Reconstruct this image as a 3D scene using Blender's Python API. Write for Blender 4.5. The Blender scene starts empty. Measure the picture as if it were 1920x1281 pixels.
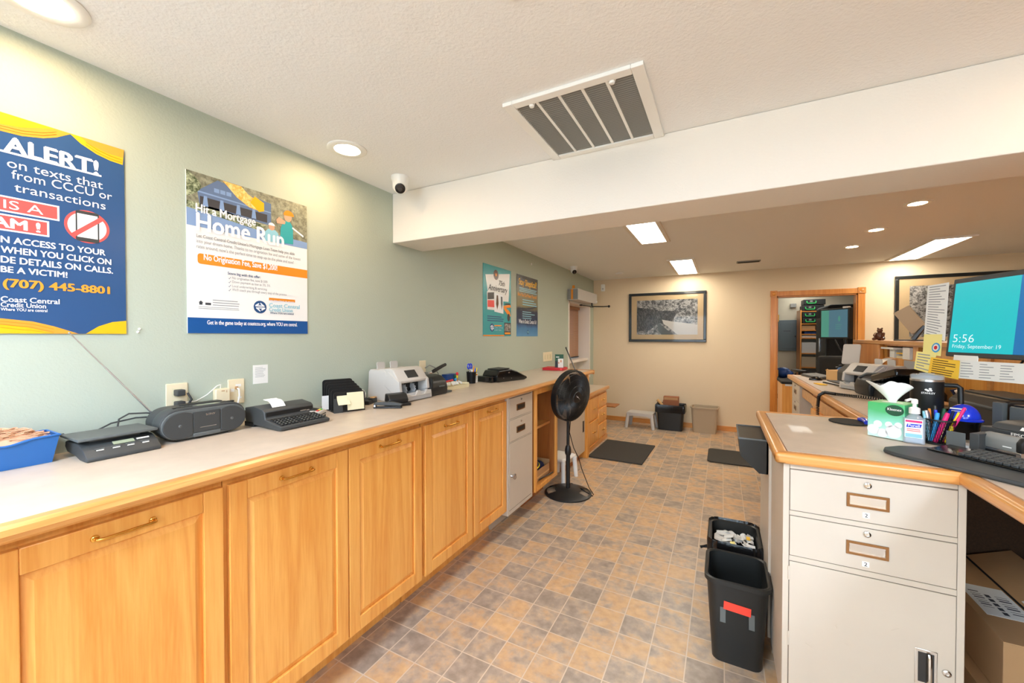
import bpy, bmesh, math, random
from mathutils import Matrix, Vector
random.seed(7)
SC = bpy.context.scene
COL = SC.collection
PI = math.pi

# ------------------------------------------------------------------ camera
EYE = Vector((0.0, 0.0, 1.46))
YAW, PITCH, FPX = 0.484381, 0.0138958, 748.46
cam_d = bpy.data.cameras.new('camera')
cam = bpy.data.objects.new('camera', cam_d)
COL.objects.link(cam)
cam_d.sensor_width = 36.0
cam_d.lens = FPX / 1920 * 36
cam_d.clip_start = 0.02
cam.location = EYE
cam.rotation_euler = (PI / 2 - PITCH, 0, YAW)
SC.camera = cam
# ------------------------------------------------------------------ world, exposure
world = bpy.data.worlds.new('world')
SC.world = world
world.use_nodes = True
wn = world.node_tree.nodes
sky = wn.new('ShaderNodeTexSky')
sky.sky_type = 'HOSEK_WILKIE'
sky.sun_direction = (0.3, -0.5, 0.8)
world.node_tree.links.new(sky.outputs[0], wn['Background'].inputs[0])
wn['Background'].inputs[1].default_value = 0.6
SC.view_settings.view_transform = 'Standard'
SC.view_settings.look = 'None'
SC.view_settings.gamma = 1.0
SC.view_settings.use_curve_mapping = False
SC.view_settings.exposure = 1.65
SC.cycles.max_bounces = 7
SC.cycles.diffuse_bounces = 4
SC.cycles.glossy_bounces = 3
SC.cycles.transmission_bounces = 6
SC.cycles.transparent_max_bounces = 8
SC.cycles.caustics_reflective = False
SC.cycles.caustics_refractive = False
SC.cycles.sample_clamp_indirect = 6.0
SC.cycles.use_denoising = True
# daylight coming in through the two windows behind the photographer
DAY = 22.0
for wx in (-0.9, 1.3):
    ld = bpy.data.lights.new('window_daylight', 'AREA')
    ld.shape = 'RECTANGLE'; ld.size = 1.6; ld.size_y = 1.5
    ld.energy = DAY; ld.color = (0.70, 0.87, 1.0)
    lo = bpy.data.objects.new('window_daylight', ld); COL.objects.link(lo)
    lo.location = (wx, -2.78, 1.5); lo.rotation_euler = (PI / 2, 0, 0)
PANEL_E, ADDED_E, CAN_E = 7.4, 20.5, 44.0

# ------------------------------------------------------------------ helpers
def on(u, v, ax, val):
    """The point of the plane coordinate[ax] = val that the sight line of photo pixel (u, v) meets."""
    c, s = math.cos(YAW), math.sin(YAW)
    F = Vector((-s * math.cos(PITCH), c * math.cos(PITCH), -math.sin(PITCH)))
    R = Vector((c, s, 0)); D = F.cross(R)
    d = F + R * ((u - 960) / FPX) + D * ((v - 640.5) / FPX)
    return EYE + d * ((val - EYE[ax]) / d[ax])

def lin(c):
    c = c / 255.0
    return c / 12.92 if c <= 0.04045 else ((c + 0.055) / 1.055) ** 2.4

def rgb(r, g, b): return (lin(r), lin(g), lin(b), 1)

M = {}
def new_mat(name):
    m = bpy.data.materials.new(name); m.use_nodes = True
    nt = m.node_tree
    return m, nt, nt.nodes['Principled BSDF']

def plain(name, col, rough=0.5, metal=0.0, bump=0.0, bscale=200.0, var=0.0, vscale=8.0, spec=0.5, trans=0.0, ior=1.45, coat=0.0):
    m, nt, b = new_mat(name)
    c = rgb(*col)
    b.inputs['Base Color'].default_value = c
    b.inputs['Roughness'].default_value = rough
    b.inputs['Metallic'].default_value = metal
    b.inputs['Specular IOR Level'].default_value = spec
    b.inputs['Transmission Weight'].default_value = trans
    b.inputs['IOR'].default_value = ior
    b.inputs['Coat Weight'].default_value = coat
    tc = nt.nodes.new('ShaderNodeTexCoord')
    if var:
        n = nt.nodes.new('ShaderNodeTexNoise'); n.inputs['Scale'].default_value = vscale; n.inputs['Detail'].default_value = 4
        nt.links.new(tc.outputs['Object'], n.inputs['Vector'])
        r = nt.nodes.new('ShaderNodeValToRGB')
        r.color_ramp.elements[0].position = 0.3; r.color_ramp.elements[1].position = 0.7
        r.color_ramp.elements[0].color = tuple(max(0, x * (1 - var)) for x in c[:3]) + (1,)
        r.color_ramp.elements[1].color = tuple(min(1, x * (1 + var)) for x in c[:3]) + (1,)
        nt.links.new(n.outputs['Fac'], r.inputs['Fac']); nt.links.new(r.outputs['Color'], b.inputs['Base Color'])
    if bump:
        n = nt.nodes.new('ShaderNodeTexNoise'); n.inputs['Scale'].default_value = bscale; n.inputs['Detail'].default_value = 3
        nt.links.new(tc.outputs['Object'], n.inputs['Vector'])
        bp = nt.nodes.new('ShaderNodeBump'); bp.inputs['Strength'].default_value = bump; bp.inputs['Distance'].default_value = 0.004
        nt.links.new(n.outputs['Fac'], bp.inputs['Height']); nt.links.new(bp.outputs['Normal'], b.inputs['Normal'])
    M[name] = m
    return m

def glow(name, col, e):
    m, nt, b = new_mat(name)
    b.inputs['Base Color'].default_value = (0.02, 0.02, 0.02, 1)
    b.inputs['Emission Color'].default_value = rgb(*col)
    b.inputs['Emission Strength'].default_value = e
    b.inputs['Roughness'].default_value = 0.3
    M[name] = m

def wood(name, c1, c2, axis, rough=0.32, coat=0.25):
    """Grain drawn out along one axis, with cathedral rings."""
    m, nt, b = new_mat(name)
    tc = nt.nodes.new('ShaderNodeTexCoord')
    mp = nt.nodes.new('ShaderNodeMapping')
    sc = [1, 1, 1]; sc[axis] = 0.055
    mp.inputs['Scale'].default_value = sc
    nt.links.new(tc.outputs['Object'], mp.inputs['Vector'])
    n1 = nt.nodes.new('ShaderNodeTexNoise'); n1.inputs['Scale'].default_value = 9; n1.inputs['Detail'].default_value = 3; n1.inputs['Distortion'].default_value = 0.6
    n2 = nt.nodes.new('ShaderNodeTexNoise'); n2.inputs['Scale'].default_value = 160; n2.inputs['Detail'].default_value = 4
    for n in (n1, n2): nt.links.new(mp.outputs['Vector'], n.inputs['Vector'])
    mu = nt.nodes.new('ShaderNodeMath'); mu.operation = 'MULTIPLY'; mu.inputs[1].default_value = 9.0
    fr = nt.nodes.new('ShaderNodeMath'); fr.operation = 'PINGPONG'; fr.inputs[1].default_value = 1.0
    nt.links.new(n1.outputs['Fac'], mu.inputs[0]); nt.links.new(mu.outputs[0], fr.inputs[0])
    ad = nt.nodes.new('ShaderNodeMath'); ad.operation = 'MULTIPLY_ADD'; ad.inputs[1].default_value = 0.30
    nt.links.new(fr.outputs[0], ad.inputs[0])
    m2 = nt.nodes.new('ShaderNodeMath'); m2.operation = 'MULTIPLY'; m2.inputs[1].default_value = 0.5
    nt.links.new(n2.outputs['Fac'], m2.inputs[0]); nt.links.new(m2.outputs[0], ad.inputs[2])
    r = nt.nodes.new('ShaderNodeValToRGB')
    r.color_ramp.elements[0].color = rgb(*c1); r.color_ramp.elements[1].color = rgb(*c2)
    r.color_ramp.elements[0].position = 0.15; r.color_ramp.elements[1].position = 0.75
    nt.links.new(ad.outputs[0], r.inputs['Fac']); nt.links.new(r.outputs['Color'], b.inputs['Base Color'])
    b.inputs['Roughness'].default_value = rough; b.inputs['Coat Weight'].default_value = coat; b.inputs['Coat Roughness'].default_value = 0.2
    M[name] = m

def floor_mat():
    m, nt, b = new_mat('vinyl_tile')
    L = nt.links.new
    tc = nt.nodes.new('ShaderNodeTexCoord')
    mp = nt.nodes.new('ShaderNodeMapping'); mp.vector_type = 'POINT'
    mp.inputs['Location'].default_value = (0.90 / 0.153, -1.508 / 0.151, 0); mp.inputs['Scale'].default_value = (1 / 0.153, 1 / 0.151, 1)
    L(tc.outputs['Object'], mp.inputs['Vector'])
    fl = nt.nodes.new('ShaderNodeVectorMath'); fl.operation = 'FLOOR'; L(mp.outputs[0], fl.inputs[0])
    fc = nt.nodes.new('ShaderNodeVectorMath'); fc.operation = 'FRACTION'; L(mp.outputs[0], fc.inputs[0])
    wh = nt.nodes.new('ShaderNodeTexWhiteNoise'); wh.noise_dimensions = '3D'; L(fl.outputs[0], wh.inputs['Vector'])
    off = nt.nodes.new('ShaderNodeVectorMath'); off.operation = 'MULTIPLY_ADD'; off.inputs[1].default_value = (9, 9, 9)
    L(wh.outputs['Color'], off.inputs[0]); L(tc.outputs['Object'], off.inputs[2])
    n = nt.nodes.new('ShaderNodeTexNoise'); n.inputs['Scale'].default_value = 11; n.inputs['Detail'].default_value = 5; n.inputs['Roughness'].default_value = 0.6
    L(off.outputs[0], n.inputs['Vector'])
    n2 = nt.nodes.new('ShaderNodeTexNoise'); n2.inputs['Scale'].default_value = 26; n2.inputs['Detail'].default_value = 4
    L(off.outputs[0], n2.inputs['Vector'])
    # warm patches per tile: shift the noise by the tile's own random number
    sh = nt.nodes.new('ShaderNodeMath'); sh.operation = 'MULTIPLY_ADD'; sh.inputs[1].default_value = 0.30
    L(wh.outputs['Value'], sh.inputs[0]); L(n.outputs['Fac'], sh.inputs[2])
    r = nt.nodes.new('ShaderNodeValToRGB')
    e = r.color_ramp.elements
    e[0].position = 0.42; e[0].color = rgb(150, 134, 118)
    e[1].position = 0.84; e[1].color = rgb(204, 166, 122)
    x = e.new(0.55); x.color = rgb(164, 147, 130)
    x = e.new(0.64); x.color = rgb(180, 158, 134)
    x = e.new(0.73); x.color = rgb(196, 162, 126)
    L(sh.outputs[0], r.inputs['Fac'])
    mott = nt.nodes.new('ShaderNodeMixRGB'); mott.blend_type = 'OVERLAY'; mott.inputs['Fac'].default_value = 0.35
    L(r.outputs['Color'], mott.inputs[1]); L(n2.outputs['Fac'], mott.inputs[2])
    sp = nt.nodes.new('ShaderNodeSeparateXYZ'); L(fc.outputs[0], sp.inputs[0])
    def edge(o):
        pp = nt.nodes.new('ShaderNodeMath'); pp.operation = 'PINGPONG'; pp.inputs[1].default_value = 0.5; L(o, pp.inputs[0])
        lt = nt.nodes.new('ShaderNodeMath'); lt.operation = 'LESS_THAN'; lt.inputs[1].default_value = 0.017; L(pp.outputs[0], lt.inputs[0])
        return lt.outputs[0]
    mx = nt.nodes.new('ShaderNodeMath'); mx.operation = 'MAXIMUM'; L(edge(sp.outputs[0]), mx.inputs[0]); L(edge(sp.outputs[1]), mx.inputs[1])
    mix = nt.nodes.new('ShaderNodeMixRGB'); L(mx.outputs[0], mix.inputs['Fac']); L(mott.outputs[0], mix.inputs[1]); mix.inputs[2].default_value = rgb(206, 186, 162)
    L(mix.outputs[0], b.inputs['Base Color'])
    b.inputs['Roughness'].default_value = 0.36
    bp = nt.nodes.new('ShaderNodeBump'); bp.inputs['Strength'].default_value = 0.25; bp.inputs['Distance'].default_value = 0.002
    inv = nt.nodes.new('ShaderNodeMath'); inv.operation = 'SUBTRACT'; inv.inputs[0].default_value = 1.0; L(mx.outputs[0], inv.inputs[1])
    L(inv.outputs[0], bp.inputs['Height']); L(bp.outputs['Normal'], b.inputs['Normal'])
    M['tile'] = m

def photo_mat(name, scale, lo, hi, dark, light, detail=8, sx=1.0):
    """Black and white woodland print: clumped foliage tones."""
    m, nt, b = new_mat(name)
    tc = nt.nodes.new('ShaderNodeTexCoord')
    mp = nt.nodes.new('ShaderNodeMapping'); mp.inputs['Scale'].default_value = (sx, 1, 1)
    nt.links.new(tc.outputs['Object'], mp.inputs['Vector'])
    n = nt.nodes.new('ShaderNodeTexNoise'); n.inputs['Scale'].default_value = scale; n.inputs['Detail'].default_value = detail; n.inputs['Roughness'].default_value = 0.75
    nt.links.new(mp.outputs[0], n.inputs['Vector'])
    r = nt.nodes.new('ShaderNodeValToRGB')
    r.color_ramp.elements[0].position = lo; r.color_ramp.elements[1].position = hi
    r.color_ramp.elements[0].color = rgb(*dark); r.color_ramp.elements[1].color = rgb(*light)
    nt.links.new(n.outputs['Fac'], r.inputs['Fac']); nt.links.new(r.outputs['Color'], b.inputs['Base Color'])
    b.inputs['Roughness'].default_value = 0.35
    M[name] = m

def ramp_mat(name, axis, stops, rough=0.45, wobble=0.0):
    """Printed colour bands along one object axis (metres)."""
    m, nt, b = new_mat(name)
    tc = nt.nodes.new('ShaderNodeTexCoord'); sp = nt.nodes.new('ShaderNodeSeparateXYZ')
    nt.links.new(tc.outputs['Object'], sp.inputs[0])
    src = sp.outputs[axis]
    if wobble:
        n = nt.nodes.new('ShaderNodeTexNoise'); n.inputs['Scale'].default_value = 12
        nt.links.new(tc.outputs['Object'], n.inputs['Vector'])
        ma = nt.nodes.new('ShaderNodeMath'); ma.operation = 'MULTIPLY_ADD'; ma.inputs[1].default_value = wobble
        nt.links.new(n.outputs['Fac'], ma.inputs[0]); nt.links.new(src, ma.inputs[2]); src = ma.outputs[0]
    lo, hi = stops[0][0], stops[-1][0]
    mr = nt.nodes.new('ShaderNodeMapRange'); mr.inputs[1].default_value = lo; mr.inputs[2].default_value = hi
    nt.links.new(src, mr.inputs[0])
    r = nt.nodes.new('ShaderNodeValToRGB')
    e = r.color_ramp.elements
    for i, (p, c) in enumerate(stops):
        q = (p - lo) / (hi - lo)
        if i == 0: x = e[0]; x.position = 0
        elif i == len(stops) - 1: x = e[-1]; x.position = 1
        else: x = e.new(q)
        x.color = rgb(*c)
    nt.links.new(mr.outputs[0], r.inputs['Fac']); nt.links.new(r.outputs['Color'], b.inputs['Base Color'])
    b.inputs['Roughness'].default_value = rough
    M[name] = m

def pane_mat():
    m, nt, b = new_mat('glass')
    tr = nt.nodes.new('ShaderNodeBsdfTransparent'); gl = nt.nodes.new('ShaderNodeBsdfGlossy'); gl.inputs['Roughness'].default_value = 0.02
    fr = nt.nodes.new('ShaderNodeFresnel'); fr.inputs['IOR'].default_value = 1.22
    mx = nt.nodes.new('ShaderNodeMixShader')
    nt.links.new(fr.outputs[0], mx.inputs[0]); nt.links.new(tr.outputs[0], mx.inputs[1]); nt.links.new(gl.outputs[0], mx.inputs[2])
    nt.links.new(mx.outputs[0], nt.nodes['Material Output'].inputs['Surface'])
    M['glass'] = m

def clear_mat(name, tint, keep=0.8):
    m, nt, b = new_mat(name)
    b.inputs['Base Color'].default_value = rgb(*tint); b.inputs['Roughness'].default_value = 0.08
    tr = nt.nodes.new('ShaderNodeBsdfTransparent'); tr.inputs[0].default_value = rgb(*tint)
    mx = nt.nodes.new('ShaderNodeMixShader'); mx.inputs[0].default_value = keep
    nt.links.new(b.outputs[0], mx.inputs[1]); nt.links.new(tr.outputs[0], mx.inputs[2])
    nt.links.new(mx.outputs[0], nt.nodes['Material Output'].inputs['Surface'])
    M[name] = m

class MB:
    """Collects shapes and links them as ONE mesh object."""
    def __init__(s): s.v = []; s.f = []; s.sm = []; s.T = Matrix()
    def add(s, vs, fs, smooth=False):
        o = len(s.v)
        s.v += [s.T @ Vector(p) for p in vs]
        s.f += [[o + i for i in f] for f in fs]; s.sm += [smooth] * len(fs)
        return s
    def box(s, x0, x1, y0, y1, z0, z1, bev=0.0, seg=2):
        if x0 > x1: x0, x1 = x1, x0
        if y0 > y1: y0, y1 = y1, y0
        if z0 > z1: z0, z1 = z1, z0
        if not bev:
            v = [(x, y, z) for x in (x0, x1) for y in (y0, y1) for z in (z0, z1)]
            return s.add(v, [(0, 1, 3, 2), (4, 6, 7, 5), (0, 4, 5, 1), (2, 3, 7, 6), (0, 2, 6, 4), (1, 5, 7, 3)])
        bm = bmesh.new(); bmesh.ops.create_cube(bm, size=1)
        bmesh.ops.scale(bm, vec=(x1 - x0, y1 - y0, z1 - z0), verts=bm.verts)
        bmesh.ops.translate(bm, vec=((x0 + x1) / 2, (y0 + y1) / 2, (z0 + z1) / 2), verts=bm.verts)
        return s._bev(bm, bev, seg)
    def _bev(s, bm, bev, seg, edges=None):
        bm.normal_update(); bm.faces.ensure_lookup_table()
        def bent(f):      # part of a rounded side: a neighbour turns away only a little
            return any(g is not f and g.normal.dot(f.normal) > 0.79 for e in f.edges for g in e.link_faces)
        hard = [f.normal.copy() for f in bm.faces if not bent(f)]
        bmesh.ops.bevel(bm, geom=list(edges or bm.edges), offset=bev, segments=seg, profile=0.5, affect='EDGES', clamp_overlap=True)
        bm.normal_update(); bm.verts.index_update()
        o = len(s.v); s.v += [s.T @ v.co for v in bm.verts]
        for f in bm.faces: s.f.append([o + v.index for v in f.verts]); s.sm.append(not any(f.normal.dot(h) > 0.9995 for h in hard))
        bm.free(); return s
    def prism(s, poly, d0, d1, plane='xz', bev=0.0, seg=2):
        """Polygon in a plane, extruded from d0 to d1 along the third axis."""
        def P(a, b, d): return {'xz': (a, d, b), 'yz': (d, a, b), 'xy': (a, b, d)}[plane]
        n = len(poly)
        v = [P(a, b, d0) for a, b in poly] + [P(a, b, d1) for a, b in poly]
        f = [list(range(n)), list(range(2 * n - 1, n - 1, -1))] + [(i, i + n, (i + 1) % n + n, (i + 1) % n) for i in range(n)]
        bm = bmesh.new(); bv = [bm.verts.new(p) for p in v]
        for q in f: bm.faces.new([bv[i] for i in q])
        bmesh.ops.recalc_face_normals(bm, faces=bm.faces)
        if bev: return s._bev(bm, bev, seg)
        bm.verts.index_update()
        s.add([x.co.copy() for x in bm.verts], [[x.index for x in q.verts] for q in bm.faces]); bm.free(); return s
    def flat(s, poly, d, plane='xz'):
        v = [{'xz': (a, d, b), 'yz': (d, a, b), 'xy': (a, b, d)}[plane] for a, b in poly]
        return s.add(v, [list(range(len(v)))])
    def rect(s, x0, x1, z0, z1, d): return s.flat([(x0, z0), (x1, z0), (x1, z1), (x0, z1)], d)
    def tube(s, pts, r, n=8, closed=False):
        pts = [Vector(p) for p in pts]; k = len(pts)
        rs = r if isinstance(r, (list, tuple)) else [r] * k
        up = None; vs = []
        for i, p in enumerate(pts):
            a = pts[(i - 1) % k] if (closed or i) else p; b = pts[(i + 1) % k] if (closed or i < k - 1) else p
            t = (b - a).normalized()
            if up is None:
                up = Vector((0, 0, 1)) if abs(t.z) < 0.9 else Vector((1, 0, 0))
            up = up - t * up.dot(t)
            if up.length < 1e-6: up = t.orthogonal()
            up.normalize(); w = t.cross(up)
            vs += [p + (up * math.cos(j * 2 * PI / n) + w * math.sin(j * 2 * PI / n)) * rs[i] for j in range(n)]
        fs = []
        for i in range(k if closed else k - 1):
            a, b = i * n, ((i + 1) % k) * n
            fs += [(a + j, a + (j + 1) % n, b + (j + 1) % n, b + j) for j in range(n)]
        if not closed: fs += [list(range(n - 1, -1, -1)), [(k - 1) * n + j for j in range(n)]]
        return s.add(vs, fs, True)
    def cyl(s, p0, p1, r, r2=None, n=20): return s.tube([p0, p1], [r, r if r2 is None else r2], n)
    def lathe(s, prof, n=32, c=(0, 0, 0), cap=True, ax=None):
        """Profile [(radius, height)] turned about z (or about direction ax) at c."""
        q = Vector((0, 0, 1)).rotation_difference(Vector(ax)) if ax else None
        c = Vector(c); vs = []
        for r, z in prof:
            for j in range(n):
                p = Vector((r * math.cos(2 * PI * j / n), r * math.sin(2 * PI * j / n), z))
                vs.append(c + (q @ p if q else p))
        fs = []
        for i in range(len(prof) - 1):
            fs += [(i * n + j, i * n + (j + 1) % n, (i + 1) * n + (j + 1) % n, (i + 1) * n + j) for j in range(n)]
        if cap: fs += [list(range(n - 1, -1, -1)), [(len(prof) - 1) * n + j for j in range(n)]]
        return s.add(vs, fs, True)
    def ball(s, c, rx, ry, rz, n=20, m=10, lo=-PI / 2, hi=PI / 2):
        prof = [(math.cos(lo + (hi - lo) * i / m), math.sin(lo + (hi - lo) * i / m)) for i in range(m + 1)]
        vs = [(c[0] + rx * r * math.cos(2 * PI * j / n), c[1] + ry * r * math.sin(2 * PI * j / n), c[2] + rz * z) for r, z in prof for j in range(n)]
        fs = [(i * n + j, i * n + (j + 1) % n, (i + 1) * n + (j + 1) % n, (i + 1) * n + j) for i in range(m) for j in range(n)]
        fs += [list(range(n - 1, -1, -1)), [m * n + j for j in range(n)]]
        return s.add(vs, fs, True)
    def sheet(s, fn, nu=10, nv=10, th=0.0):
        """Surface fn(u, v) with u, v in 0..1."""
        vs = [Vector(fn(i / nu, j / nv)) for i in range(nu + 1) for j in range(nv + 1)]
        w = nv + 1
        fs = [(i * w + j, (i + 1) * w + j, (i + 1) * w + j + 1, i * w + j + 1) for i in range(nu) for j in range(nv)]
        return s.add(vs, fs, True)
    def rrect(s, x0, x1, y0, y1, z0, z1, r=0.02, t=1.0, k=5):
        """Box with rounded upright corners; t scales the foot about the centre (tapered bins)."""
        cx, cy = (x0 + x1) / 2, (y0 + y1) / 2
        top = rr_pts(x0, x1, y0, y1, r, k); n = len(top)
        v = [(cx + (a - cx) * t, cy + (b - cy) * t, z0) for a, b in top] + [(a, b, z1) for a, b in top]
        s.add(v, [[i, (i + 1) % n, n + (i + 1) % n, n + i] for i in range(n)], True)
        return s.add(v, [list(range(n - 1, -1, -1)), list(range(n, 2 * n))])
    def build(s, name, mat, parent=None, label=None, kind=None):
        me = bpy.data.meshes.new(name)
        me.from_pydata([tuple(p) for p in s.v], [], s.f)
        me.polygons.foreach_set('use_smooth', s.sm)
        me.validate(); me.update()
        bm = bmesh.new(); bm.from_mesh(me); bmesh.ops.remove_doubles(bm, verts=bm.verts, dist=1e-6)
        bmesh.ops.recalc_face_normals(bm, faces=bm.faces)
        bm.to_mesh(me); bm.free()
        if any(s.sm):
            keep = [p.use_smooth for p in me.polygons]
            me.set_sharp_from_angle(angle=math.radians(38)); me.polygons.foreach_set('use_smooth', keep)
        me.materials.append(M[mat])
        o = bpy.data.objects.new(name, me); COL.objects.link(o)
        o.shadow_terminator_geometry_offset = 0.0; o.shadow_terminator_shading_offset = 0.0
        if parent: o.parent = parent
        if label: o['label'] = label
        if kind: o['kind'] = kind
        return o

def rr_pts(x0, x1, y0, y1, r, k=5):
    out = []
    for cx, cy, a0 in ((x1 - r, y1 - r, 0), (x0 + r, y1 - r, 90), (x0 + r, y0 + r, 180), (x1 - r, y0 + r, 270)):
        for i in range(k + 1):
            a = math.radians(a0 + 90 * i / k); out.append((cx + r * math.cos(a), cy + r * math.sin(a)))
    return out

def circ(cx, cy, rx, ry=None, n=28, a0=0, a1=360):
    ry = rx if ry is None else ry
    full = abs(a1 - a0) >= 360
    return [(cx + rx * math.cos(math.radians(a0 + (a1 - a0) * i / (n if full else n - 1))), cy + ry * math.sin(math.radians(a0 + (a1 - a0) * i / (n if full else n - 1)))) for i in range(n)]

def thing(name, label, cat, loc=(0, 0, 0), rz=0.0, group=None):
    o = bpy.data.objects.new(name, None); COL.objects.link(o)
    o.empty_display_size = 0.05
    o.location = loc; o.rotation_euler = (0, 0, math.radians(rz))
    o['label'] = label; o['category'] = cat
    if group: o['group'] = group
    return o

def tag(o, label, cat, group=None, kind=None):
    o['label'] = label; o['category'] = cat
    if group: o['group'] = group
    if kind: o['kind'] = kind
    return o

def place(o, loc, rz=0.0):
    o.location = loc; o.rotation_euler = (0, 0, math.radians(rz)); return o

def dup(root, loc, rz, label, group=None):
    """A copy of a thing with copies of its parts and sub-parts."""
    r = root.copy(); COL.objects.link(r); r.location = loc; r.rotation_euler = (0, 0, math.radians(rz))
    r['label'] = label
    if group: r['group'] = group
    for ch in list(root.children):
        c = ch.copy(); COL.objects.link(c); c.parent = r
        for g in list(ch.children):
            d = g.copy(); COL.objects.link(d); d.parent = c
    return r

def struct(name, mb, mat, parent=None):
    o = mb.build(name, mat, parent); o['kind'] = 'structure'; return o

def _tmesh(s, bold):
    cu = bpy.data.curves.new('lettering', 'FONT'); cu.body = s; cu.offset = bold; cu.resolution_u = 3
    ob = bpy.data.objects.new('lettering', cu); COL.objects.link(ob)
    dg = bpy.context.evaluated_depsgraph_get(); dg.update()
    me = bpy.data.meshes.new_from_object(ob.evaluated_get(dg))
    bpy.data.objects.remove(ob); bpy.data.curves.remove(cu)
    return me

CAP = 0.0
def text(parent, name, s, mat, x, z, h, y=-0.002, align='L', bold=0.0, width=None, xs=1.0, T=None, slant=0.0):
    """Lettering in the local x-z plane facing -y; h is the height of a capital, (x, z) the baseline end."""
    global CAP
    if not CAP:
        t = _tmesh('H', 0); CAP = max(v.co.y for v in t.vertices) - min(v.co.y for v in t.vertices)
    me = _tmesh(s, 0.0 if bold > 0 else bold)
    if bold > 0:      # heavier strokes: the same outlines set three times side by side
        bm = bmesh.new()
        for i, (dx, dy) in enumerate(((-bold, -bold * 0.5), (bold, -bold * 0.5), (0.0, bold * 0.5))):
            n0 = len(bm.verts); bm.from_mesh(me); bm.verts.ensure_lookup_table()
            for v in bm.verts[n0:]: v.co.x += dx; v.co.y += dy; v.co.z += i * 0.00015
        bm.to_mesh(me); bm.free()
    me.name = name
    k = h / CAP
    lo = min(v.co.x for v in me.vertices); hi = max(v.co.x for v in me.vertices)
    kx = k * xs if width is None else width / (hi - lo)
    x0 = x if align == 'L' else x - (hi - lo) * kx * (1.0 if align == 'R' else 0.5)
    for v in me.vertices:
        p = Vector((x0 + (v.co.x - lo) * kx + slant * v.co.y * k, y - v.co.z, z + v.co.y * k))
        v.co = T @ p if T else p
    me.materials.clear(); me.materials.append(M[mat])
    o = bpy.data.objects.new(name, me); COL.objects.link(o); o.parent = parent
    return o

def lines(mb, x0, x1, ztop, zbot, n, d, fill=0.35, ragged=0.3, y=None):
    """Rows of print too small to read: thin bars."""
    st = (ztop - zbot) / n
    for i in range(n):
        z = ztop - st * (i + 0.6); w = (x1 - x0) * (1 - ragged * random.random())
        mb.rect(x0, x0 + w, z, z + st * fill, d)
    return mb

# ------------------------------------------------------------------ materials
plain('paint_green', (180, 189, 173), 0.6, bump=0.28, bscale=110)
plain('paint_beige', (226, 205, 172), 0.62, bump=0.25, bscale=110)
plain('paint_white', (236, 228, 217), 0.62, bump=0.25, bscale=110)
plain('ceiling_paint', (240, 239, 237), 0.75, bump=0.5, bscale=90)
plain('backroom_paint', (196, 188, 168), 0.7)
floor_mat()
wood('oak', (224, 146, 62), (248, 186, 100), 2)
wood('oak_y', (196, 128, 60), (228, 170, 100), 1)
wood('oak_x', (200, 126, 54), (230, 168, 96), 0)
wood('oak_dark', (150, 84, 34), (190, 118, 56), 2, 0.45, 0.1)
wood('oak_trim', (196, 116, 40), (226, 154, 70), 2)
plain('laminate', (202, 184, 164), 0.38, var=0.05, vscale=14, coat=0.1)
plain('steel_beige', (203, 190, 173), 0.42, var=0.02, vscale=5, bump=0.05, bscale=300)
plain('steel_tan', (196, 180, 160), 0.45)
plain('seam', (120, 106, 92), 0.7)
plain('chrome', (214, 210, 204), 0.18, 1.0)
plain('bronze', (150, 112, 76), 0.28, 1.0)
plain('brass', (226, 172, 84), 0.2, 1.0)
plain('black', (28, 28, 28), 0.42)
plain('black_gloss', (14, 14, 15), 0.2, coat=0.3)
plain('black_matte', (36, 36, 35), 0.8)
plain('rubber_mat', (58, 56, 52), 0.85, bump=0.6, bscale=260)
plain('charcoal', (62, 64, 64), 0.5)
plain('charcoal_light', (92, 96, 95), 0.45)
plain('grey', (132, 132, 128), 0.5)
plain('grey_light', (196, 192, 186), 0.45)
plain('grey_cool', (176, 178, 180), 0.45)
plain('white', (240, 238, 232), 0.5)
plain('white_gloss', (238, 236, 230), 0.3)
plain('paper', (236, 236, 232), 0.7)
plain('paper_cream', (226, 216, 180), 0.7)
plain('paper_yellow', (246, 234, 150), 0.7)
plain('card_yellow', (250, 200, 62), 0.6)
plain('ink_grey', (150, 152, 156), 0.7)
plain('ink_dark', (64, 66, 72), 0.7)
plain('ivory', (234, 220, 186), 0.4)
plain('tan_plastic', (176, 158, 132), 0.55)
plain('bin_black', (34, 35, 34), 0.38, bump=0.05, bscale=500)
plain('liner', (22, 22, 23), 0.22, bump=0.7, bscale=45)
plain('blue_plastic', (44, 104, 172), 0.4)
plain('blue_dome', (26, 60, 214), 0.18, coat=0.5)
plain('blue_dark', (30, 66, 130), 0.45)
plain('navy', (30, 36, 70), 0.85)
plain('rubberband', (216, 170, 136), 0.7, var=0.08, vscale=60)
plain('cardboard', (186, 144, 100), 0.8, var=0.05, vscale=6)
plain('cardboard_red', (150, 92, 60), 0.7)
plain('particle', (66, 42, 22), 0.8, var=0.2, vscale=140)
plain('tan_folder', (224, 180, 122), 0.7)
plain('red', (206, 36, 46), 0.45)
plain('red_tape', (232, 66, 48), 0.5)
plain('orange', (242, 142, 44), 0.5)
plain('yellow', (246, 220, 40), 0.45)
plain('green', (40, 190, 90), 0.45)
plain('dark_green', (34, 84, 58), 0.5)
plain('pink', (230, 40, 120), 0.4)
plain('skyblue', (60, 160, 220), 0.4)
plain('teal', (54, 164, 168), 0.5)
plain('skin', (216, 164, 134), 0.6)
clear_mat('clear', (240, 245, 250), 0.7)
clear_mat('gel', (220, 236, 248), 0.25)
pane_mat()
plain('mesh_black', (22, 22, 24), 0.45, 0.4)
plain('lcd', (150, 160, 136), 0.25)
plain('screen_off', (52, 54, 54), 0.2)
plain('blind_tan', (176, 132, 100), 0.6)
plain('picture_mat', (214, 184, 140), 0.7)
plain('frame_black', (24, 26, 26), 0.3, coat=0.3)
plain('road_white', (214, 208, 200), 0.5)
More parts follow.
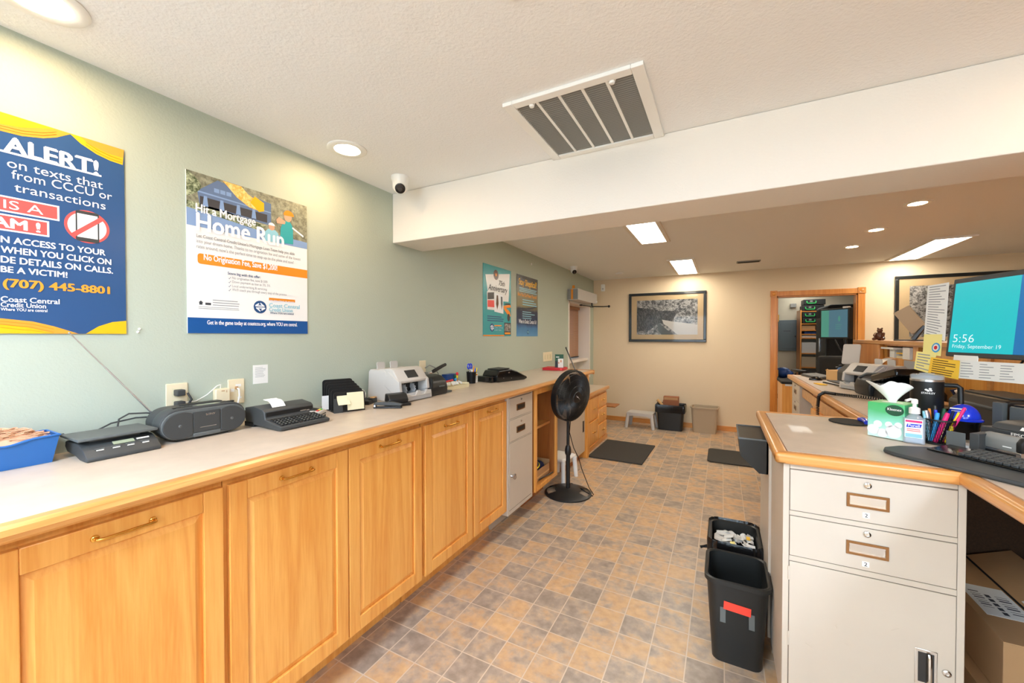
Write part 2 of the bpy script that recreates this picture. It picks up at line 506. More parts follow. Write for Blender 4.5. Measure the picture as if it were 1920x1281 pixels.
plain('panel_grey', (96, 108, 114), 0.5)
plain('tissue_white', (246, 244, 240), 0.7)
plain('metal_dark', (70, 70, 70), 0.35, 0.8)
plain('silver', (190, 190, 192), 0.25, 0.9)
# printed colours
plain('pr_blue', (30, 84, 150), 0.22)
plain('pr_navy', (48, 84, 130), 0.2)
plain('pr_white', (244, 246, 250), 0.25)
plain('pr_yellow', (244, 184, 32), 0.25)
plain('pr_amber', (238, 160, 58), 0.25)
plain('pr_amber_dark', (224, 138, 40), 0.25)
plain('pr_red', (244, 92, 88), 0.25)
plain('pr_orange', (250, 146, 44), 0.25)
plain('pr_teal', (64, 164, 170), 0.25)
plain('pr_lightblue', (150, 206, 222), 0.25)
plain('pr_cream', (240, 240, 238), 0.25)
plain('pr_house', (104, 124, 156), 0.25)
plain('pr_shade', (74, 72, 74), 0.25)
plain('pr_street', (136, 164, 206), 0.25)
plain('pr_brown', (96, 62, 44), 0.25)
photo_mat('pr_leaves', 60, 0.42, 0.66, (66, 80, 48), (206, 214, 176), 4)
photo_mat('pr_autumn', 70, 0.40, 0.62, (250, 170, 60), (255, 226, 150), 4)
photo_mat('pr_hedge', 40, 0.36, 0.70, (104, 104, 86), (176, 176, 150), 4)
photo_mat('woodland', 26, 0.42, 0.64, (34, 32, 30), (206, 200, 194), 9)
photo_mat('woodland_dark', 30, 0.46, 0.78, (30, 28, 27), (150, 144, 138), 8, 2.2)
photo_mat('water_band', 14, 0.40, 0.60, (36, 44, 52), (92, 104, 112), 5, 0.3)
ramp_mat('tissue_box_print', 2, [(0.0, (226, 248, 238)), (0.05, (190, 236, 220)), (0.085, (150, 224, 200)), (0.125, (86, 190, 120)), (0.17, (70, 186, 104))], 0.4, 0.03)
ramp_mat('skeptic_print', 2, [(0.0, (96, 160, 206)), (0.12, (70, 124, 172)), (0.17, (52, 66, 96)), (0.32, (50, 58, 78)), (0.37, (132, 124, 92)), (0.5, (124, 116, 88)), (0.6, (72, 72, 66)), (0.70, (56, 56, 54))], 0.25, 0.05)
glow('panel_glow', (252, 244, 228), PANEL_E)
glow('panel_glow_added', (212, 230, 254), ADDED_E)
glow('panel_glow_back', (250, 248, 240), 3.2)
glow('can_glow', (255, 218, 172), CAN_E)
glow('scr_teal', (0, 190, 196), 0.34)
glow('scr_blue', (0, 110, 172), 0.34)
glow('scr_green', (86, 170, 146), 0.2)
glow('scr_slate', (84, 132, 150), 0.2)
glow('scr_text', (232, 246, 246), 0.36)

# ------------------------------------------------------------------ room
XL, XR, YN, YF, ZC = -2.02, 4.6, -2.7, 6.94, 2.44
struct('floor', MB().box(XL - 0.4, XR + 0.1, YN - 0.1, 10.6, -0.06, 0.0), 'tile')
struct('ceiling', MB().box(XL - 0.4, XR + 0.1, YN - 0.1, YF + 0.12, ZC, ZC + 0.06), 'ceiling_paint')
WY0, WY1, WZ0, WZ1 = 5.64, 6.72, 0.75, 1.985
w = MB()
w.box(XL - 0.3, XL, YN, WY0, 0, ZC).box(XL - 0.3, XL, WY1, YF, 0, ZC).box(XL - 0.3, XL, WY0, WY1, 0, WZ0).box(XL - 0.3, XL, WY0, WY1, WZ1, ZC)
struct('wall_left', w, 'paint_green')
DX0, DX1, DZ = 0.70, 1.615, 2.035
w = MB()
w.box(XL, DX0, YF, YF + 0.12, 0, ZC).box(DX1, XR, YF, YF + 0.12, 0, ZC).box(DX0, DX1, YF, YF + 0.12, DZ, ZC)
struct('wall_far', w, 'paint_beige')
struct('wall_right', MB().box(XR, XR + 0.1, YN, YF, 0, ZC), 'paint_beige')
w = MB()
WIN = [(-1.7, -0.1), (0.5, 2.1)]
w.box(XL, WIN[0][0], YN - 0.1, YN, 0, ZC).box(WIN[0][1], WIN[1][0], YN - 0.1, YN, 0, ZC).box(WIN[1][1], XR, YN - 0.1, YN, 0, ZC)
for a, b in WIN: w.box(a, b, YN - 0.1, YN, 0, 0.75).box(a, b, YN - 0.1, YN, 2.25, ZC)
struct('wall_back', w, 'paint_beige')
struct('ceiling_beam', MB().box(XL, XR, 2.065, 2.375, 2.10, ZC, 0.006), 'paint_white')
def casing(mb, x0, x1, z0, z1, y, wd=0.07):
    mb.box(x0 - wd, x0, y - 0.02, y, z0, z1 + wd).box(x1, x1 + wd, y - 0.02, y, z0, z1 + wd).box(x0, x1, y - 0.02, y, z1, z1 + wd)
for i, (a, b) in enumerate(WIN):
    mb = MB(); mb.box(a, a + 0.05, YN - 0.08, YN - 0.02, 0.75, 2.25).box(b - 0.05, b, YN - 0.08, YN - 0.02, 0.75, 2.25)
    mb.box(a, b, YN - 0.08, YN - 0.02, 0.75, 0.80).box(a, b, YN - 0.08, YN - 0.02, 2.2, 2.25).box((a + b) / 2 - 0.02, (a + b) / 2 + 0.02, YN - 0.07, YN - 0.03, 0.8, 2.2)
    wdw = struct('window_%d' % (i + 2), mb, 'white')
    MB().box(a + 0.05, b - 0.05, YN - 0.052, YN - 0.048, 0.8, 2.2).build('window_pane', 'glass', wdw)
# baseboards of the far wall
struct('baseboard_far', MB().box(XL, 0.625, YF - 0.014, YF, 0, 0.075, 0.004).box(DX1 + 0.085, 2.6, YF - 0.014, YF, 0, 0.075, 0.004), 'oak_x')
# oak door casing with corner blocks
d = MB()
d.box(DX0 - 0.075, DX0, YF - 0.022, YF, 0, DZ, 0.004).box(DX1, DX1 + 0.075, YF - 0.022, YF, 0, DZ, 0.004).box(DX0, DX1, YF - 0.022, YF, DZ, DZ + 0.07, 0.004)
d.box(DX0 - 0.012, DX0 + 0.018, YF, YF + 0.12, 0, DZ).box(DX1 - 0.018, DX1 + 0.012, YF, YF + 0.12, 0, DZ).box(DX0, DX1, YF, YF + 0.12, DZ - 0.018, DZ)
door = struct('door_1', d, 'oak_trim')
for x in (DX0 - 0.0375, DX1 + 0.0375):
    b = MB(); b.box(x - 0.043, x + 0.043, YF - 0.03, YF, DZ - 0.005, DZ + 0.08, 0.004)
    b.lathe([(0.032, 0), (0.03, 0.006), (0.022, 0.004), (0.014, 0.008), (0, 0.01)], 24, (x, YF - 0.03, DZ + 0.037), ax=(0, -1, 0))
    b.build('corner_block', 'oak_trim', door)
for z in (1.72, 0.92):
    h = MB(); h.box(DX0 + 0.018, DX0 + 0.022, YF + 0.015, YF + 0.06, z - 0.05, z + 0.05); h.cyl((DX0 + 0.024, YF + 0.012, z - 0.05), (DX0 + 0.024, YF + 0.012, z + 0.05), 0.007)
    h.build('door_hinge', 'brass', door)
# deep teller window in the left wall
wd = MB()
wd.box(XL - 0.28, XL + 0.006, WY0 - 0.02, WY0 + 0.03, WZ0, WZ1).box(XL - 0.28, XL + 0.006, WY1 - 0.03, WY1 + 0.005, WZ0, WZ1).box(XL - 0.28, XL + 0.006, WY0, WY1, WZ1 - 0.03, WZ1)
wd.box(XL - 0.24, XL - 0.02, WY0 + 0.03, WY1 - 0.03, 1.04, 1.08, 0.004).box(XL - 0.28, XL - 0.22, WY0 + 0.03, WY1 - 0.03, WZ0, 1.04)
win = struct('window_1', wd, 'paint_white')
bl = MB()
for i in range(34):
    z = 1.905 - i * 0.0235
    bl.box(XL - 0.20, XL - 0.194, WY0 + 0.035, WY1 - 0.035, z - 0.0215, z)
bl.build('blind_slats', 'blind_tan', win)
MB().box(XL - 0.21, XL - 0.17, WY0 + 0.032, WY1 - 0.032, 1.905, 1.95).build('blind_headrail', 'blind_tan', win)
MB().box(XL - 0.205, XL - 0.185, WY0 + 0.035, WY1 - 0.035, 1.095, 1.112).build('blind_bottom_rail', 'black', win)
# room behind the doorway
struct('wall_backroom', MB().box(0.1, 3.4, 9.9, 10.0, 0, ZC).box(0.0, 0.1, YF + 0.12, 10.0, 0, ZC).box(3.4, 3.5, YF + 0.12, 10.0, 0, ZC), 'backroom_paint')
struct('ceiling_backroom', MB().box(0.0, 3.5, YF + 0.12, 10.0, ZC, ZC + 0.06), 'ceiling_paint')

# ------------------------------------------------------------------ lamps and ceiling fittings
def panel_light(x, y, wx, wy, label, e='panel_glow'):
    t = thing('ceiling_panel_light', label, 'ceiling light', (x, y, ZC), 0, 'fluorescent ceiling panels')
    f = MB(); a, b = wx / 2, wy / 2
    for x0, x1, y0, y1 in ((-a - 0.035, -a, -b - 0.035, b + 0.035), (a, a + 0.035, -b - 0.035, b + 0.035), (-a, a, -b - 0.035, -b), (-a, a, b, b + 0.035)):
        f.box(x0, x1, y0, y1, -0.016, 0.0)
    f.build('frame', 'paint_white', t)
    MB().box(-a, a, -b, b, -0.008, -0.001).build('diffuser', e, t)
    return t
panel_light(-0.63, 3.76, 0.24, 1.2, 'bright fluorescent ceiling panel half hidden by the white beam')
panel_light(-0.475, 6.16, 0.26, 1.26, 'bright fluorescent ceiling panel above the framed road photograph')
panel_light(2.02, 6.17, 0.26, 1.26, 'long bright fluorescent ceiling panel at right above the large framed picture')
panel_light(1.55, 8.6, 0.32, 1.2, 'fluorescent ceiling panel in the room behind the doorway', 'panel_glow_back')
panel_light(1.35, 9.3, 0.32, 0.9, 'fluorescent panel at the far end of the back room ceiling', 'panel_glow_back')

def downlight(x, y, r, label):
    t = thing('recessed_downlight', label, 'downlight', (x, y, ZC), 0, 'recessed ceiling lamps')
    MB().lathe([(r, 0.0), (r, -0.004), (r * 0.93, -0.008), (r * 0.66, -0.006), (r * 0.6, -0.0005)], 40, cap=False).build('trim_ring', 'white', t)
    MB().lathe([(r * 0.60, -0.0022), (r * 0.3, -0.0042), (0.001, -0.0045)], 32, cap=False).build('bulb_lens', 'can_glow', t)
    return t
downlight(-1.745, 1.462, 0.098, 'round recessed lamp near the left wall beside the white camera')
downlight(-1.765, 0.40, 0.105, 'large recessed lamp cut off by the top left corner')
downlight(1.27, 4.01, 0.082, 'recessed lamp behind the beam, nearest of the row of three')
downlight(1.25, 4.83, 0.082, 'recessed lamp behind the beam, middle of the row of three')
downlight(1.255, 5.62, 0.082, 'recessed lamp behind the beam, farthest of the row of three')
panel_light(-0.9, -1.0, 0.56, 1.16, 'unseen ceiling panel added behind the photographer on the left', 'panel_glow_added')  # this unseen panel and the next are added to brighten the near end
panel_light(1.6, -1.0, 0.56, 1.16, 'unseen ceiling panel added behind the photographer on the right', 'panel_glow_added')
downlight(1.35, 1.72, 0.098, 'recessed lamp close to the beam beyond the right edge')

g = thing('return_air_grille', 'large white slatted return grille in the ceiling by the beam', 'air vent', (-0.54, 1.772, ZC))
gx, gy = 0.287, 0.29
f = MB()
for x0, x1, y0, y1 in ((-gx, -gx + 0.045, -gy, gy), (gx - 0.045, gx, -gy, gy), (-gx + 0.045, gx - 0.045, -gy, -gy + 0.04), (-gx + 0.045, gx - 0.045, gy - 0.04, gy)):
    f.box(x0, x1, y0, y1, -0.016, 0.0, 0.003)
f.build('frame', 'white', g)
f = MB()
for k in range(1, 5):
    x = -gx + 0.045 + (2 * gx - 0.09) * k / 5
    f.box(x - 0.006, x + 0.006, -gy + 0.04, gy - 0.04, -0.013, -0.003)
f.build('divider_bars', 'white', g)
f = MB(); n = 36
for k in range(n):
    y = -gy + 0.04 + (2 * gy - 0.08) * (k + 0.5) / n
    f.add([(-gx + 0.045, y - 0.0036, -0.0075), (gx - 0.045, y - 0.0036, -0.0075), (gx - 0.045, y + 0.0036, -0.0105), (-gx + 0.045, y + 0.0036, -0.0105)], [(0, 1, 2, 3)])
f.build('louvre_blades', 'grey', g)
MB().box(-gx + 0.04, gx - 0.04, -gy + 0.035, gy - 0.035, -0.002, -0.0005).build('dark_duct', 'charcoal', g)
for x in (-0.17, 0.165):
    MB().lathe([(0.001, -0.026), (0.009, -0.024), (0.012, -0.018), (0.008, -0.012), (0.014, -0.011)], 16, (x, -gy + 0.045, 0), cap=False).build('turn_knob', 'white_gloss', g)
t = thing('access_hatch', 'corner of a white ceiling hatch at the top middle edge', 'hatch', (-0.55, 1.04, ZC))
MB().box(0, 0.5, -0.5, 0, -0.006, -0.0005).build('hatch_panel', 'white', t)
v = thing('ceiling_register', 'small dark slotted ceiling vent near the far wall', 'air vent', (0.30, 6.09, ZC))
MB().box(-0.135, 0.135, -0.06, 0.06, -0.012, 0, 0.003).build('frame', 'grey', v)
f = MB()
for k in range(5): f.box(-0.12, 0.12, -0.048 + k * 0.02, -0.036 + k * 0.02, -0.0135, -0.0118)
f.build('slots', 'black_matte', v)

def dome_camera(x, y, rz, label, s=1.0):
    t = thing('security_camera', label, 'security camera', (x, y, ZC), rz, 'dome security cameras')
    MB().lathe([(0.056 * s, 0), (0.056 * s, -0.012 * s), (0.048 * s, -0.03 * s), (0.046 * s, -0.045 * s)], 32).build('mounting_base', 'white_gloss', t)
    MB().ball((0, 0, -0.055 * s), 0.047 * s, 0.047 * s, 0.047 * s, 32, 16).build('ball_housing', 'white_gloss', t)
    d = Vector((0, -0.80, -0.60)); c = Vector((0, 0, -0.055 * s)) + d * 0.041 * s
    MB().lathe([(0.031 * s, 0), (0.030 * s, 0.006 * s), (0.026 * s, 0.008 * s)], 32, c, ax=d).build('lens_face', 'black_gloss', t)
    MB().lathe([(0.013 * s, 0.007 * s), (0.012 * s, 0.012 * s), (0.004 * s, 0.013 * s)], 20, c + Vector((0, 0, -0.004)), ax=d).build('lens', 'metal_dark', t)
dome_camera(-1.765, 1.872, 42, 'white dome security camera on the ceiling where beam meets green wall')
dome_camera(-1.86, 5.41, 35, 'white dome security camera beyond the beam by the green wall')
t = thing('smoke_detector', 'small round white detector on the ceiling near the far left corner', 'smoke detector', (-1.42, 6.3, ZC))
MB().lathe([(0.062, 0), (0.062, -0.016), (0.05, -0.026), (0.001, -0.03)], 28, cap=False).build('housing', 'white_gloss', t)
t = thing('motion_sensor', 'small white motion sensor high on the far wall near the corner', 'sensor', (-1.845, YF, 2.30))
MB().box(-0.034, 0.034, -0.035, 0, -0.06, 0.06, 0.01).build('housing', 'white_gloss', t)
MB().box(-0.014, 0.014, -0.037, -0.034, -0.035, -0.005).build('lens', 'grey_light', t)
t = thing('valance_box', 'grey metal box fixed above the teller window', 'window box', (XL, 5.6, 1.99))
MB().box(0, 0.165, 0, 0.98, 0, 0.165, 0.004).build('housing', 'grey_light', t)
MB().box(0.002, 0.155, -0.003, 0.0005, 0.008, 0.158).build('end_cap', 'grey', t)
MB().box(0.055, 0.085, -0.005, -0.002, 0.008, 0.158).build('warning_strip', 'pr_amber_dark', t)
MB().box(0.155, 0.185, 0.90, 0.93, 0.02, 0.05, 0.004).build('switch', 'white', t)
MB().box(0.05, 0.08, 0.06, 0.09, 0.165, 0.22).build('top_tag', 'pr_amber_dark', t)
t = thing('swing_arm_bracket', 'black jointed swing arm hanging under the grey box', 'wall bracket', (-1.86, 6.3, 1.99))
MB().cyl((0, 0, 0), (0, 0, -0.065), 0.012).lathe([(0.025, 0), (0.025, -0.02)], 16, (0, 0, -0.05)).build('pivot', 'black', t)
MB().tube([(0, 0, -0.062), (0.05, -0.3, -0.07), (0.02, -0.62, -0.075)], 0.009).build('arm', 'black', t)
MB().tube([(0.0, 0, -0.055), (0.18, 0.02, -0.062), (0.3, -0.1, -0.07)], 0.009).build('arm', 'black', t)
MB().ball((0.02, -0.62, -0.075), 0.025, 0.03, 0.014, 12, 6).build('end_knob', 'black', t)
MB().ball((0.3, -0.1, -0.07), 0.02, 0.02, 0.02, 12, 6).build('end_knob', 'black', t)

# ------------------------------------------------------------------ left counter and its cabinets
CT = 1.055
XD, XN = -1.385, -1.33     # door plane, nosing
t = thing('long_counter', 'long beige laminate counter with rounded oak edge along the green wall', 'counter', (0, 0, 0))
YE = 4.60
MB().box(XL, XN - 0.045, -0.6, YE, CT - 0.035, CT).build('worktop', 'laminate', t)
MB().prism([(XN - 0.045, CT), (XN - 0.018, CT), (XN - 0.006, CT - 0.006), (XN, CT - 0.018), (XN - 0.004, CT - 0.03), (XN - 0.016, CT - 0.038), (XN - 0.045, CT - 0.038)], -0.6, YE, 'xz').build('oak_nosing', 'oak_y', t)
MB().box(XL, XN, YE, YE + 0.03, CT - 0.045, CT + 0.004, 0.006).build('end_trim', 'oak_x', t)

def raised_door(mb, y0, y1, z0, z1, x):
    """Frame-and-panel door facing +x: rails, stiles, a sunk field and a raised panel."""
    r, sx = 0.062, 0.055
    mb.box(x - 0.02, x, y0, y0 + sx, z0, z1, 0.003).box(x - 0.02, x, y1 - sx, y1, z0, z1, 0.003)
    mb.box(x - 0.02, x, y0 + sx, y1 - sx, z0, z0 + r, 0.003).box(x - 0.02, x, y0 + sx, y1 - sx, z1 - r, z1, 0.003)
    a, b, c, d = y0 + sx, y1 - sx, z0 + r, z1 - r; k = 0.022
    mb.add([(x - 0.012, a, c), (x - 0.012, b, c), (x - 0.012, b, d), (x - 0.012, a, d), (x - 0.003, a + k, c + k), (x - 0.003, b - k, c + k), (x - 0.003, b - k, d - k), (x - 0.003, a + k, d - k)],
           [(0, 1, 5, 4), (1, 2, 6, 5), (2, 3, 7, 6), (3, 0, 4, 7), (4, 5, 6, 7)])
    mb.box(x - 0.02, x - 0.0125, a, b, c, d)
    return mb
def bar_pull(parent, y, z, x, w=0.11, mat='brass'):
    h = MB()
    h.tube([(x, y - w / 2, z), (x + 0.018, y - w / 2, z), (x + 0.022, y - w / 2 + 0.01, z), (x + 0.022, y + w / 2 - 0.01, z), (x + 0.018, y + w / 2, z), (x, y + w / 2, z)], 0.0042, 10)
    for yy in (y - w / 2, y + w / 2): h.lathe([(0.009, 0), (0.008, 0.004), (0.005, 0.006)], 14, (x, yy, z), ax=(1, 0, 0))
    return h.build('bar_pull', mat, parent)
def base_cab(y0, y1, doors, label):
    t = thing('base_cabinet', label, 'cabinet', (0, 0, 0), 0, 'oak cabinets under the long counter')
    b = MB()
    b.box(XL + 0.005, XD - 0.021, y0, y1, 0.165, CT - 0.036)
    b.box(XL + 0.005, -1.545, y0, y1, 0.0, 0.165)
    b.build('carcass', 'oak', t)
    for a, c in doors:
        dr = raised_door(MB(), a, c, 0.178, 0.985, XD).build('door', 'oak', t)
        bar_pull(dr, (a + c) / 2 - 0.02 * 0, 0.953, XD, 0.115)
    return t
base_cab(-0.30, 0.687, [(-0.285, 0.205), (0.215, 0.683)], 'oak base cabinet nearest the camera, its panelled door below the radio and scale')
base_cab(0.690, 1.625, [(0.700, 1.155), (1.162, 1.620)], 'oak base cabinet with two panelled doors below the adding machine')
base_cab(1.635, 2.559, [(1.648, 2.098), (2.122, 2.548)], 'oak base cabinet with two panelled doors beside the beige steel pedestal')

def recess_pull(parent, x0, x1, z0, z1, y, frame='bronze', inner='chrome'):
    """Letter-slot shaped recessed pull in a front facing -y."""
    f = MB(); k = 0.008
    f.box(x0, x1, y - 0.004, y, z1 - k, z1).box(x0, x1, y - 0.004, y, z0, z0 + k).box(x0, x0 + k, y - 0.004, y, z0 + k, z1 - k).box(x1 - k, x1, y - 0.004, y, z0 + k, z1 - k)
    p = f.build('recessed_pull', frame, parent)
    c = MB()
    c.add([(x0 + k, y - 0.0006, z0 + k), (x1 - k, y - 0.0006, z0 + k), (x1 - k, y - 0.0006, z1 - k), (x0 + k, y - 0.0006, z1 - k)], [(0, 1, 2, 3)])
    c.add([(x0 + k, y - 0.0035, z1 - k), (x1 - k, y - 0.0035, z1 - k), (x1 - k - 0.006, y - 0.001, z0 + k + 0.004), (x0 + k + 0.003, y - 0.001, z0 + k + 0.004)], [(0, 1, 2, 3)])
    c.build('pull_cup', inner, parent)
def cam_lock(parent, x, z, y, r=0.009):
    MB().lathe([(r, 0), (r * 0.95, 0.005), (r * 0.6, 0.007), (r * 0.55, 0.004), (r * 0.2, 0.004)], 20, (x, y, z), ax=(0, -1, 0)).box(x - 0.001, x + 0.001, y - 0.0055, y - 0.0045, z - 0.004, z + 0.004).build('lock', 'chrome', parent)

def pedestal(t, w, dep, z0, z1, splits, mat='steel_beige', stile=0.02):
    """Steel pedestal facing -y with two drawers over a door; x from 0 to w."""
    s = MB()
    s.box(0.0008, w - 0.0008, 0.002, dep, z0 + 0.0008, z1 - 0.0008)
    s.box(0, stile - 0.001, -0.001, 0.02, z0, z1, 0.002).box(w - stile + 0.001, w, -0.001, 0.02, z0, z1, 0.002)
    s.box(stile, w - stile, -0.001, 0.02, z1 - 0.019, z1, 0.002)
    s.box(stile, w - stile, -0.001, 0.02, z0, z0 + 0.03, 0.002)
    s.build('shell', mat, t)
    MB().rect(stile - 0.002, w - stile + 0.002, z0 + 0.03, z1 - 0.018, 0.0015).build('shadow_gap', 'seam', t)
    out = []
    for i, (a, b) in enumerate(splits):
        out.append(MB().box(stile + 0.001, w - stile - 0.001, -0.003, 0.001, a, b, 0.0015).build('drawer' if i < 2 else 'door', mat, t))
    r = MB()
    for i in range(2): r.box(stile, w - stile, -0.001, 0.001, splits[i + 1][1] + 0.0025, splits[i][0] - 0.0025)
    r.build('crossrails', mat, t)
    return out
t = thing('steel_pedestal', 'beige steel pedestal with two drawers and round knob between oak cabinets', 'cabinet', (XD + 0.004, 2.5595, 0), 90)
d1, d2, d3 = pedestal(t, 0.425, 0.5, 0.135, CT - 0.036, [(0.845, 0.995), (0.675, 0.832), (0.17, 0.662)])
for dd, z in ((d1, 0.945), (d2, 0.775)):
    recess_pull(dd, 0.135, 0.275, z - 0.052, z - 0.005, -0.003, 'bronze', 'black')
    cam_lock(dd, 0.21, z + 0.028, -0.003)
MB().lathe([(0.012, 0), (0.009, 0.012), (0.021, 0.026), (0.021, 0.033), (0.012, 0.036)], 22, (0.05, -0.003, 0.42), ax=(0, -1, 0)).build('door_knob', 'silver', d3)
MB().box(0.01, 0.41, 0.15, 0.4, 0.0, 0.135).build('plinth', 'steel_tan', t)

t = thing('open_shelf_unit', 'open oak cabinet with one shelf beside the black fan', 'cabinet', (XD, 3.02, 0), 90)
b = MB(); W_ = 0.50; D_ = 0.60; z0 = 0.15; z1 = CT - 0.036
b.box(0, 0.018, 0, D_, z0, z1).box(W_ - 0.018, W_, 0, D_, z0, z1).box(0.018, W_ - 0.018, D_ - 0.012, D_, z0, z1).box(0.018, W_ - 0.018, 0.0, D_ - 0.012, z1 - 0.02, z1)
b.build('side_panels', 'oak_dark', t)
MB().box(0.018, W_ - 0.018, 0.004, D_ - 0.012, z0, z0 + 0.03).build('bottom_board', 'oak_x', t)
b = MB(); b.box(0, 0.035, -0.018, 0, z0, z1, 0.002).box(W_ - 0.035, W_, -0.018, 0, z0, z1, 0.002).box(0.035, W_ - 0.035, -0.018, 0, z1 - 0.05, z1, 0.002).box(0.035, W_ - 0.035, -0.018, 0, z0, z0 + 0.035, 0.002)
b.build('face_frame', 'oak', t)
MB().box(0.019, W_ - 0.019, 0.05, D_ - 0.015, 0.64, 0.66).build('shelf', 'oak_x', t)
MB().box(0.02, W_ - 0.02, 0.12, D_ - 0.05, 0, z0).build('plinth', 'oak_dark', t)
SHX = XD - 0.14
t = thing('cardboard_box', 'small open cardboard box on the floor of the open oak cabinet', 'box', (XD - 0.035, 3.17, z0 + 0.0305), 90)
b = MB(); b.box(0, 0.28, 0.0, 0.004, 0, 0.10).box(0, 0.28, 0.22, 0.224, 0, 0.12).box(0, 0.004, 0, 0.224, 0, 0.10).box(0.276, 0.28, 0, 0.224, 0, 0.13).box(0, 0.28, 0, 0.22, 0, 0.004)
b.build('carton_walls', 'cardboard', t)
MB().box(0.002, 0.276, -0.001, 0.001, 0.03, 0.045).build('packing_tape', 'tan_folder', t)
t = thing('navy_cap', 'navy cloth cap with a yellow stripe in the small cardboard box', 'cap', (XD - 0.15, 3.25, z0 + 0.035), 80)
MB().ball((0, 0, 0.085), 0.095, 0.09, 0.11, 20, 10).build('crown', 'navy', t)
MB().tube([(0.094 * math.cos(a), 0.09 * math.sin(a) - 0.0, 0.10 + 0.02 * math.cos(a)) for a in [i * PI / 12 for i in range(24)]], 0.006, 6, True).build('yellow_band', 'yellow', t)
t = thing('folded_cloth', 'crumpled navy cloth beside the cap in the small cardboard box', 'cloth', (XD - 0.13, 3.36, z0 + 0.035), 90)
MB().ball((0, 0, 0.06), 0.055, 0.08, 0.07, 16, 8).ball((0.0, -0.03, 0.075), 0.05, 0.05, 0.05, 14, 7).build('cloth_folds', 'navy', t)

# knee space, second pedestal, low drawer counter
t = thing('steel_pedestal', 'beige steel pedestal behind the black fan beside the low drawers', 'cabinet', (-1.44, 4.0, 0), 90)
d1, d2, d3 = pedestal(t, 0.60, 0.5, 0.09, CT - 0.046, [(0.86, 0.985), (0.73, 0.85), (0.12, 0.72)], 'steel_tan')
recess_pull(d3, 0.51, 0.55, 0.33, 0.46, -0.003, 'black', 'black')
MB().box(0.02, 0.58, 0.05, 0.4, 0.0, 0.09).build('plinth', 'oak_dark', t)
t = thing('knee_space_panel', 'beige panel at the back of the gap behind the fan', 'panel', (-1.93, 3.53, 0), 90)
MB().box(0, 0.465, 0, 0.012, 0, 1.018).build('board', 'steel_tan', t)
t = thing('end_support', 'upright oak end panel carrying the end of the long counter', 'panel', (-1.44, 4.61, 0), 90)
MB().box(0, 0.06, -0.03, 0.56, 0, CT - 0.046, 0.003).build('board', 'oak', t)
t = thing('low_counter', 'lower beige counter with oak edge beyond the long counter', 'counter', (0, 0, 0))
MB().box(XL, -1.45, 4.70, 5.68, 0.715, 0.75).build('worktop', 'laminate', t)
MB().box(-1.45, -1.42, 4.70, 5.70, 0.708, 0.752, 0.008).build('oak_nosing', 'oak_y', t)
t = thing('drawer_cabinet', 'oak cabinet of five drawers below the low counter', 'cabinet', (-1.47, 4.79, 0), 90)
MB().box(0, 0.91, 0.0, 0.53, 0.0, 0.708).build('carcass', 'oak', t)
MB().box(-0.0, 0.93, -0.014, 0.0, 0.0, 0.06, 0.002).build('kick_board', 'oak_x', t)
MB().box(-0.105, -0.001, -0.03, 0.5, 0, 0.707).build('filler_stile', 'oak', t)
def drw(x0, x1, z0, z1):
    d = MB().box(x0, x1, -0.018, 0.0, z0, z1, 0.006).build('drawer', 'oak', t)
    h = MB(); xc = (x0 + x1) / 2; zc = (z0 + z1) / 2; w = 0.055
    h.tube([(xc - w, -0.018, zc), (xc - w, -0.035, zc), (xc, -0.042, zc), (xc + w, -0.035, zc), (xc + w, -0.018, zc)], 0.006, 8)
    h.build('pull', 'brass', d)
for a, b in ((0.39, 0.665), (0.085, 0.365)): drw(0.03, 0.43, a, b)
for a, b in ((0.50, 0.665), (0.29, 0.475), (0.085, 0.265)): drw(0.46, 0.88, a, b)
t = thing('step_stool', 'white plastic step stool in the gap behind the fan', 'stool', (-1.46, 3.86, 0), 80)
b = MB(); b.box(-0.14, 0.14, -0.10, 0.12, 0.20, 0.235, 0.015); b.build('seat', 'white', t)
for sx in (-1, 1):
    for sy in (-0.09, 0.10):
        MB().tube([(sx * 0.115, sy, 0.21), (sx * 0.13, sy * 1.15, 0.0)], [0.025, 0.02], 10).build('leg', 'white', t)
t = thing('cardboard_box', 'brown cardboard box on the floor behind the oak drawers', 'box', (-1.72, 6.12, 0), 90)
MB().box(0, 0.34, 0, 0.26, 0, 0.33, 0.003).build('carton_walls', 'cardboard_red', t)
t = thing('ledge_board', 'short brown wooden board lying across the brown box by the far wall', 'board', (-1.62, 6.30, 0.3305), 90)
MB().box(0, 0.30, -0.14, 0.10, 0, 0.018, 0.003).build('plank', 'oak_dark', t)

# ------------------------------------------------------------------ things on the long counter (local x runs along the wall, front faces -y)
C0 = CT + 0.0005
def L(name, label, cat, y0, xfront, dz=0.0, rz=90, group=None): return thing(name, label, cat, (xfront, y0, C0 + dz), rz, group)

t = L('plastic_bin', 'blue plastic bin heaped with rubber bands at the left edge', 'bin', 0.16, -1.895)
def wavy_rim(u):  # rim dips in the middle of the long side
    return 0.088 - 0.014 * math.exp(-((u - 0.62) / 0.14) ** 2)
b = MB(); n = 24
fr, bk = [], []
for i in range(n + 1):
    u = i / n; x = 0.295 * u
    fr.append((x - 0.0, -0.012, wavy_rim(u))); bk.append((x, 0.108, wavy_rim(u)))
for side, y0, y1 in ((fr, 0.006, -0.012), (bk, 0.094, 0.108)):
    for i in range(n):
        a, c = side[i], side[i + 1]; k0, k1 = 0.012 + 0.27 * i / n, 0.012 + 0.27 * (i + 1) / n
        b.add([(k0, y0, 0), (k1, y0, 0), c, a], [(0, 1, 2, 3)])
b.add([(0.012, 0.006, 0), (0.012, 0.094, 0), (0, 0.108, wavy_rim(0)), (0, -0.012, wavy_rim(0))], [(0, 1, 2, 3)])
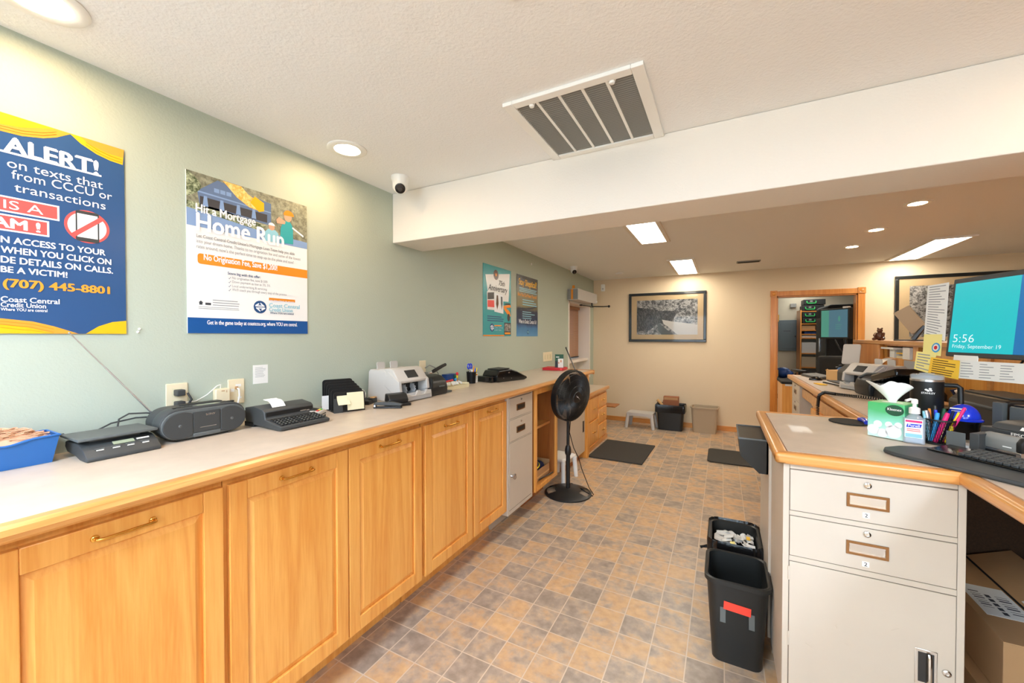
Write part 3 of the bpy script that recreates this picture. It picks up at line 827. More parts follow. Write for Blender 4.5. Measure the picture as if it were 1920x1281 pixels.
b.add([(0.282, 0.006, 0), (0.282, 0.094, 0), (0.295, 0.108, wavy_rim(1)), (0.295, -0.012, wavy_rim(1))], [(0, 1, 2, 3)])
b.add([(0.012, 0.006, 0), (0.282, 0.006, 0), (0.282, 0.094, 0), (0.012, 0.094, 0)], [(0, 1, 2, 3)])
b.tube(fr + bk[::-1], 0.0035, 6, True)
b.build('bin_body', 'blue_plastic', t)
rb = MB()
def heap(u, v):
    x = 0.012 + 0.27 * u; y = -0.004 + 0.106 * v
    return (x, y, 0.07 + 0.045 * math.sin(PI * min(1, max(0, u))) ** 0.7 * math.sin(PI * v) ** 0.7 + 0.006 * random.random())
rb.sheet(heap, 30, 12)
for k in range(230):
    u, v = random.random() * 0.9 + 0.05, random.random() * 0.86 + 0.07
    p = Vector(heap(u, v)); r = 0.014 + 0.012 * random.random(); e = 0.3 + 0.5 * random.random(); a = random.random() * PI
    pts = []
    for j in range(9):
        q = 2 * PI * j / 9; px, py = r * math.cos(q), r * e * math.sin(q)
        pts.append((p.x + px * math.cos(a) - py * math.sin(a), min(0.1, max(0.0, p.y + px * math.sin(a) + py * math.cos(a))), p.z + 0.003 + 0.003 * math.sin(2 * q + a)))
    rb.tube(pts, 0.0014, 4, True)
o = rb.build('rubber_bands', 'rubberband'); place(o, (-1.895, 0.16, C0), 90)
tag(o, 'heap of tan rubber bands filling the blue plastic bin', 'rubber bands', kind='stuff')

t = L('postal_scale', 'flat dark postal scale between the blue bin and the radio', 'scale', 0.487, -1.78)
b = MB(); b.prism([(0, 0.0), (0.0, 0.012), (0.03, 0.034), (0.075, 0.050), (0.185, 0.050), (0.19, 0.03), (0.17, 0.014), (0.10, 0.010), (0.06, 0.0)], 0, 0.192, 'yz', 0.004)
b.build('base', 'charcoal', t)
MB().box(-0.008, 0.200, 0.045, 0.205, 0.060, 0.070, 0.004).box(0.03, 0.16, 0.08, 0.16, 0.048, 0.061).build('weighing_platform', 'charcoal_light', t)
b = MB(); tl = Matrix.Translation((0, 0.042, 0.0412)) @ Matrix.Rotation(math.radians(28), 4, 'X')
b.T = tl; b.box(0.075, 0.130, -0.008, 0.008, -0.001, 0.0016); b.build('display', 'lcd', t)
b = MB(); b.T = tl
b.box(0.138, 0.172, 0.0, 0.006, -0.001, 0.0012)
for i, x in enumerate((0.038, 0.078, 0.115, 0.155)): b.box(x - 0.009, x + 0.009, -0.0245, -0.0215, -0.002, 0.0008)
b.build('key_labels', 'white', t)
b = MB(); b.T = tl
for i, x in enumerate((0.038, 0.078, 0.115, 0.155)): b.box(x - 0.012, x + 0.012, -0.0185, -0.014, -0.001, 0.001)
b.build('keys', 'charcoal_light', t)
MB().tube([(-0.07, 0.14, 0.062), (-0.03, 0.19, 0.07), (0.0, 0.205, 0.07), (0.03, 0.19, 0.04)], 0.003, 6).build('power_cord', 'charcoal', t)
SC_ = t; o = MB().tube([(-1.97, 0.62, 1.115), (-1.985, 0.63, 1.15), (-1.99, 0.66, 1.165), (-1.985, 0.71, 1.16), (-1.975, 0.75, 1.15)], 0.003, 6).tube([(-1.985, 0.57, 1.12), (-1.99, 0.61, 1.138), (-1.99, 0.68, 1.146), (-1.98, 0.75, 1.14)], 0.003, 6).build('looping_lead', 'charcoal')
tag(o, 'two looping dark cords behind the scale and the radio', 'cord')

t = L('radio_cassette_player', 'oval dark grey portable radio with round speakers and long aerial', 'radio', 0.690, -1.825)
W_, H_, D_ = 0.305, 0.128, 0.155
def stadium(x0, x1, z0, z1, k=12):
    r = (z1 - z0) / 2; zc = (z0 + z1) / 2; rx = r * 1.06
    return circ(x1 - rx, zc, rx, r, k, -90, 90) + circ(x0 + rx, zc, rx, r, k, 90, 270)
b = MB(); b.prism(stadium(0.0, W_, 0.004, H_), 0.006, D_ * 0.45, 'xz', 0.006); b.prism(stadium(0.012, W_ - 0.012, 0.012, H_ - 0.006), D_ * 0.4, D_, 'xz', 0.012, 3)
b.box(0.06, 0.24, 0.02, 0.13, 0.0, 0.02)
b.build('body', 'charcoal', t)
b = MB(); b.prism(stadium(0.004, W_ - 0.004, 0.008, H_ - 0.01), 0.0, 0.007, 'xz', 0.003); b.build('front_rim', 'charcoal_light', t)
for xc, sg in ((0.068, 1), (W_ - 0.068, -1)):
    pts = [p for p in circ(xc, 0.061, 0.060, 0.051, 40) if (p[0] - xc) * sg < 0.036]
    ang = sorted(pts, key=lambda p: math.atan2(p[1] - 0.061, (p[0] - xc) * sg) % (2 * PI))
    sp = MB(); sp.prism(ang, -0.004, 0.002, 'xz', 0.002); sp.build('speaker_grille', 'charcoal', t)
    MB().lathe([(0.006, 0), (0.004, 0.001), (0.001, 0.0015)], 18, (xc - 0.006 * sg, -0.004, 0.06), cap=False, ax=(0, -1, 0)).build('speaker_dome', 'charcoal_light', t)
MB().box(0.106, W_ - 0.106, -0.003, 0.003, 0.026, 0.106, 0.002).build('cassette_door', 'charcoal', t)
MB().box(0.104, W_ - 0.104, -0.006, 0.003, 0.008, 0.024, 0.004).build('lower_lip', 'charcoal_light', t)
text(t, 'radio_lettering', 'SONY', 'silver', W_ / 2 + 0.012, 0.088, 0.0075, -0.0036, 'C', 0.03, width=0.034)
b = MB(); b.rect(0.128, 0.185, 0.0425, 0.0445, -0.0034); b.build('small_print', 'silver', t)
b = MB(); b.box(0.10, 0.24, 0.06, 0.10, H_ - 0.012, H_ + 0.003, 0.004); b.build('carry_handle', 'black', t)
MB().box(0.125, 0.205, 0.014, 0.034, H_ - 0.004, H_ + 0.0006).build('display', 'lcd', t)
b = MB()
for k in range(5): b.box(0.05 + 0.013 * k, 0.061 + 0.013 * k, 0.02, 0.032, H_ - 0.004, H_ + 0.002, 0.001)
for k in range(4): b.box(0.215 + 0.013 * k, 0.226 + 0.013 * k, 0.02, 0.032, H_ - 0.004, H_ + 0.002, 0.001)
b.build('buttons', 'black', t)
b = MB(); p0, p1 = Vector((0.045, 0.145, 0.085)), Vector((-0.185, 0.157, 0.415))
b.tube([p0, p0.lerp(p1, 0.3)], 0.0035, 8).tube([p0.lerp(p1, 0.3), p0.lerp(p1, 0.62)], 0.0027, 8).tube([p0.lerp(p1, 0.62), p1], 0.002, 8).ball(p1, 0.0035, 0.0035, 0.0035, 8, 6)
b.build('aerial', 'silver', t)

t = L('adding_machine', 'charcoal adding machine with keyboard and paper slip beside the radio', 'calculator', 1.030, -1.64)
b = MB(); b.prism([(0, 0.004), (0.0, 0.018), (0.115, 0.040), (0.120, 0.072), (0.135, 0.082), (0.20, 0.092), (0.265, 0.082), (0.27, 0.05), (0.26, 0.014), (0.18, 0.008), (0.03, 0.0)], 0, 0.236, 'yz', 0.004)
b.build('body', 'charcoal', t)
MB().box(0.008, 0.228, 0.1165, 0.1195, 0.043, 0.068).build('display_window', 'black', t)
tk = Matrix.Translation((0, 0.0, 0.0185)) @ Matrix.Rotation(math.atan2(0.022, 0.115), 4, 'X')
b = MB(); b.T = tk
c = MB(); c.T = tk
for r in range(5):
    for k in range(13):
        x = 0.017 + k * 0.0165 + (0.004 if 4 < k < 9 else 0) ; y = 0.022 + r * 0.017
        b.box(x - 0.006, x + 0.006, y - 0.006, y + 0.006, -0.003, 0.0055, 0.0015, 1)
        if r < 4 and not (k in (5, 9)): c.box(x - 0.003, x + 0.003, y - 0.0028, y + 0.0028, 0.0052, 0.0059)
b.build('keys', 'black', t); c.build('key_marks', 'silver', t)
MB().sheet(lambda u, v: (0.045 + 0.062 * v, 0.135 + 0.07 * u, 0.084 + 0.055 * u - 0.018 * u * u + 0.006 * math.sin(u * 5)), 8, 4).build('paper_slip', 'paper', t)
b = MB(); b.box(0.165, 0.195, 0.1158, 0.1172, 0.050, 0.055).box(0.197, 0.212, 0.1158, 0.1172, 0.048, 0.053); b.build('maker_plate', 'silver', t)
MB().box(0.0, 0.03, 0.2, 0.268, 0, 0.02).build('rear_foot', 'black_matte', t)

t = thing('card_terminal', 'small grey card reader with red yellow and green keys', 'card reader', (-1.712, 1.263, C0), 121)
b = MB(); b.prism([(0, 0.012), (0.004, 0.036), (0.09, 0.050), (0.165, 0.066), (0.175, 0.05), (0.17, 0.012)], 0.002, 0.092, 'yz', 0.005); b.build('body', 'grey_light', t)
MB().box(0.004, 0.09, 0.004, 0.165, 0.0, 0.014, 0.003).build('base', 'charcoal', t)
tk = Matrix.Translation((0, 0.004, 0.0365)) @ Matrix.Rotation(math.atan2(0.014, 0.086), 4, 'X')
b = MB(); b.T = tk; b.box(0.018, 0.076, 0.072, 0.10, -0.002, 0.001); b.build('display', 'lcd', t)
b = MB(); b.T = tk
for r in range(4):
    for k in range(3): b.box(0.020 + 0.019 * k, 0.036 + 0.019 * k, 0.026 + 0.0105 * r, 0.034 + 0.0105 * r, -0.002, 0.002)
b.build('number_keys', 'black', t)
for k, c in enumerate(('red', 'yellow', 'green')):
    b = MB(); b.T = tk; b.box(0.020 + 0.019 * k, 0.037 + 0.019 * k, 0.011, 0.021, -0.002, 0.003); b.build(c + '_key', c, t)
b = MB(); b.box(0.018, 0.078, -0.001, 0.001, 0.02, 0.0235); b.build('card_slot', 'black', t)
MB().box(0.024, 0.07, 0.13, 0.16, 0.058, 0.07, 0.002).build('roll_cover', 'charcoal', t)
MB().box(-0.001, 0.001, 0.05, 0.10, 0.018, 0.038).build('sticker', 'white', t)

t = thing('stepped_file_sorter', 'black stepped file sorter with upright dividers beside the card reader', 'file sorter', (-1.79, 1.406, C0), 69)
b = MB(); b.box(0, 0.165, 0.0, 0.225, 0, 0.006, 0.002); b.build('base_plate', 'black', t)
for k in range(6):
    y = 0.006 + k * 0.038; h = 0.108 + 0.010 * k; d = MB()
    poly = [(0.0, 0.004), (0.165, 0.004)] + circ(0.149, h - 0.016, 0.016, n=5, a0=0, a1=90) + circ(0.016, h - 0.016, 0.016, n=5, a0=90, a1=180)
    d.prism(poly, y, y + 0.004, 'xz'); d.build('divider', 'black', t)
MB().prism([(0.0, 0.0), (0.045, 0.0), (0.04, 0.062), (0.012, 0.075), (0.0, 0.075)], -0.006, 0.002, 'xz').build('front_bracket', 'charcoal', t)
def in_sorter(name, label, cat, mb, mat):
    o = mb.build(name, mat); place(o, t.location, 69); tag(o, label, cat); return o
in_sorter('memo_sheet', 'cream printed memo sheet propped against the front of the file sorter', 'paper', MB().sheet(lambda u, v: (0.062 + 0.088 * u, -0.012 - 0.012 * (1 - v) , 0.012 + 0.092 * v), 6, 6), 'paper_cream')
in_sorter('curled_slip', 'curled cream slip of paper at the left front of the file sorter', 'paper', MB().sheet(lambda u, v: (0.012 + 0.062 * u, -0.008 - 0.028 * (1 - v) ** 2, 0.045 + 0.045 * v), 6, 6), 'paper_cream')
in_sorter('envelope', 'white envelope standing between the dividers of the file sorter', 'envelope', MB().box(-0.03, 0.10, 0.10, 0.103, 0.007, 0.082), 'paper')
t = L('tape_dispenser', 'black tape dispenser holding a white roll behind the stapler', 'tape dispenser', 1.675, -1.83, rz=110)
MB().prism([(0, 0), (0.0, 0.02), (0.03, 0.022), (0.05, 0.045), (0.10, 0.045), (0.125, 0.02), (0.14, 0.02), (0.14, 0)], 0, 0.055, 'yz', 0.003).build('body', 'black', t)
MB().lathe([(0.016, 0), (0.036, 0), (0.036, 0.02), (0.016, 0.02)], 28, (0.018, 0.073, 0.052), cap=False, ax=(1, 0, 0)).build('tape_roll', 'white', t)
t = L('stapler', 'flat black stapler lying in front of the tape dispenser', 'stapler', 1.60, -1.715, rz=30)
MB().prism([(0, 0), (0, 0.008), (0.15, 0.012), (0.155, 0.0)], 0, 0.034, 'xz', 0.003).build('base', 'black', t)
MB().prism([(0.0, 0.018), (0.005, 0.032), (0.10, 0.036), (0.16, 0.024), (0.15, 0.012)], 0.003, 0.031, 'xz', 0.003).build('arm', 'charcoal', t)
MB().box(0.004, 0.012, 0.002, 0.032, 0.008, 0.02).build('staple_head', 'silver', t)
t = L('paper_punch', 'heavy black desk punch in front of the currency counter', 'hole punch', 1.665, -1.655, rz=66)
MB().box(0, 0.13, 0, 0.10, 0, 0.016, 0.004).build('base_tray', 'black', t)
MB().prism([(0.022, 0.016), (0.02, 0.04), (0.045, 0.066), (0.09, 0.07), (0.10, 0.02)], 0.006, 0.122, 'yz', 0.006).build('lever', 'black', t)
MB().cyl((0.004, 0.03, 0.03), (0.126, 0.03, 0.03), 0.005).build('hinge_pin', 'silver', t)
t = L('marker_set', 'jumble of small office clips beside the tape dispenser', 'clips', 1.72, -1.86)
MB().box(0, 0.05, 0, 0.05, 0, 0.03, 0.004).build('clip_box', 'charcoal', t)
MB().box(0.01, 0.025, -0.005, 0.02, 0.03, 0.036).build('clip', 'tan_folder', t)
MB().box(0.03, 0.045, 0.0, 0.02, 0.03, 0.036).build('clip', 'cardboard', t)

t = L('currency_counter', 'light grey banknote counting machine with dark screen and two fins', 'banknote counter', 1.808, -1.69)
W_ = 0.272
b = MB(); b.prism([(0.0, 0.004), (0.004, 0.045), (0.06, 0.062), (0.15, 0.19), (0.27, 0.195), (0.285, 0.18), (0.295, 0.02), (0.28, 0.0), (0.02, 0.0)], 0.0, 0.02, 'yz', 0.004)
b.prism([(0.0, 0.004), (0.004, 0.045), (0.06, 0.062), (0.15, 0.19), (0.27, 0.195), (0.285, 0.18), (0.295, 0.02), (0.28, 0.0), (0.02, 0.0)], W_ - 0.02, W_, 'yz', 0.004)
b.prism([(0.19, 0.0), (0.19, 0.19), (0.27, 0.195), (0.285, 0.18), (0.295, 0.02), (0.28, 0.0)], 0.018, W_ - 0.018, 'yz'); b.build('body', 'grey_light', t)
b = MB(); b.prism([(0.035, 0.112), (0.03, 0.128), (0.085, 0.196), (0.11, 0.205), (0.20, 0.198), (0.20, 0.12)], 0.004, W_ - 0.004, 'yz', 0.006)
b.prism([(0.022, 0.06), (0.03, 0.128), (0.12, 0.19), (0.15, 0.10), (0.09, 0.052)], -0.004, 0.022, 'yz', 0.005); b.prism([(0.022, 0.06), (0.03, 0.128), (0.12, 0.19), (0.15, 0.10), (0.09, 0.052)], W_ - 0.022, W_ + 0.004, 'yz', 0.005)
b.build('front_hood', 'grey_light', t)
b = MB(); b.T = Matrix.Translation((0, 0.0575, 0.1625)) @ Matrix.Rotation(math.atan2(0.068, 0.055), 4, 'X')
b.box(0.09, 0.185, -0.026, 0.03, -0.001, 0.0035, 0.001); b.build('display', 'screen_off', t)
MB().box(0.022, W_ - 0.022, 0.10, 0.19, 0.05, 0.115).build('dark_slot', 'black', t)
b = MB()
b.prism([(0.0, 0.004), (-0.004, 0.03), (0.03, 0.05), (0.16, 0.02), (0.16, 0.0)], 0.02, W_ - 0.02, 'yz', 0.003); b.build('stacker_tray', 'grey_cool', t)
lip = [(0.015, 0.03), (0.257, 0.03), (0.257, 0.055), (0.215, 0.06), (0.195, 0.036), (0.165, 0.036), (0.15, 0.062), (0.125, 0.062), (0.11, 0.036), (0.075, 0.036), (0.05, 0.05), (0.015, 0.055)]
MB().prism(lip, -0.006, 0.006, 'xz', 0.002).build('stacker_lip', 'grey_light', t)
for xc in (0.10, 0.18):
    wv = MB()
    for k in range(14):
        a = 2 * PI * k / 14
        wv.tube([(xc, 0.105 + 0.014 * math.cos(a), 0.062 + 0.014 * math.sin(a)), (xc, 0.105 + 0.032 * math.cos(a + 0.4), 0.062 + 0.032 * math.sin(a + 0.4)), (xc, 0.105 + 0.046 * math.cos(a + 1.0), 0.062 + 0.046 * math.sin(a + 1.0))], [0.012, 0.009, 0.004], 6)
    wv.build('stacking_wheel', 'grey_cool', t)
for x0 in (0.035, 0.150):
    MB().prism([(x0, 0.19), (x0 + 0.065, 0.19), (x0 + 0.062, 0.232), (x0 + 0.052, 0.238), (x0 + 0.006, 0.238), (x0 - 0.004, 0.232)], 0.245, 0.251, 'xz').build('hopper_fin', 'grey_light', t)

t = L('electric_stapler', 'rounded black desktop machine right of the banknote counter', 'electric stapler', 2.088, -1.71)
b = MB(); b.prism([(0, 0.0), (-0.002, 0.05), (0.012, 0.095), (0.05, 0.125), (0.10, 0.135), (0.17, 0.13), (0.2, 0.11), (0.2, 0)], 0, 0.19, 'yz', 0.012, 3); b.build('body', 'black', t)
b = MB(); b.box(0.09, 0.15, -0.005, 0.0, 0.055, 0.064, 0.002); b.build('front_slot', 'charcoal_light', t)
MB().box(0.012, 0.03, -0.001, 0.12, 0.0, 0.12, 0.004).build('side_ridge', 'black_matte', t)
t = L('lever_punch', 'heavy punch with black padded lever behind the rounded black machine', 'punch', 2.32, -1.90)
MB().box(0, 0.14, 0.0, 0.09, 0, 0.05, 0.004).build('base', 'charcoal', t)
MB().box(0.01, 0.05, 0.02, 0.07, 0.05, 0.135, 0.004).build('punch_column', 'silver', t)
MB().tube([(0.03, 0.045, 0.125), (0.07, 0.04, 0.133)], 0.008, 8).build('lever_arm', 'silver', t)
MB().tube([(0.062, 0.04, 0.130), (0.08, 0.038, 0.136), (0.18, 0.03, 0.170), (0.215, 0.026, 0.18), (0.222, 0.026, 0.181)], [0.008, 0.014, 0.013, 0.012, 0.006], 12).build('padded_handle', 'black', t)
t = L('paper_slips', 'small grey and black memo pad by the rounded black machine', 'memo pad', 2.30, -1.735)
MB().box(0, 0.06, 0, 0.05, 0, 0.012, 0.001).build('pad', 'charcoal_light', t)
t = L('plastic_box', 'small dark blue box standing against the wall behind the coin tray', 'box', 2.60, -1.955)
MB().box(0, 0.125, 0.0, 0.055, 0, 0.088, 0.002).build('box_body', 'blue_dark', t)
MB().box(-0.002, 0.127, -0.002, 0.057, 0.082, 0.092, 0.002).build('box_rim', 'blue_dark', t)
t = L('coin_tray', 'cream coin tray with round wells in front of the blue box', 'coin tray', 2.345, -1.785)
b = MB(); b.box(0, 0.31, 0, 0.19, 0, 0.008).prism([(0, 0), (-0.004, 0.026), (0.004, 0.026), (0.006, 0)], 0, 0.31, 'yz').prism([(0.006, 0), (0.06, 0.014), (0.19, 0.045), (0.19, 0)], 0, 0.31, 'yz').box(0, 0.006, 0, 0.19, 0, 0.036).box(0.304, 0.31, 0, 0.19, 0, 0.036)
b.build('tray', 'paper_cream', t)
b = MB()
for k in range(4):
    b.lathe([(0.02, 0), (0.02, 0.002), (0.001, 0.002)], 18, (0.05 + 0.07 * k, 0.155, 0.0365), cap=False, ax=(0, -0.23, 1))
b.build('coin_wells', 'cardboard', t)
t = L('coin_wraps', 'loose white and red paper coin wraps lying on the cream tray', 'coin wraps', 2.36, -1.80, 0.016)
b = MB()
for k in range(7): b.tube([(0.03 + 0.035 * k, 0.02 + 0.006 * (k % 3), 0.018), (0.06 + 0.035 * k, 0.045 + 0.004 * k, 0.024)], 0.009, 8)
b.build('rolled_wraps', 'paper', t)
MB().tube([(0.12, 0.08, 0.036), (0.22, 0.09, 0.038)], 0.008, 8).build('red_wrap', 'red', t)
t = L('highlighter_bunch', 'small red yellow and green plastic pieces in a dark holder by the pen cup', 'trinkets', 2.68, -1.93)
MB().box(0, 0.06, 0, 0.05, 0, 0.03, 0.004).build('holder', 'black', t)
for x, z, c in ((0.045, 0.088, 'red'), (0.038, 0.064, 'yellow'), (0.014, 0.072, 'dark_green'), (0.02, 0.045, 'skyblue')):
    MB().ball((x, 0.02, z), 0.012, 0.012, 0.016, 12, 8).cyl((x, 0.02, 0.025), (x, 0.02, z), 0.005, n=8).build(c.replace('dark_', '').replace('sky', '') + '_piece', c, t)
def pen(parent, p0, p1, r, mat, name='pen', tip=None):
    o = MB().tube([p0, p1], r, 10).build(name, mat); o.location = parent.location; o.rotation_euler = parent.rotation_euler; return o
t = L('mesh_pen_cup', 'black mesh cup holding blue scissors and pens on the long counter', 'pen cup', 2.862, -1.90)
b = MB(); b.lathe([(0.036, 0), (0.042, 0.096), (0.0405, 0.096), (0.0345, 0.004), (0.001, 0.004)], 28, cap=False); b.build('cup_wall', 'mesh_black', t)
MB().lathe([(0.043, 0.092), (0.0435, 0.099), (0.040, 0.099), (0.040, 0.092)], 28, cap=False).build('cup_rim', 'black', t)
g = 'pens in the black mesh cup on the long counter'
for p0, p1, r, c, lb in (((0.01, -0.02, 0.01), (0.03, -0.038, 0.13), 0.005, 'yellow', 'yellow pen leaning in the black mesh cup on the long counter'),
                         ((0.0, -0.02, 0.01), (0.018, -0.030, 0.125), 0.005, 'blue_dome', 'dark blue pen leaning in the black mesh cup on the long counter'),
                         ((0.015, 0.0, 0.01), (0.042, 0.0, 0.145), 0.004, 'orange', 'orange pencil leaning in the black mesh cup on the long counter'),
                         ((-0.01, -0.01, 0.01), (-0.03, -0.026, 0.118), 0.006, 'white', 'white pen leaning in the black mesh cup on the long counter')):
    o = pen(t, p0, p1, r, c); tag(o, lb, 'pen', g)
s = thing('scissors', 'blue handled scissors standing in the black mesh cup', 'scissors', t.location, 90)
for sx in (-1, 1):
    MB().tube([(-0.012 + sx * 0.016 + 0.015 * math.cos(a), 0.008, 0.145 + 0.021 * math.sin(a)) for a in [2 * PI * i / 16 for i in range(16)]], 0.0055, 8, True).build('handle', 'blue_dome', s)
    MB().tube([(-0.012 + sx * 0.008, 0.008, 0.128), (-0.008 - sx * 0.002, 0.004, 0.02)], 0.004, 8).build('blade', 'silver', s)
t = L('desk_calendar', 'narrow white and yellow calendar card beside the black mesh cup', 'calendar', 2.905, -1.885)
MB().box(0, 0.035, 0, 0.004, 0, 0.08).build('card', 'paper', t)
text(t, 'date_number', '7', 'ink_dark', 0.012, 0.03, 0.024, -0.001)
MB().rect(0.004, 0.03, 0.062, 0.074, -0.0008).build('card_band', 'pr_amber_dark', t)
t = L('receipt_printer', 'glossy black desktop printer with sloping lid at the middle of the long counter', 'printer', 2.96, -1.72, rz=74)
b = MB(); b.box(-0.02, 0.17, 0.03, 0.22, 0, 0.05, 0.008); b.build('low_tray', 'black_gloss', t)
b = MB(); b.prism([(0.03, 0.0), (0.02, 0.06), (0.05, 0.10), (0.20, 0.108), (0.28, 0.085), (0.41, 0.030), (0.42, 0.012), (0.38, 0.0)], 0.0, 0.19, 'xz', 0.012, 3); b.build('body', 'black_gloss', t)
b = MB(); b.prism([(0.06, 0.102), (0.20, 0.110), (0.20, 0.118), (0.07, 0.112)], 0.02, 0.17, 'xz', 0.003); b.build('lid', 'black', t)
b = MB(); b.lathe([(0.004, 0), (0.003, 0.003)], 10, (0.10, -0.001, 0.035), ax=(0, -1, 0)).lathe([(0.004, 0), (0.003, 0.003)], 10, (0.20, -0.001, 0.028), ax=(0, -1, 0)).box(0.16, 0.18, -0.0012, 0.0, 0.075, 0.085); b.build('indicator_studs', 'silver', t)

# ------------------------------------------------------------------ fixtures on the green wall (local -y faces the room)
def Wl(name, label, cat, y, z, group=None): return thing(name, label, cat, (XL, y, z), 90, group)
t = Wl('wall_outlet', 'ivory outlet with two dark plugs above the radio', 'outlet', 0.822, 1.20)
MB().box(-0.038, 0.038, -0.006, 0, -0.062, 0.062, 0.003).build('cover_plate', 'ivory', t)
MB().rect(-0.017, 0.017, -0.042, -0.006, -0.0066).rect(-0.017, 0.017, 0.006, 0.042, -0.0066).build('sockets', 'paper_cream', t)
for z, lb, pts in ((0.024, 'upper black plug with thick cord in the outlet above the radio', [(0.02, -0.045, 0.022), (0.03, -0.055, -0.005), (0.012, -0.05, -0.04), (0.0, -0.03, -0.075)]),
                   (-0.024, 'lower dark plug with cord in the outlet above the radio', [(0.01, -0.04, -0.024), (0.018, -0.05, -0.04), (0.03, -0.045, -0.06), (0.034, -0.03, -0.08)])):
    p = Wl('power_plug', lb, 'plug', 0.822, 1.20, 'plugs above the radio')
    MB().box(-0.014, 0.016, -0.042, -0.007, z - 0.013, z + 0.013, 0.004).build('plug_body', 'charcoal', p)
    MB().tube(pts, 0.0045, 8).build('cord', 'black', p)
t = Wl('wall_outlet', 'ivory cable outlet with white lead right of the beige adapter', 'outlet', 1.052, 1.20)
MB().box(-0.036, 0.036, -0.006, 0, -0.058, 0.058, 0.003).build('cover_plate', 'ivory', t)
MB().rect(-0.004, 0.02, 0.022, 0.034, -0.0066).build('sticker', 'white', t); MB().rect(-0.026, -0.01, 0.0, 0.014, -0.0066).build('sticker', 'white', t); MB().rect(0.004, 0.022, -0.034, -0.026, -0.0066).build('sticker', 'white', t)
MB().tube([(-0.002, -0.008, 0.016), (0.004, -0.02, 0.012), (0.006, -0.02, -0.02), (0.0, -0.016, -0.06), (-0.002, -0.014, -0.085)], 0.0035, 8).build('white_lead', 'white', t)
MB().box(-0.008, 0.004, -0.014, -0.006, 0.010, 0.024, 0.002).build('jack', 'cardboard', t)
t = Wl('wall_adapter', 'beige square wall adapter box left of the cable outlet', 'adapter', 0.985, 1.192)
MB().box(-0.03, 0.028, -0.03, 0, -0.038, 0.03, 0.004).build('housing', 'ivory', t)
b = MB(); b.rect(-0.008, 0.006, 0.018, 0.022, -0.0305).rect(0.012, 0.015, 0.012, 0.022, -0.0305); b.build('printed_mark', 'cardboard', t)
MB().tube([(-0.004, -0.012, 0.03), (-0.004, -0.016, 0.048), (-0.02, -0.02, 0.045), (-0.06, -0.02, 0.01), (-0.10, -0.018, -0.012), (-0.14, -0.02, -0.012), (-0.165, -0.03, -0.02), (-0.18, -0.04, -0.032)], 0.002, 6).build('white_lead', 'white', t)
t = Wl('paper_note', 'small white printed note taped to the wall above the adding machine', 'note', 1.166, 1.275)
MB().box(-0.036, 0.036, -0.0015, 0, -0.05, 0.042).build('sheet', 'paper', t)
b = MB(); lines(b, -0.026, 0.026, 0.032, -0.02, 8, -0.002, 0.25); b.build('small_print', 'ink_grey', t)
MB().rect(-0.046, 0.044, -0.045, 0.054, -0.0002).build('clear_tape', 'paint_green', t)
t = Wl('wall_outlet', 'ivory outlet half hidden behind the banknote counter', 'outlet', 2.37, 1.215)
MB().box(-0.036, 0.036, -0.006, 0, -0.058, 0.058, 0.003).build('cover_plate', 'ivory', t)
MB().tube([(0.02, -0.01, 0.0), (0.05, -0.03, 0.02), (0.10, -0.04, -0.0), (0.16, -0.03, -0.06)], 0.004, 8).build('grey_cord', 'grey', t)
t = Wl('switch_plate', 'wide ivory switch plate near the far end of the counter', 'switch', 4.83, 1.19)
MB().box(-0.15, 0.15, -0.008, 0, -0.06, 0.06, 0.003).build('cover_plate', 'ivory', t)
MB().box(-0.11, -0.07, -0.012, -0.008, -0.03, 0.03, 0.002).box(-0.02, 0.02, -0.012, -0.008, -0.03, 0.03, 0.002).box(0.07, 0.11, -0.012, -0.008, -0.03, 0.03, 0.002).build('rockers', 'paper_cream', t)
t = thing('ring_binder', 'red binder lying flat at the far end of the long counter', 'binder', (-1.875, 4.33, C0), 6)
MB().box(0, 0.25, -0.0, 0.22, 0, 0.032, 0.006).build('cover', 'red', t)
MB().lathe([(0.012, 0), (0.010, 0.003)], 16, (0.225, -0.001, 0.016), ax=(0, -1, 0)).build('spine_ring', 'pr_red', t)
t = thing('brochure_stand', 'green and white picture brochure standing on the red binder', 'brochure', (-1.742, 4.40, C0 + 0.033), 14)
MB().box(0, 0.10, 0, 0.012, 0, 0.155).build('brochure', 'dark_green', t)
MB().rect(0.035, 0.098, 0.0, 0.105, -0.001).build('photo_panel', 'paper', t)
MB().rect(0.0, 0.035, 0.0, 0.075, -0.0012).build('dark_panel', 'black', t)
b = MB(); b.flat(circ(0.07, 0.075, 0.011, 0.016), -0.002).flat(circ(0.045, 0.055, 0.008, 0.012), -0.002); b.build('faces', 'skin', t)
MB().rect(0.012, 0.05, 0.118, 0.128, -0.001).build('title_bar', 'paper', t)
for k, (yy, zz) in enumerate(((0.7, 1.475), (0.705, 1.487))):
    o = MB().lathe([(0.005, 0), (0.003, 0.006), (0.0005, 0.008)], 10, (XL, yy, zz), ax=(1, 0, 0)).build('wall_pin', 'white')
    tag(o, ('lower' if k == 0 else 'upper') + ' of two small white pins right of the blue alert poster', 'pin', 'pins by the alert poster')
o = MB().ball((XL + 0.004, 4.33, 2.315), 0.006, 0.014, 0.014, 12, 6).build('wall_stud', 'white')
tag(o, 'tiny white knob on the wall above the dark security poster', 'stud')

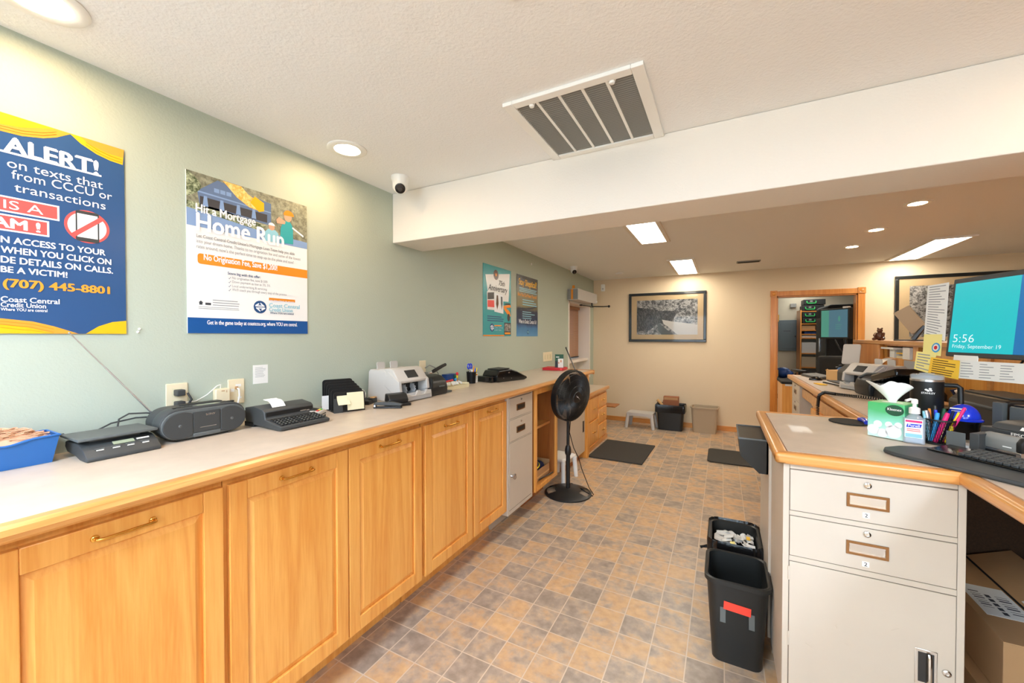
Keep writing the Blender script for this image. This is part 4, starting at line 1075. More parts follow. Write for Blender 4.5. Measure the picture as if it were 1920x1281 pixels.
# ------------------------------------------------------------------ posters on the green wall
def poster(label, y0, y1, z0, z1, mat):
    t = thing('poster', label, 'poster', (XL, y0, z0), 90, 'credit union posters')
    w, h = y1 - y0, z1 - z0
    MB().box(0, w, -0.005, -0.001, 0, h).build('sheet', mat, t)
    q = lambda u, v: ((on(u, v, 0, XL).y - y0), (on(u, v, 0, XL).z - z0))
    return t, w, h, q
def line_of(t, q, name, s, mat, l, r, cap, bold=0.0, y=-0.0065, xs=1.0):
    """One line of print: l and r are its baseline ends, cap its capital height, all read off the photo."""
    xr, zr = q(*r); ch = q(r[0], r[1] - cap)[1] - zr
    if l is None: return text(t, name, s, mat, xr, zr, ch, y, 'R', bold, xs=xs)
    xl, zl = q(*l)
    return text(t, name, s, mat, xl, (zl + zr) / 2, ch, y, 'L', bold, width=xr - xl)

t, W_, H_, q = poster('large blue fraud alert poster with yellow waves, cut off by the left edge', 0.108, 0.664, 1.468, 2.166, 'pr_navy')
def wave(name, mat, y, pts, close):
    p = [q(*a) for a in pts]; x0 = -0.0
    p = [(min(W_, max(0, a)), min(H_, max(0, c))) for a, c in p]
    MB().flat(p + close(p), y).build(name, mat, t)
top = lambda p: [(p[-1][0], H_), (0, H_)] if p[-1][0] < W_ - 0.01 else [(W_, H_), (p[0][0], H_)]
LFT = lambda v: (-120, v)
wave('amber_wave', 'pr_amber', -0.0056, [(-150, 214), (-60, 232), (0, 246), (40, 256), (80, 260), (105, 258.5), (131, 252.5)], top)
wave('yellow_wave', 'pr_yellow', -0.0060, [(-150, 200), (-60, 219), (0, 233), (40, 240), (70, 241), (100, 242.5)], top)
wave('yellow_wave', 'pr_yellow', -0.0056, [(131, 252.5), (150, 270), (180, 290), (205, 302), (229, 310)], top)
wave('amber_wave', 'pr_amber', -0.0060, [(150, 258), (170, 273), (200, 288), (229, 297)], top)
wave('amber_wave', 'pr_amber', -0.0056, [(-150, 600), (-60, 596), (0, 597), (60, 603), (100, 612), (146, 626)], lambda p: [(0, 0)])
wave('yellow_wave', 'pr_yellow', -0.0060, [(-150, 611), (0, 609), (50, 614), (104, 626)], lambda p: [(0, 0)])
wave('yellow_wave', 'pr_yellow', -0.0056, [(160, 626), (184, 612), (210, 604), (240, 602)], lambda p: [(W_, 0)])
b = MB()
for dv in (5, 10): b.tube([(max(0, q(u, v - dv)[0]), -0.0063, q(u, v - dv)[1]) for u, v in ((-110, 222), (-60, 232), (0, 246), (40, 256), (80, 260), (105, 258))], 0.0006, 4)
b.build('wave_lines', 'pr_amber_dark', t); b = MB()
for dv in (5, 11, 17): b.tube([(max(0, q(u, v + dv)[0]), -0.0063, max(0.001, q(u, v + dv)[1])) for u, v in ((-110, 597), (-60, 596), (0, 597), (60, 603), (100, 612))], 0.0006, 4)
b.build('wave_lines', 'pr_amber_dark', t); b = MB()
for dv in (4, 9): b.tube([(q(u, v - dv)[0], -0.0063, q(u, v - dv)[1]) for u, v in ((160, 276), (180, 290), (205, 302), (228, 310))], 0.0006, 4)
b.build('wave_lines', 'pr_amber_dark', t)
line_of(t, q, 'heading_lettering', 'ALERT!', 'pr_white', (4.3, 284.7), (184, 327), 25, 0.04)
x1, z1 = q(189, 332.8)
MB().rect(0.02, x1, z1, z1 + 0.0065, -0.0062).build('heading_underline', 'pr_white', t)
for s, l, r, cap in (('on texts that', (12, 314.8), (191.5, 354.3), 14.5), ('from CCCU or', (20.6, 335.4), (208.7, 375.8), 14), ('transactions', (25.8, 361.2), (196.7, 392), 14)):
    line_of(t, q, 'body_lettering', s, 'pr_white', l, r, cap, 0.0)
for (ra, rb, rc) in (((110, 387.3), (110, 415.3), 0), ((91, 415.8), (91, 445.2), 0)):
    x1, za = q(*ra); zb = q(*rb)[1]
    MB().rect(0.06, x1, zb, za, -0.0058).build('red_box_border', 'pr_white', t)
    MB().rect(0.065, x1 - 0.005, zb + 0.005, za - 0.005, -0.0062).build('red_box', 'pr_red', t)
line_of(t, q, 'box_lettering', 'THIS IS A', 'pr_white', None, (80, 403.5), 15, 0.0, -0.0066, 1.35)
line_of(t, q, 'box_lettering', 'SCAM !', 'pr_white', None, (75, 436.5), 17, 0.04, -0.0066, 1.15)
xc, zc = q(163, 426); rx = (q(205, 430)[0] - q(120, 420)[0]) / 2
MB().flat(circ(xc, zc, rx, rx, 40), -0.0058).build('sign_ring', 'pr_red', t)
MB().flat(circ(xc, zc, rx * 0.86, rx * 0.86, 40), -0.0061).build('sign_disc', 'pr_white', t)
b = MB(); b.prism(rr_pts(xc - 0.030, xc + 0.030, zc - 0.054, zc + 0.054, 0.008), -0.0064, -0.0061, 'xz'); b.build('phone_outline', 'charcoal', t)
MB().rect(xc - 0.026, xc + 0.026, zc - 0.040, zc + 0.043, -0.0067).build('phone_screen', 'pr_white', t)
k = rx * 0.93 * 0.7071
MB().flat([(xc - k - 0.005, zc - k + 0.005), (xc - k + 0.005, zc - k - 0.005), (xc + k + 0.005, zc + k - 0.005), (xc + k - 0.005, zc + k + 0.005)], -0.0070).build('slash_bar', 'pr_red', t)
for s, l, r in (('N ACCESS TO YOUR', (0, 455), (196.7, 479)), ('WHEN YOU CLICK ON', (0, 473.3), (207.4, 497)), ('DE DETAILS ON CALLS.', (0, 492), (210.7, 513.4)), ('BE A VICTIM!', (0, 510.2), (125.4, 520.8))):
    line_of(t, q, 'warning_lettering', s, 'pr_white', l, r, 10.2, 0.03)
line_of(t, q, 'phone_number', '(707) 445-8801', 'pr_amber', (4, 538), (205, 551), 13, 0.04)
for s, l, r, c in (('Coast Central', (0, 566), (110.7, 570), 9), ('Credit Union', (0, 575.5), (85.2, 578.2), 8), ('Where YOU are central', (0, 583), (87.7, 584.8), 5)):
    line_of(t, q, 'logo_lettering', s, 'pr_white', l, r, c, 0.02)

t, W_, H_, q = poster('white mortgage poster with a house photo, orange band and blue foot', 0.862, 1.418, 1.472, 2.168, 'pr_cream')
zp = 0.463
MB().rect(0, W_, zp, H_, -0.0056).build('photo_ground', 'pr_hedge', t)
b = MB(); b.flat([(0, zp), (W_, zp), (W_, zp + 0.035), (0.28, zp + 0.045), (0, zp + 0.075)], -0.0058); b.build('street', 'pr_street', t)
b = MB(); b.flat([(0, zp + 0.075), (0.28, zp + 0.045), (0.34, zp + 0.07), (0.12, zp + 0.10), (0, zp + 0.105)], -0.0060); b.build('lawn', 'pr_leaves', t)
b = MB(); b.flat([(0.04, zp + 0.155), (0.12, zp + 0.225), (0.26, zp + 0.2), (0.36, zp + 0.19), (0.36, zp + 0.08), (0.05, zp + 0.09)], -0.0060); b.build('house_front', 'pr_house', t)
b = MB(); b.flat([(0.05, zp + 0.135), (0.34, zp + 0.13), (0.34, zp + 0.09), (0.05, zp + 0.10)], -0.0062); b.build('porch_shade', 'pr_shade', t)
b = MB()
for x in (0.06, 0.125, 0.195, 0.265): b.flat([(x, zp + 0.095), (x + 0.022, zp + 0.095), (x + 0.017, zp + 0.14), (x + 0.005, zp + 0.14)], -0.0064)
for x in (0.105, 0.13, 0.155): b.rect(x, x + 0.021, zp + 0.168, zp + 0.186, -0.0064)
b.flat([(0.035, zp + 0.150), (0.36, zp + 0.142), (0.36, zp + 0.147), (0.035, zp + 0.157)], -0.0064)
b.build('porch_columns', 'pr_street', t)
MB().flat([(0, zp + 0.12)] + [(0.055 * math.sin(PI * i / 10), zp + 0.12 + 0.113 * i / 10) for i in range(1, 10)] + [(0, H_)], -0.0065).build('tree_leaves', 'pr_leaves', t)
b = MB(); b.flat([(0.14, H_ - 0.002), (0.20, H_ - 0.06), (0.255, H_ - 0.09), (0.30, H_ - 0.095), (0.315, H_ - 0.055), (0.25, H_ - 0.03), (0.22, H_ - 0.002)], -0.0066); b.build('autumn_leaves', 'pr_autumn', t)
b = MB(); b.flat([(0.26, H_ - 0.065), (0.30, H_ - 0.10), (0.325, H_ - 0.09), (0.325, H_ - 0.05), (0.28, H_ - 0.03)], -0.0068); b.build('autumn_leaves', 'pr_yellow', t)
# child with bat and helmet, man crouching behind
b = MB(); b.flat([(0.405, zp + 0.005), (0.475, zp + 0.01), (0.475, zp + 0.10), (0.455, zp + 0.128), (0.425, zp + 0.122), (0.408, zp + 0.08)], -0.0068); b.build('batter_shirt', 'teal', t)
b = MB(); b.flat(circ(0.447, zp + 0.147, 0.021, 0.026, 20), -0.0070).flat([(0.39, zp + 0.10), (0.43, zp + 0.105), (0.435, zp + 0.12), (0.40, zp + 0.135), (0.386, zp + 0.118)], -0.0071); b.build('batter_skin', 'skin', t)
b = MB(); b.flat(circ(0.452, zp + 0.155, 0.028, 0.026, 14, 0, 180) + [(0.428, zp + 0.151)], -0.0072); b.build('batter_helmet', 'pr_orange', t)
b = MB(); b.flat([(0.472, zp + 0.10), (0.535, zp + 0.068), (0.533, zp + 0.058), (0.470, zp + 0.092)], -0.0072); b.build('baseball_bat', 'pr_white', t)
b = MB(); b.flat([(0.325, zp), (0.40, zp), (0.395, zp + 0.05), (0.38, zp + 0.062), (0.345, zp + 0.062), (0.328, zp + 0.045)], -0.0066); b.build('catcher_shirt', 'pr_lightblue', t)
b = MB(); b.flat(circ(0.362, zp + 0.075, 0.015, 0.018, 18), -0.0067); b.build('catcher_face', 'skin', t)
b = MB(); b.flat(circ(0.362, zp + 0.082, 0.0165, 0.014, 12, 0, 180), -0.0069); b.build('catcher_cap', 'pr_white', t)
line_of(t, q, 'heading_lettering', 'Hit a Mortgage', 'pr_white', (365, 398.5), (478, 422), 14, 0.03, -0.0076)
line_of(t, q, 'heading_lettering', 'Home Run', 'pr_white', (366, 432), (531, 463), 27, 0.03, -0.0078)
line_of(t, q, 'body_lettering', "Let Coast Central Credit Union's Mortgage Loan Team help you slide", 'ink_grey', (367, 447), (551, 477), 5.0, 0.012)
line_of(t, q, 'body_lettering', 'into your dream home. Thanks to no origination fee and some of the lowest', 'ink_grey', (367, 457), (562, 487), 5.0)
line_of(t, q, 'body_lettering', "rates around, now's the perfect time to step up to the plate and save!", 'ink_grey', (367, 466.5), (549, 493.5), 5.0)
x0, za = q(369, 474.5); zb = q(369, 494)[1]
MB().flat([(W_, zb), (W_, za)] + circ(x0 + 0.012, za - 0.012, 0.012, n=6, a0=90, a1=180) + circ(x0 + 0.012, zb + 0.012, 0.012, n=6, a0=180, a1=270), -0.0058).build('orange_band', 'pr_orange', t)
line_of(t, q, 'band_lettering', 'No Origination Fee, Save $1,200!', 'pr_white', (380.5, 488), (518.5, 507), 9.5, 0.03)
line_of(t, q, 'body_lettering', 'Score big with this offer:', 'pr_navy', (425.5, 515.5), (487, 521.5), 4.6, 0.015)
for s, l, r in (('No origination fee, save $1200', (434, 524.5), (500, 530)), ('Down payment as low as 3%, 5%', (434, 532), (505, 537)), ('Local underwriting & servicing', (434, 539.5), (499, 544)), ("We'll coach you through every step of the process", (434, 547), (536, 553.5))):
    line_of(t, q, 'offer_lettering', s, 'ink_grey', l, r, 4.2)
b = MB()
for v in (523.5, 531, 538.5, 546):
    x, z = q(429, v); b.tube([(x - 0.004, -0.006, z + 0.004), (x - 0.001, -0.006, z), (x + 0.005, -0.006, z + 0.01)], 0.0009, 4)
b.build('tick_marks', 'pr_navy', t)
b = MB(); x0, z0_ = q(371, 578); x1, z1 = q(448, 566); lines(b, x0 + 0.055, x1, z1 + 0.004, z0_ + 0.012, 3, -0.0058, 0.3, 0.1); lines(b, x0, x1, z0_ + 0.010, z0_ - 0.004, 2, -0.0058, 0.3, 0.1); b.build('small_print', 'ink_grey', t)
b = MB(); b.rect(x0 + 0.026, x0 + 0.048, z0_ + 0.016, z0_ + 0.026, -0.0058).flat([(x0, z0_ + 0.025), (x0 + 0.009, z0_ + 0.034), (x0 + 0.018, z0_ + 0.025), (x0 + 0.015, z0_ + 0.025), (x0 + 0.015, z0_ + 0.016), (x0 + 0.003, z0_ + 0.016), (x0 + 0.003, z0_ + 0.025)], -0.0058); b.build('housing_mark', 'ink_dark', t)
def logo(t, xc, zc, r, ring, mark, y=-0.006):
    MB().flat(circ(xc, zc, r, r, 36), y).build('logo_disc', ring, t)
    b = MB(); k = r * 0.11
    for sg in (1, -1):
        P = lambda a, c: (xc + sg * a * r, -0, zc + sg * c * r)
        pts = [P(-0.72, 0.16), P(0.40, 0.16), P(0.02, 0.62), P(0.62, 0.12)]
        b.tube([(p[0], y - 0.0008, p[2]) for p in pts], k, 4)
        b.tube([(p[0], y - 0.0008, p[2]) for p in (P(-0.72, 0.16), P(-0.2, 0.5))], k, 4)
    b.build('logo_arrows', mark, t)
xc, zc = q(486.5, 576); logo(t, xc, zc, 0.031, 'pr_navy', 'pr_white')
x0, z0_ = q(503, 561.5); x1, z1 = q(552, 568)
MB().rect(x0, x1, (z0_ + z1) / 2 - 0.002, (z0_ + z1) / 2 + 0.012, -0.0058).build('anniversary_band', 'pr_amber_dark', t)
line_of(t, q, 'logo_lettering', 'CELEBRATING 75 YEARS', 'pr_white', (504, 567), (550, 568.5), 3.5, 0.01)
line_of(t, q, 'logo_lettering', 'Coast Central', 'pr_lightblue', (503, 576), (560.5, 579.5), 7, 0.02)
line_of(t, q, 'logo_lettering', 'Credit Union', 'pr_lightblue', (503, 583.5), (547.5, 586), 6.5, 0.02)
line_of(t, q, 'logo_lettering', 'Where YOU are central', 'pr_navy', (505, 589), (549, 590), 3.4, 0.01)
x0, z0_ = q(353, 597); MB().rect(0, W_, 0.0, 0.068, -0.0058).build('blue_foot', 'pr_blue', t)
line_of(t, q, 'foot_lettering', 'Get in the game today at coastccu.org, where YOU are central.', 'pr_white', (387, 609.5), (556, 611), 6.2, 0.025)

t, W_, H_, q = poster('teal anniversary poster with pinned photos and an orange scooter', 3.24, 3.805, 1.46, 2.157, 'pr_teal')
fx = lambda a, c: (a * W_, (1 - c) * H_)
def qd(pts): return [fx(*p) for p in pts]
MB().flat(qd([(0.07, 0.15), (0.95, 0.05), (0.90, 0.48), (0.19, 0.50)]), -0.0056).build('letter_sheet', 'pr_cream', t)
MB().flat(qd([(0.12, 0.38), (0.38, 0.36), (0.40, 0.63), (0.13, 0.63)]), -0.0060).build('pinned_photo', 'pr_cream', t)
MB().flat(qd([(0.14, 0.395), (0.36, 0.375), (0.36, 0.47), (0.14, 0.49)]), -0.0063).build('photo_top', 'pr_shade', t)
MB().flat(qd([(0.14, 0.50), (0.36, 0.49), (0.37, 0.59), (0.14, 0.595)]), -0.0063).build('photo_car', 'pr_red', t)
MB().flat(qd([(0.37, 0.38), (0.69, 0.40), (0.70, 0.67), (0.37, 0.65)]), -0.0062).build('pinned_photo', 'pr_white', t)
MB().flat(qd([(0.45, 0.41), (0.50, 0.41), (0.52, 0.53), (0.47, 0.62), (0.43, 0.54)]), -0.0066).build('dancer_figure', 'pr_brown', t)
MB().flat(qd([(0.60, 0.42), (0.66, 0.42), (0.67, 0.52), (0.64, 0.62), (0.60, 0.52)]), -0.0066).build('dancer_figure', 'charcoal_light', t)
MB().flat(circ(*fx(0.43, 0.12), 0.05, 0.05), -0.0066).build('vinyl_record', 'pr_brown', t)
MB().flat(circ(*fx(0.43, 0.12), 0.016, 0.016), -0.0070).build('record_label', 'pr_orange', t)
text(t, 'anniversary_lettering', '75th', 'ink_dark', *fx(0.52, 0.26), 0.05, -0.0066, 'L', 0.01, slant=0.25)
text(t, 'anniversary_lettering', 'Anniversary', 'ink_dark', *fx(0.16, 0.355), 0.06, -0.0066, 'L', 0.01, width=0.38, slant=0.25)
b = MB(); b.flat(qd([(0.70, 0.55), (0.97, 0.52), (0.99, 0.56), (0.80, 0.58), (0.95, 0.63), (0.98, 0.70), (0.90, 0.70), (0.72, 0.60)]), -0.0064); b.build('scooter_body', 'pr_orange', t)
b = MB(); b.flat(circ(*fx(0.90, 0.72), 0.03, 0.04), -0.0068).flat(qd([(0.75, 0.515), (0.95, 0.50), (0.97, 0.525), (0.76, 0.53)]), -0.0068); b.build('scooter_wheel', 'charcoal', t)
b = MB(); lines(b, 0.13 * W_, 0.75 * W_, 0.29 * H_, 0.20 * H_, 3, -0.006, 0.4, 0.4); b.build('small_print', 'pr_navy', t)
logo(t, *fx(0.29, 0.88), 0.040, 'pr_navy', 'pr_white')
MB().flat(qd([(0.37, 0.845), (0.63, 0.84), (0.63, 0.855), (0.37, 0.86)]), -0.006).build('anniversary_band', 'pr_orange', t)
text(t, 'logo_lettering', 'Coast Central', 'pr_lightblue', *fx(0.37, 0.89), 0.021, -0.006, 'L', 0.02, width=0.17)
text(t, 'logo_lettering', 'Credit Union', 'pr_lightblue', *fx(0.37, 0.925), 0.021, -0.006, 'L', 0.02, width=0.14)
MB().flat(qd([(0.73, 0.80), (0.99, 0.80), (0.99, 0.985), (0.73, 0.985)]), -0.0060).build('photo_card', 'ink_dark', t)
MB().flat(qd([(0.75, 0.815), (0.97, 0.815), (0.97, 0.93), (0.75, 0.93)]), -0.0064).build('photo_print', 'woodland', t)
MB().flat(qd([(0.75, 0.945), (0.97, 0.945), (0.97, 0.975), (0.75, 0.975)]), -0.0064).build('caption_bar', 'pr_amber', t)
MB().flat(qd([(0, 0.985), (0.73, 0.985), (0.73, 1.0), (0, 1.0)]), -0.0058).build('orange_foot', 'pr_orange', t)

t, W_, H_, q = poster('dark grey and blue security poster headed in yellow letters', 3.945, 4.51, 1.456, 2.15, 'skeptic_print')
text(t, 'heading_lettering', 'Stay Skeptical!', 'pr_yellow', *fx(0.08, 0.16), 0.07, -0.006, 'L', 0.03, width=0.48)
b = MB(); lines(b, 0.1 * W_, 0.95 * W_, 0.80 * H_, 0.72 * H_, 3, -0.006, 0.5, 0.1); lines(b, 0.25 * W_, 0.95 * W_, 0.62 * H_, 0.5 * H_, 3, -0.006, 0.4, 0.3); lines(b, 0.25 * W_, 0.9 * W_, 0.42 * H_, 0.28 * H_, 4, -0.006, 0.35, 0.4); b.build('small_print', 'pr_lightblue', t)
text(t, 'subheading_lettering', 'How You Can Protect Yourself', 'pr_amber', *fx(0.04, 0.345), 0.038, -0.006, 'L', 0.03, width=0.51)
MB().flat(qd([(0.04, 0.53), (0.4, 0.535), (0.97, 0.47), (0.97, 0.49), (0.5, 0.56), (0.04, 0.555)]), -0.0058).build('dark_swoosh', 'ink_dark', t)
text(t, 'subheading_lettering', 'When in Doubt, Contact Us!', 'pr_white', *fx(0.08, 0.785), 0.045, -0.006, 'L', 0.02, width=0.48)
logo(t, *fx(0.5, 0.93), 0.026, 'pr_navy', 'pr_lightblue')

# ------------------------------------------------------------------ framed photographs on the far wall
def framed(label, x0, x1, z0, z1, art):
    t = thing('framed_photograph', label, 'picture', (x0, YF, z0), 0)
    w, h = x1 - x0, z1 - z0; k = 0.042
    f = MB(); f.box(0, w, -0.03, -0.002, 0, k, 0.006).box(0, w, -0.03, -0.002, h - k, h, 0.006).box(0, k, -0.03, -0.002, k, h - k, 0.006).box(w - k, w, -0.03, -0.002, k, h - k, 0.006)
    f.build('frame', 'frame_black', t)
    MB().box(k, w - k, -0.014, -0.004, k, h - k).build('mount_board', 'picture_mat', t)
    art(t, w, h)
    MB().box(k, w - k, -0.0185, -0.0175, k, h - k).build('glazing', 'glass', t)
    return t
def road(t, w, h):
    a, b_, c, d = 0.13, w - 0.125, 0.12, h - 0.12
    p = MB().box(a, b_, -0.0155, -0.014, c, d).build('print', 'woodland', t)
    X = lambda f: a + (b_ - a) * f; Z = lambda f: c + (d - c) * f
    MB().flat([(X(0.42), Z(0.0)), (X(0.62), Z(0.0)), (X(0.44), Z(0.24)), (X(0.40), Z(0.32)), (X(0.36), Z(0.3)), (X(0.36), Z(0.12))], -0.0160).build('shaded_road', 'charcoal_light', p)
    MB().flat([(X(0.68), Z(0.0)), (X(1.0), Z(0.0)), (X(1.0), Z(0.28)), (X(0.58), Z(0.38)), (X(0.43), Z(0.43)), (X(0.46), Z(0.30)), (X(0.52), Z(0.24))], -0.0160).build('white_wall', 'road_white', p)
    MB().flat([(X(0.0), Z(0.10)), (X(0.22), Z(0.12)), (X(0.35), Z(0.3)), (X(0.42), Z(0.46)), (X(0.36), Z(0.72)), (X(0.0), Z(0.80))], -0.0158).build('tree_shade', 'woodland_dark', p)
    MB().flat([(X(0.33), Z(0.30)), (X(0.60), Z(0.40)), (X(0.70), Z(0.68)), (X(0.30), Z(0.68))], -0.0157).build('far_trees', 'woodland_dark', p)
framed('framed black and white photograph of a woodland road on the beige far wall', -1.40, -0.218, 1.362, 2.17, road)
def trees(t, w, h):
    MB().box(0.145, w - 0.145, -0.0155, -0.014, 0.12, h - 0.135).build('print', 'woodland', t)
framed('large framed black and white photograph partly hidden by the right monitor', 1.985, 3.55, 1.33, 2.235, trees)

# ------------------------------------------------------------------ pedestal fan
t = thing('pedestal_fan', 'tall black pedestal fan standing before the open oak cabinet', 'fan', (-1.255, 3.50, 0))
t.rotation_euler = (0, 0, math.atan2(0.927, 0.375))      # local -y is the way it blows
b = MB(); R = 0.215
# base plate with two hand holes
def ring_pts(r, z, n=48): return [(r * math.cos(2 * PI * i / n), r * math.sin(2 * PI * i / n), z) for i in range(n)]
prof = [(R, 0.0), (R, 0.012), (0.195, 0.022), (0.12, 0.036), (0.05, 0.052), (0.03, 0.055), (0.001, 0.055)]
vs = []; fs = []
for r, z in prof: vs += ring_pts(r, z)
def hole(i, j):  # leave faces out where the hand holes are
    a = (j + 0.5) / 48 * 360
    return i == 2 and (min(abs(a - 131), abs(a - 311)) < 30)
for i in range(len(prof) - 1):
    for j in range(48):
        if not hole(i, j): fs.append((i * 48 + j, i * 48 + (j + 1) % 48, (i + 1) * 48 + (j + 1) % 48, (i + 1) * 48 + j))
b.add(vs, fs, True); b.build('base', 'black', t)
MB().cyl((0, 0, 0.05), (0, 0, 0.40), 0.019).cyl((0, 0, 0.40), (0, 0, 0.80), 0.014).build('pole', 'black', t)
MB().lathe([(0.020, 0.355), (0.029, 0.375), (0.029, 0.41), (0.024, 0.435), (0.016, 0.45)], 24).build('height_collar', 'black', t)
ZH = 0.915
T_ = Matrix.Translation((0, -0.02, ZH)) @ Matrix.Rotation(math.radians(6), 4, 'X')
m = MB(); m.T = T_; m.lathe([(0.02, 0), (0.055, 0.01), (0.06, 0.09), (0.045, 0.12)], 24, (0, 0.0, 0), ax=(0, 1, 0)); m.build('motor', 'black', t)
MB().cyl((0, 0.03, 0.78), (0, 0.03, ZH - 0.03), 0.02, n=14).build('neck', 'black', t)
RG = 0.232
m = MB(); m.T = T_
for k in range(150):
    a = 2 * PI * k / 150
    pts = []
    for i in range(7):
        f = i / 6; r = 0.05 + (RG - 0.05) * f; aa = a + 0.55 * f
        pts.append((r * math.cos(aa), -0.088 + 0.045 * f ** 2.2, r * math.sin(aa)))
    m.tube(pts, 0.0019, 4)
for r, y in ((0.10, -0.086), (0.16, -0.072), (0.205, -0.056)): m.tube([(r * math.cos(2 * PI * i / 40), y, r * math.sin(2 * PI * i / 40)) for i in range(40)], 0.002, 5, True)
m.build('front_grille', 'black', t)
m = MB(); m.T = T_
m.lathe([(RG - 0.006, 0.046), (RG + 0.004, 0.042), (RG + 0.005, -0.012), (RG - 0.004, -0.016)], 56, (0, 0, 0), ax=(0, -1, 0), cap=False)
m.build('grille_band', 'black', t)
m = MB(); m.T = T_
for k in range(64):
    a = 2 * PI * k / 64
    m.tube([(r * math.cos(a), y, r * math.sin(a)) for r, y in ((0.06, 0.05), (0.14, 0.048), (0.20, 0.036), (RG, 0.008))], 0.0016, 4)
m.build('rear_grille', 'black', t)
for k in range(5):
    m = MB(); m.T = T_ @ Matrix.Rotation(2 * PI * k / 5, 4, 'Y')
    m.sheet(lambda u, v: ((0.03 + 0.17 * u) * math.cos((v - 0.5) * (0.75 + 0.25 * u)), -0.045 + 0.04 * v, (0.03 + 0.17 * u) * math.sin((v - 0.5) * (0.75 + 0.25 * u))), 8, 6)
    m.build('blade', 'black_gloss', t)
m = MB(); m.T = T_; m.lathe([(0.052, 0.076), (0.056, 0.084), (0.05, 0.094), (0.03, 0.098), (0.001, 0.099)], 32, (0, 0, 0), ax=(0, -1, 0), cap=False); m.build('hub_badge', 'black', t)
m = MB(); m.T = T_ @ Matrix.Rotation(0.6, 4, 'Y'); m.tube([(-0.028, -0.1, 0.008), (-0.024, -0.1, -0.006), (-0.012, -0.1, -0.004), (-0.008, -0.1, 0.005), (0.0, -0.1, -0.004), (0.01, -0.1, 0.004), (0.018, -0.1, -0.004), (0.03, -0.1, 0.0)], 0.0022, 5); m.build('hub_script', 'silver', t)
m = MB(); m.T = T_; m.ball((0, 0.125, 0), 0.02, 0.012, 0.02, 12, 6); m.build('rear_knob', 'black', t)
o = MB(); o.T = t.matrix_basis.inverted(); o = o.tube([(-1.25, 3.56, 0.70), (-1.27, 3.58, 0.55), (-1.235, 3.6, 0.40), (-1.19, 3.62, 0.30), (-1.16, 3.62, 0.2), (-1.08, 3.58, 0.06), (-1.03, 3.56, 0.008), (-1.03, 3.53, 0.006), (-1.12, 3.60, 0.006), (-1.30, 3.74, 0.006), (-1.42, 3.66, 0.006)], 0.004, 6).build('power_cord', 'black', t)
o = MB().tube([(-1.44, 3.12, 0.190), (-1.42, 3.22, 0.195), (-1.395, 3.34, 0.196), (-1.385, 3.45, 0.192)], 0.006, 6).build('shelf_cord', 'black')
tag(o, 'thick black cord coming out of the open oak cabinet', 'cord')
t = thing('desk_aerial', 'thin grey rod on a small foot at the far end of the long counter', 'rod', (-1.50, 4.42, C0))
MB().tube([(0, 0, 0.01), (-0.145, 0.09, 0.26)], [0.006, 0.008], 8).ball((-0.145, 0.09, 0.262), 0.010, 0.010, 0.012, 10, 6).build('shaft', 'metal_dark', t)
MB().lathe([(0.03, 0), (0.028, 0.012), (0.01, 0.016)], 20).build('foot', 'black', t)

# ------------------------------------------------------------------ floor mats, stool and bins by the far wall
def mat(pts, name, label):
    b = MB(); b.prism(pts, 0.001, 0.016, 'xy', 0.006); o = b.build(name, 'rubber_mat'); tag(o, label, 'floor mat', 'anti fatigue mats'); return o
mat([(-1.425, 4.66), (-0.79, 4.65), (-0.77, 5.52), (-1.415, 5.55)], 'floor_mat', 'dark rubber floor mat in front of the low oak drawers')
mat(rr_pts(-0.145, 0.60, 5.13, 5.73, 0.05, 6), 'floor_mat', 'dark rubber floor mat behind the peninsula counter')
t = thing('step_stool', 'low light grey plastic step stool by the beige far wall', 'stool', (-1.135, 6.60, 0), -4)
b = MB(); b.rrect(-0.20, 0.20, -0.13, 0.13, 0.215, 0.245, 0.03); b.prism([(-0.2, 0.235), (-0.185, 0.17), (-0.12, 0.195), (0.12, 0.195), (0.185, 0.17), (0.2, 0.235)], -0.128, -0.11, 'xz').prism([(-0.2, 0.235), (-0.185, 0.17), (-0.12, 0.195), (0.12, 0.195), (0.185, 0.17), (0.2, 0.235)], 0.11, 0.128, 'xz'); b.build('seat', 'grey_light', t)
for sx in (-1, 1):
    for sy in (-1, 1):
        MB().tube([(sx * 0.18, sy * 0.105, 0.225), (sx * 0.195, sy * 0.118, 0.1), (sx * 0.21, sy * 0.125, 0.0)], [0.026, 0.028, 0.026], 10).build('leg', 'grey_light', t)
def open_bin(t, w, d, h, mat, r=0.04, t_=0.8, name='bin_body'):
    b = MB(); n = len(rr_pts(0, 1, 0, 1, 0.1))
    top = rr_pts(-w / 2, w / 2, -d / 2, d / 2, r); inn = rr_pts(-w / 2 + 0.006, w / 2 - 0.006, -d / 2 + 0.006, d / 2 - 0.006, r - 0.004)
    rim = rr_pts(-w / 2 - 0.008, w / 2 + 0.008, -d / 2 - 0.008, d / 2 + 0.008, r + 0.006)
    L_ = [[(a * t_, c * t_, 0) for a, c in top], [(a * 0.985, c * 0.985, h - 0.022) for a, c in top], [(a, c, h - 0.022) for a, c in rim], [(a, c, h - 0.003) for a, c in rim], [(a, c, h) for a, c in top], [(a * 0.99, c * 0.99, h - 0.004) for a, c in inn], [(a * t_, c * t_, 0.006) for a, c in inn]]
    vs = [p for q in L_ for p in q]; fs = []
    for i in range(len(L_) - 1): fs += [(i * n + j, i * n + (j + 1) % n, (i + 1) * n + (j + 1) % n, (i + 1) * n + j) for j in range(n)]
    fs += [list(range(n - 1, -1, -1)), [(len(L_) - 1) * n + j for j in range(n)]]
    b.add(vs, fs, True); return b.build(name, mat, t)
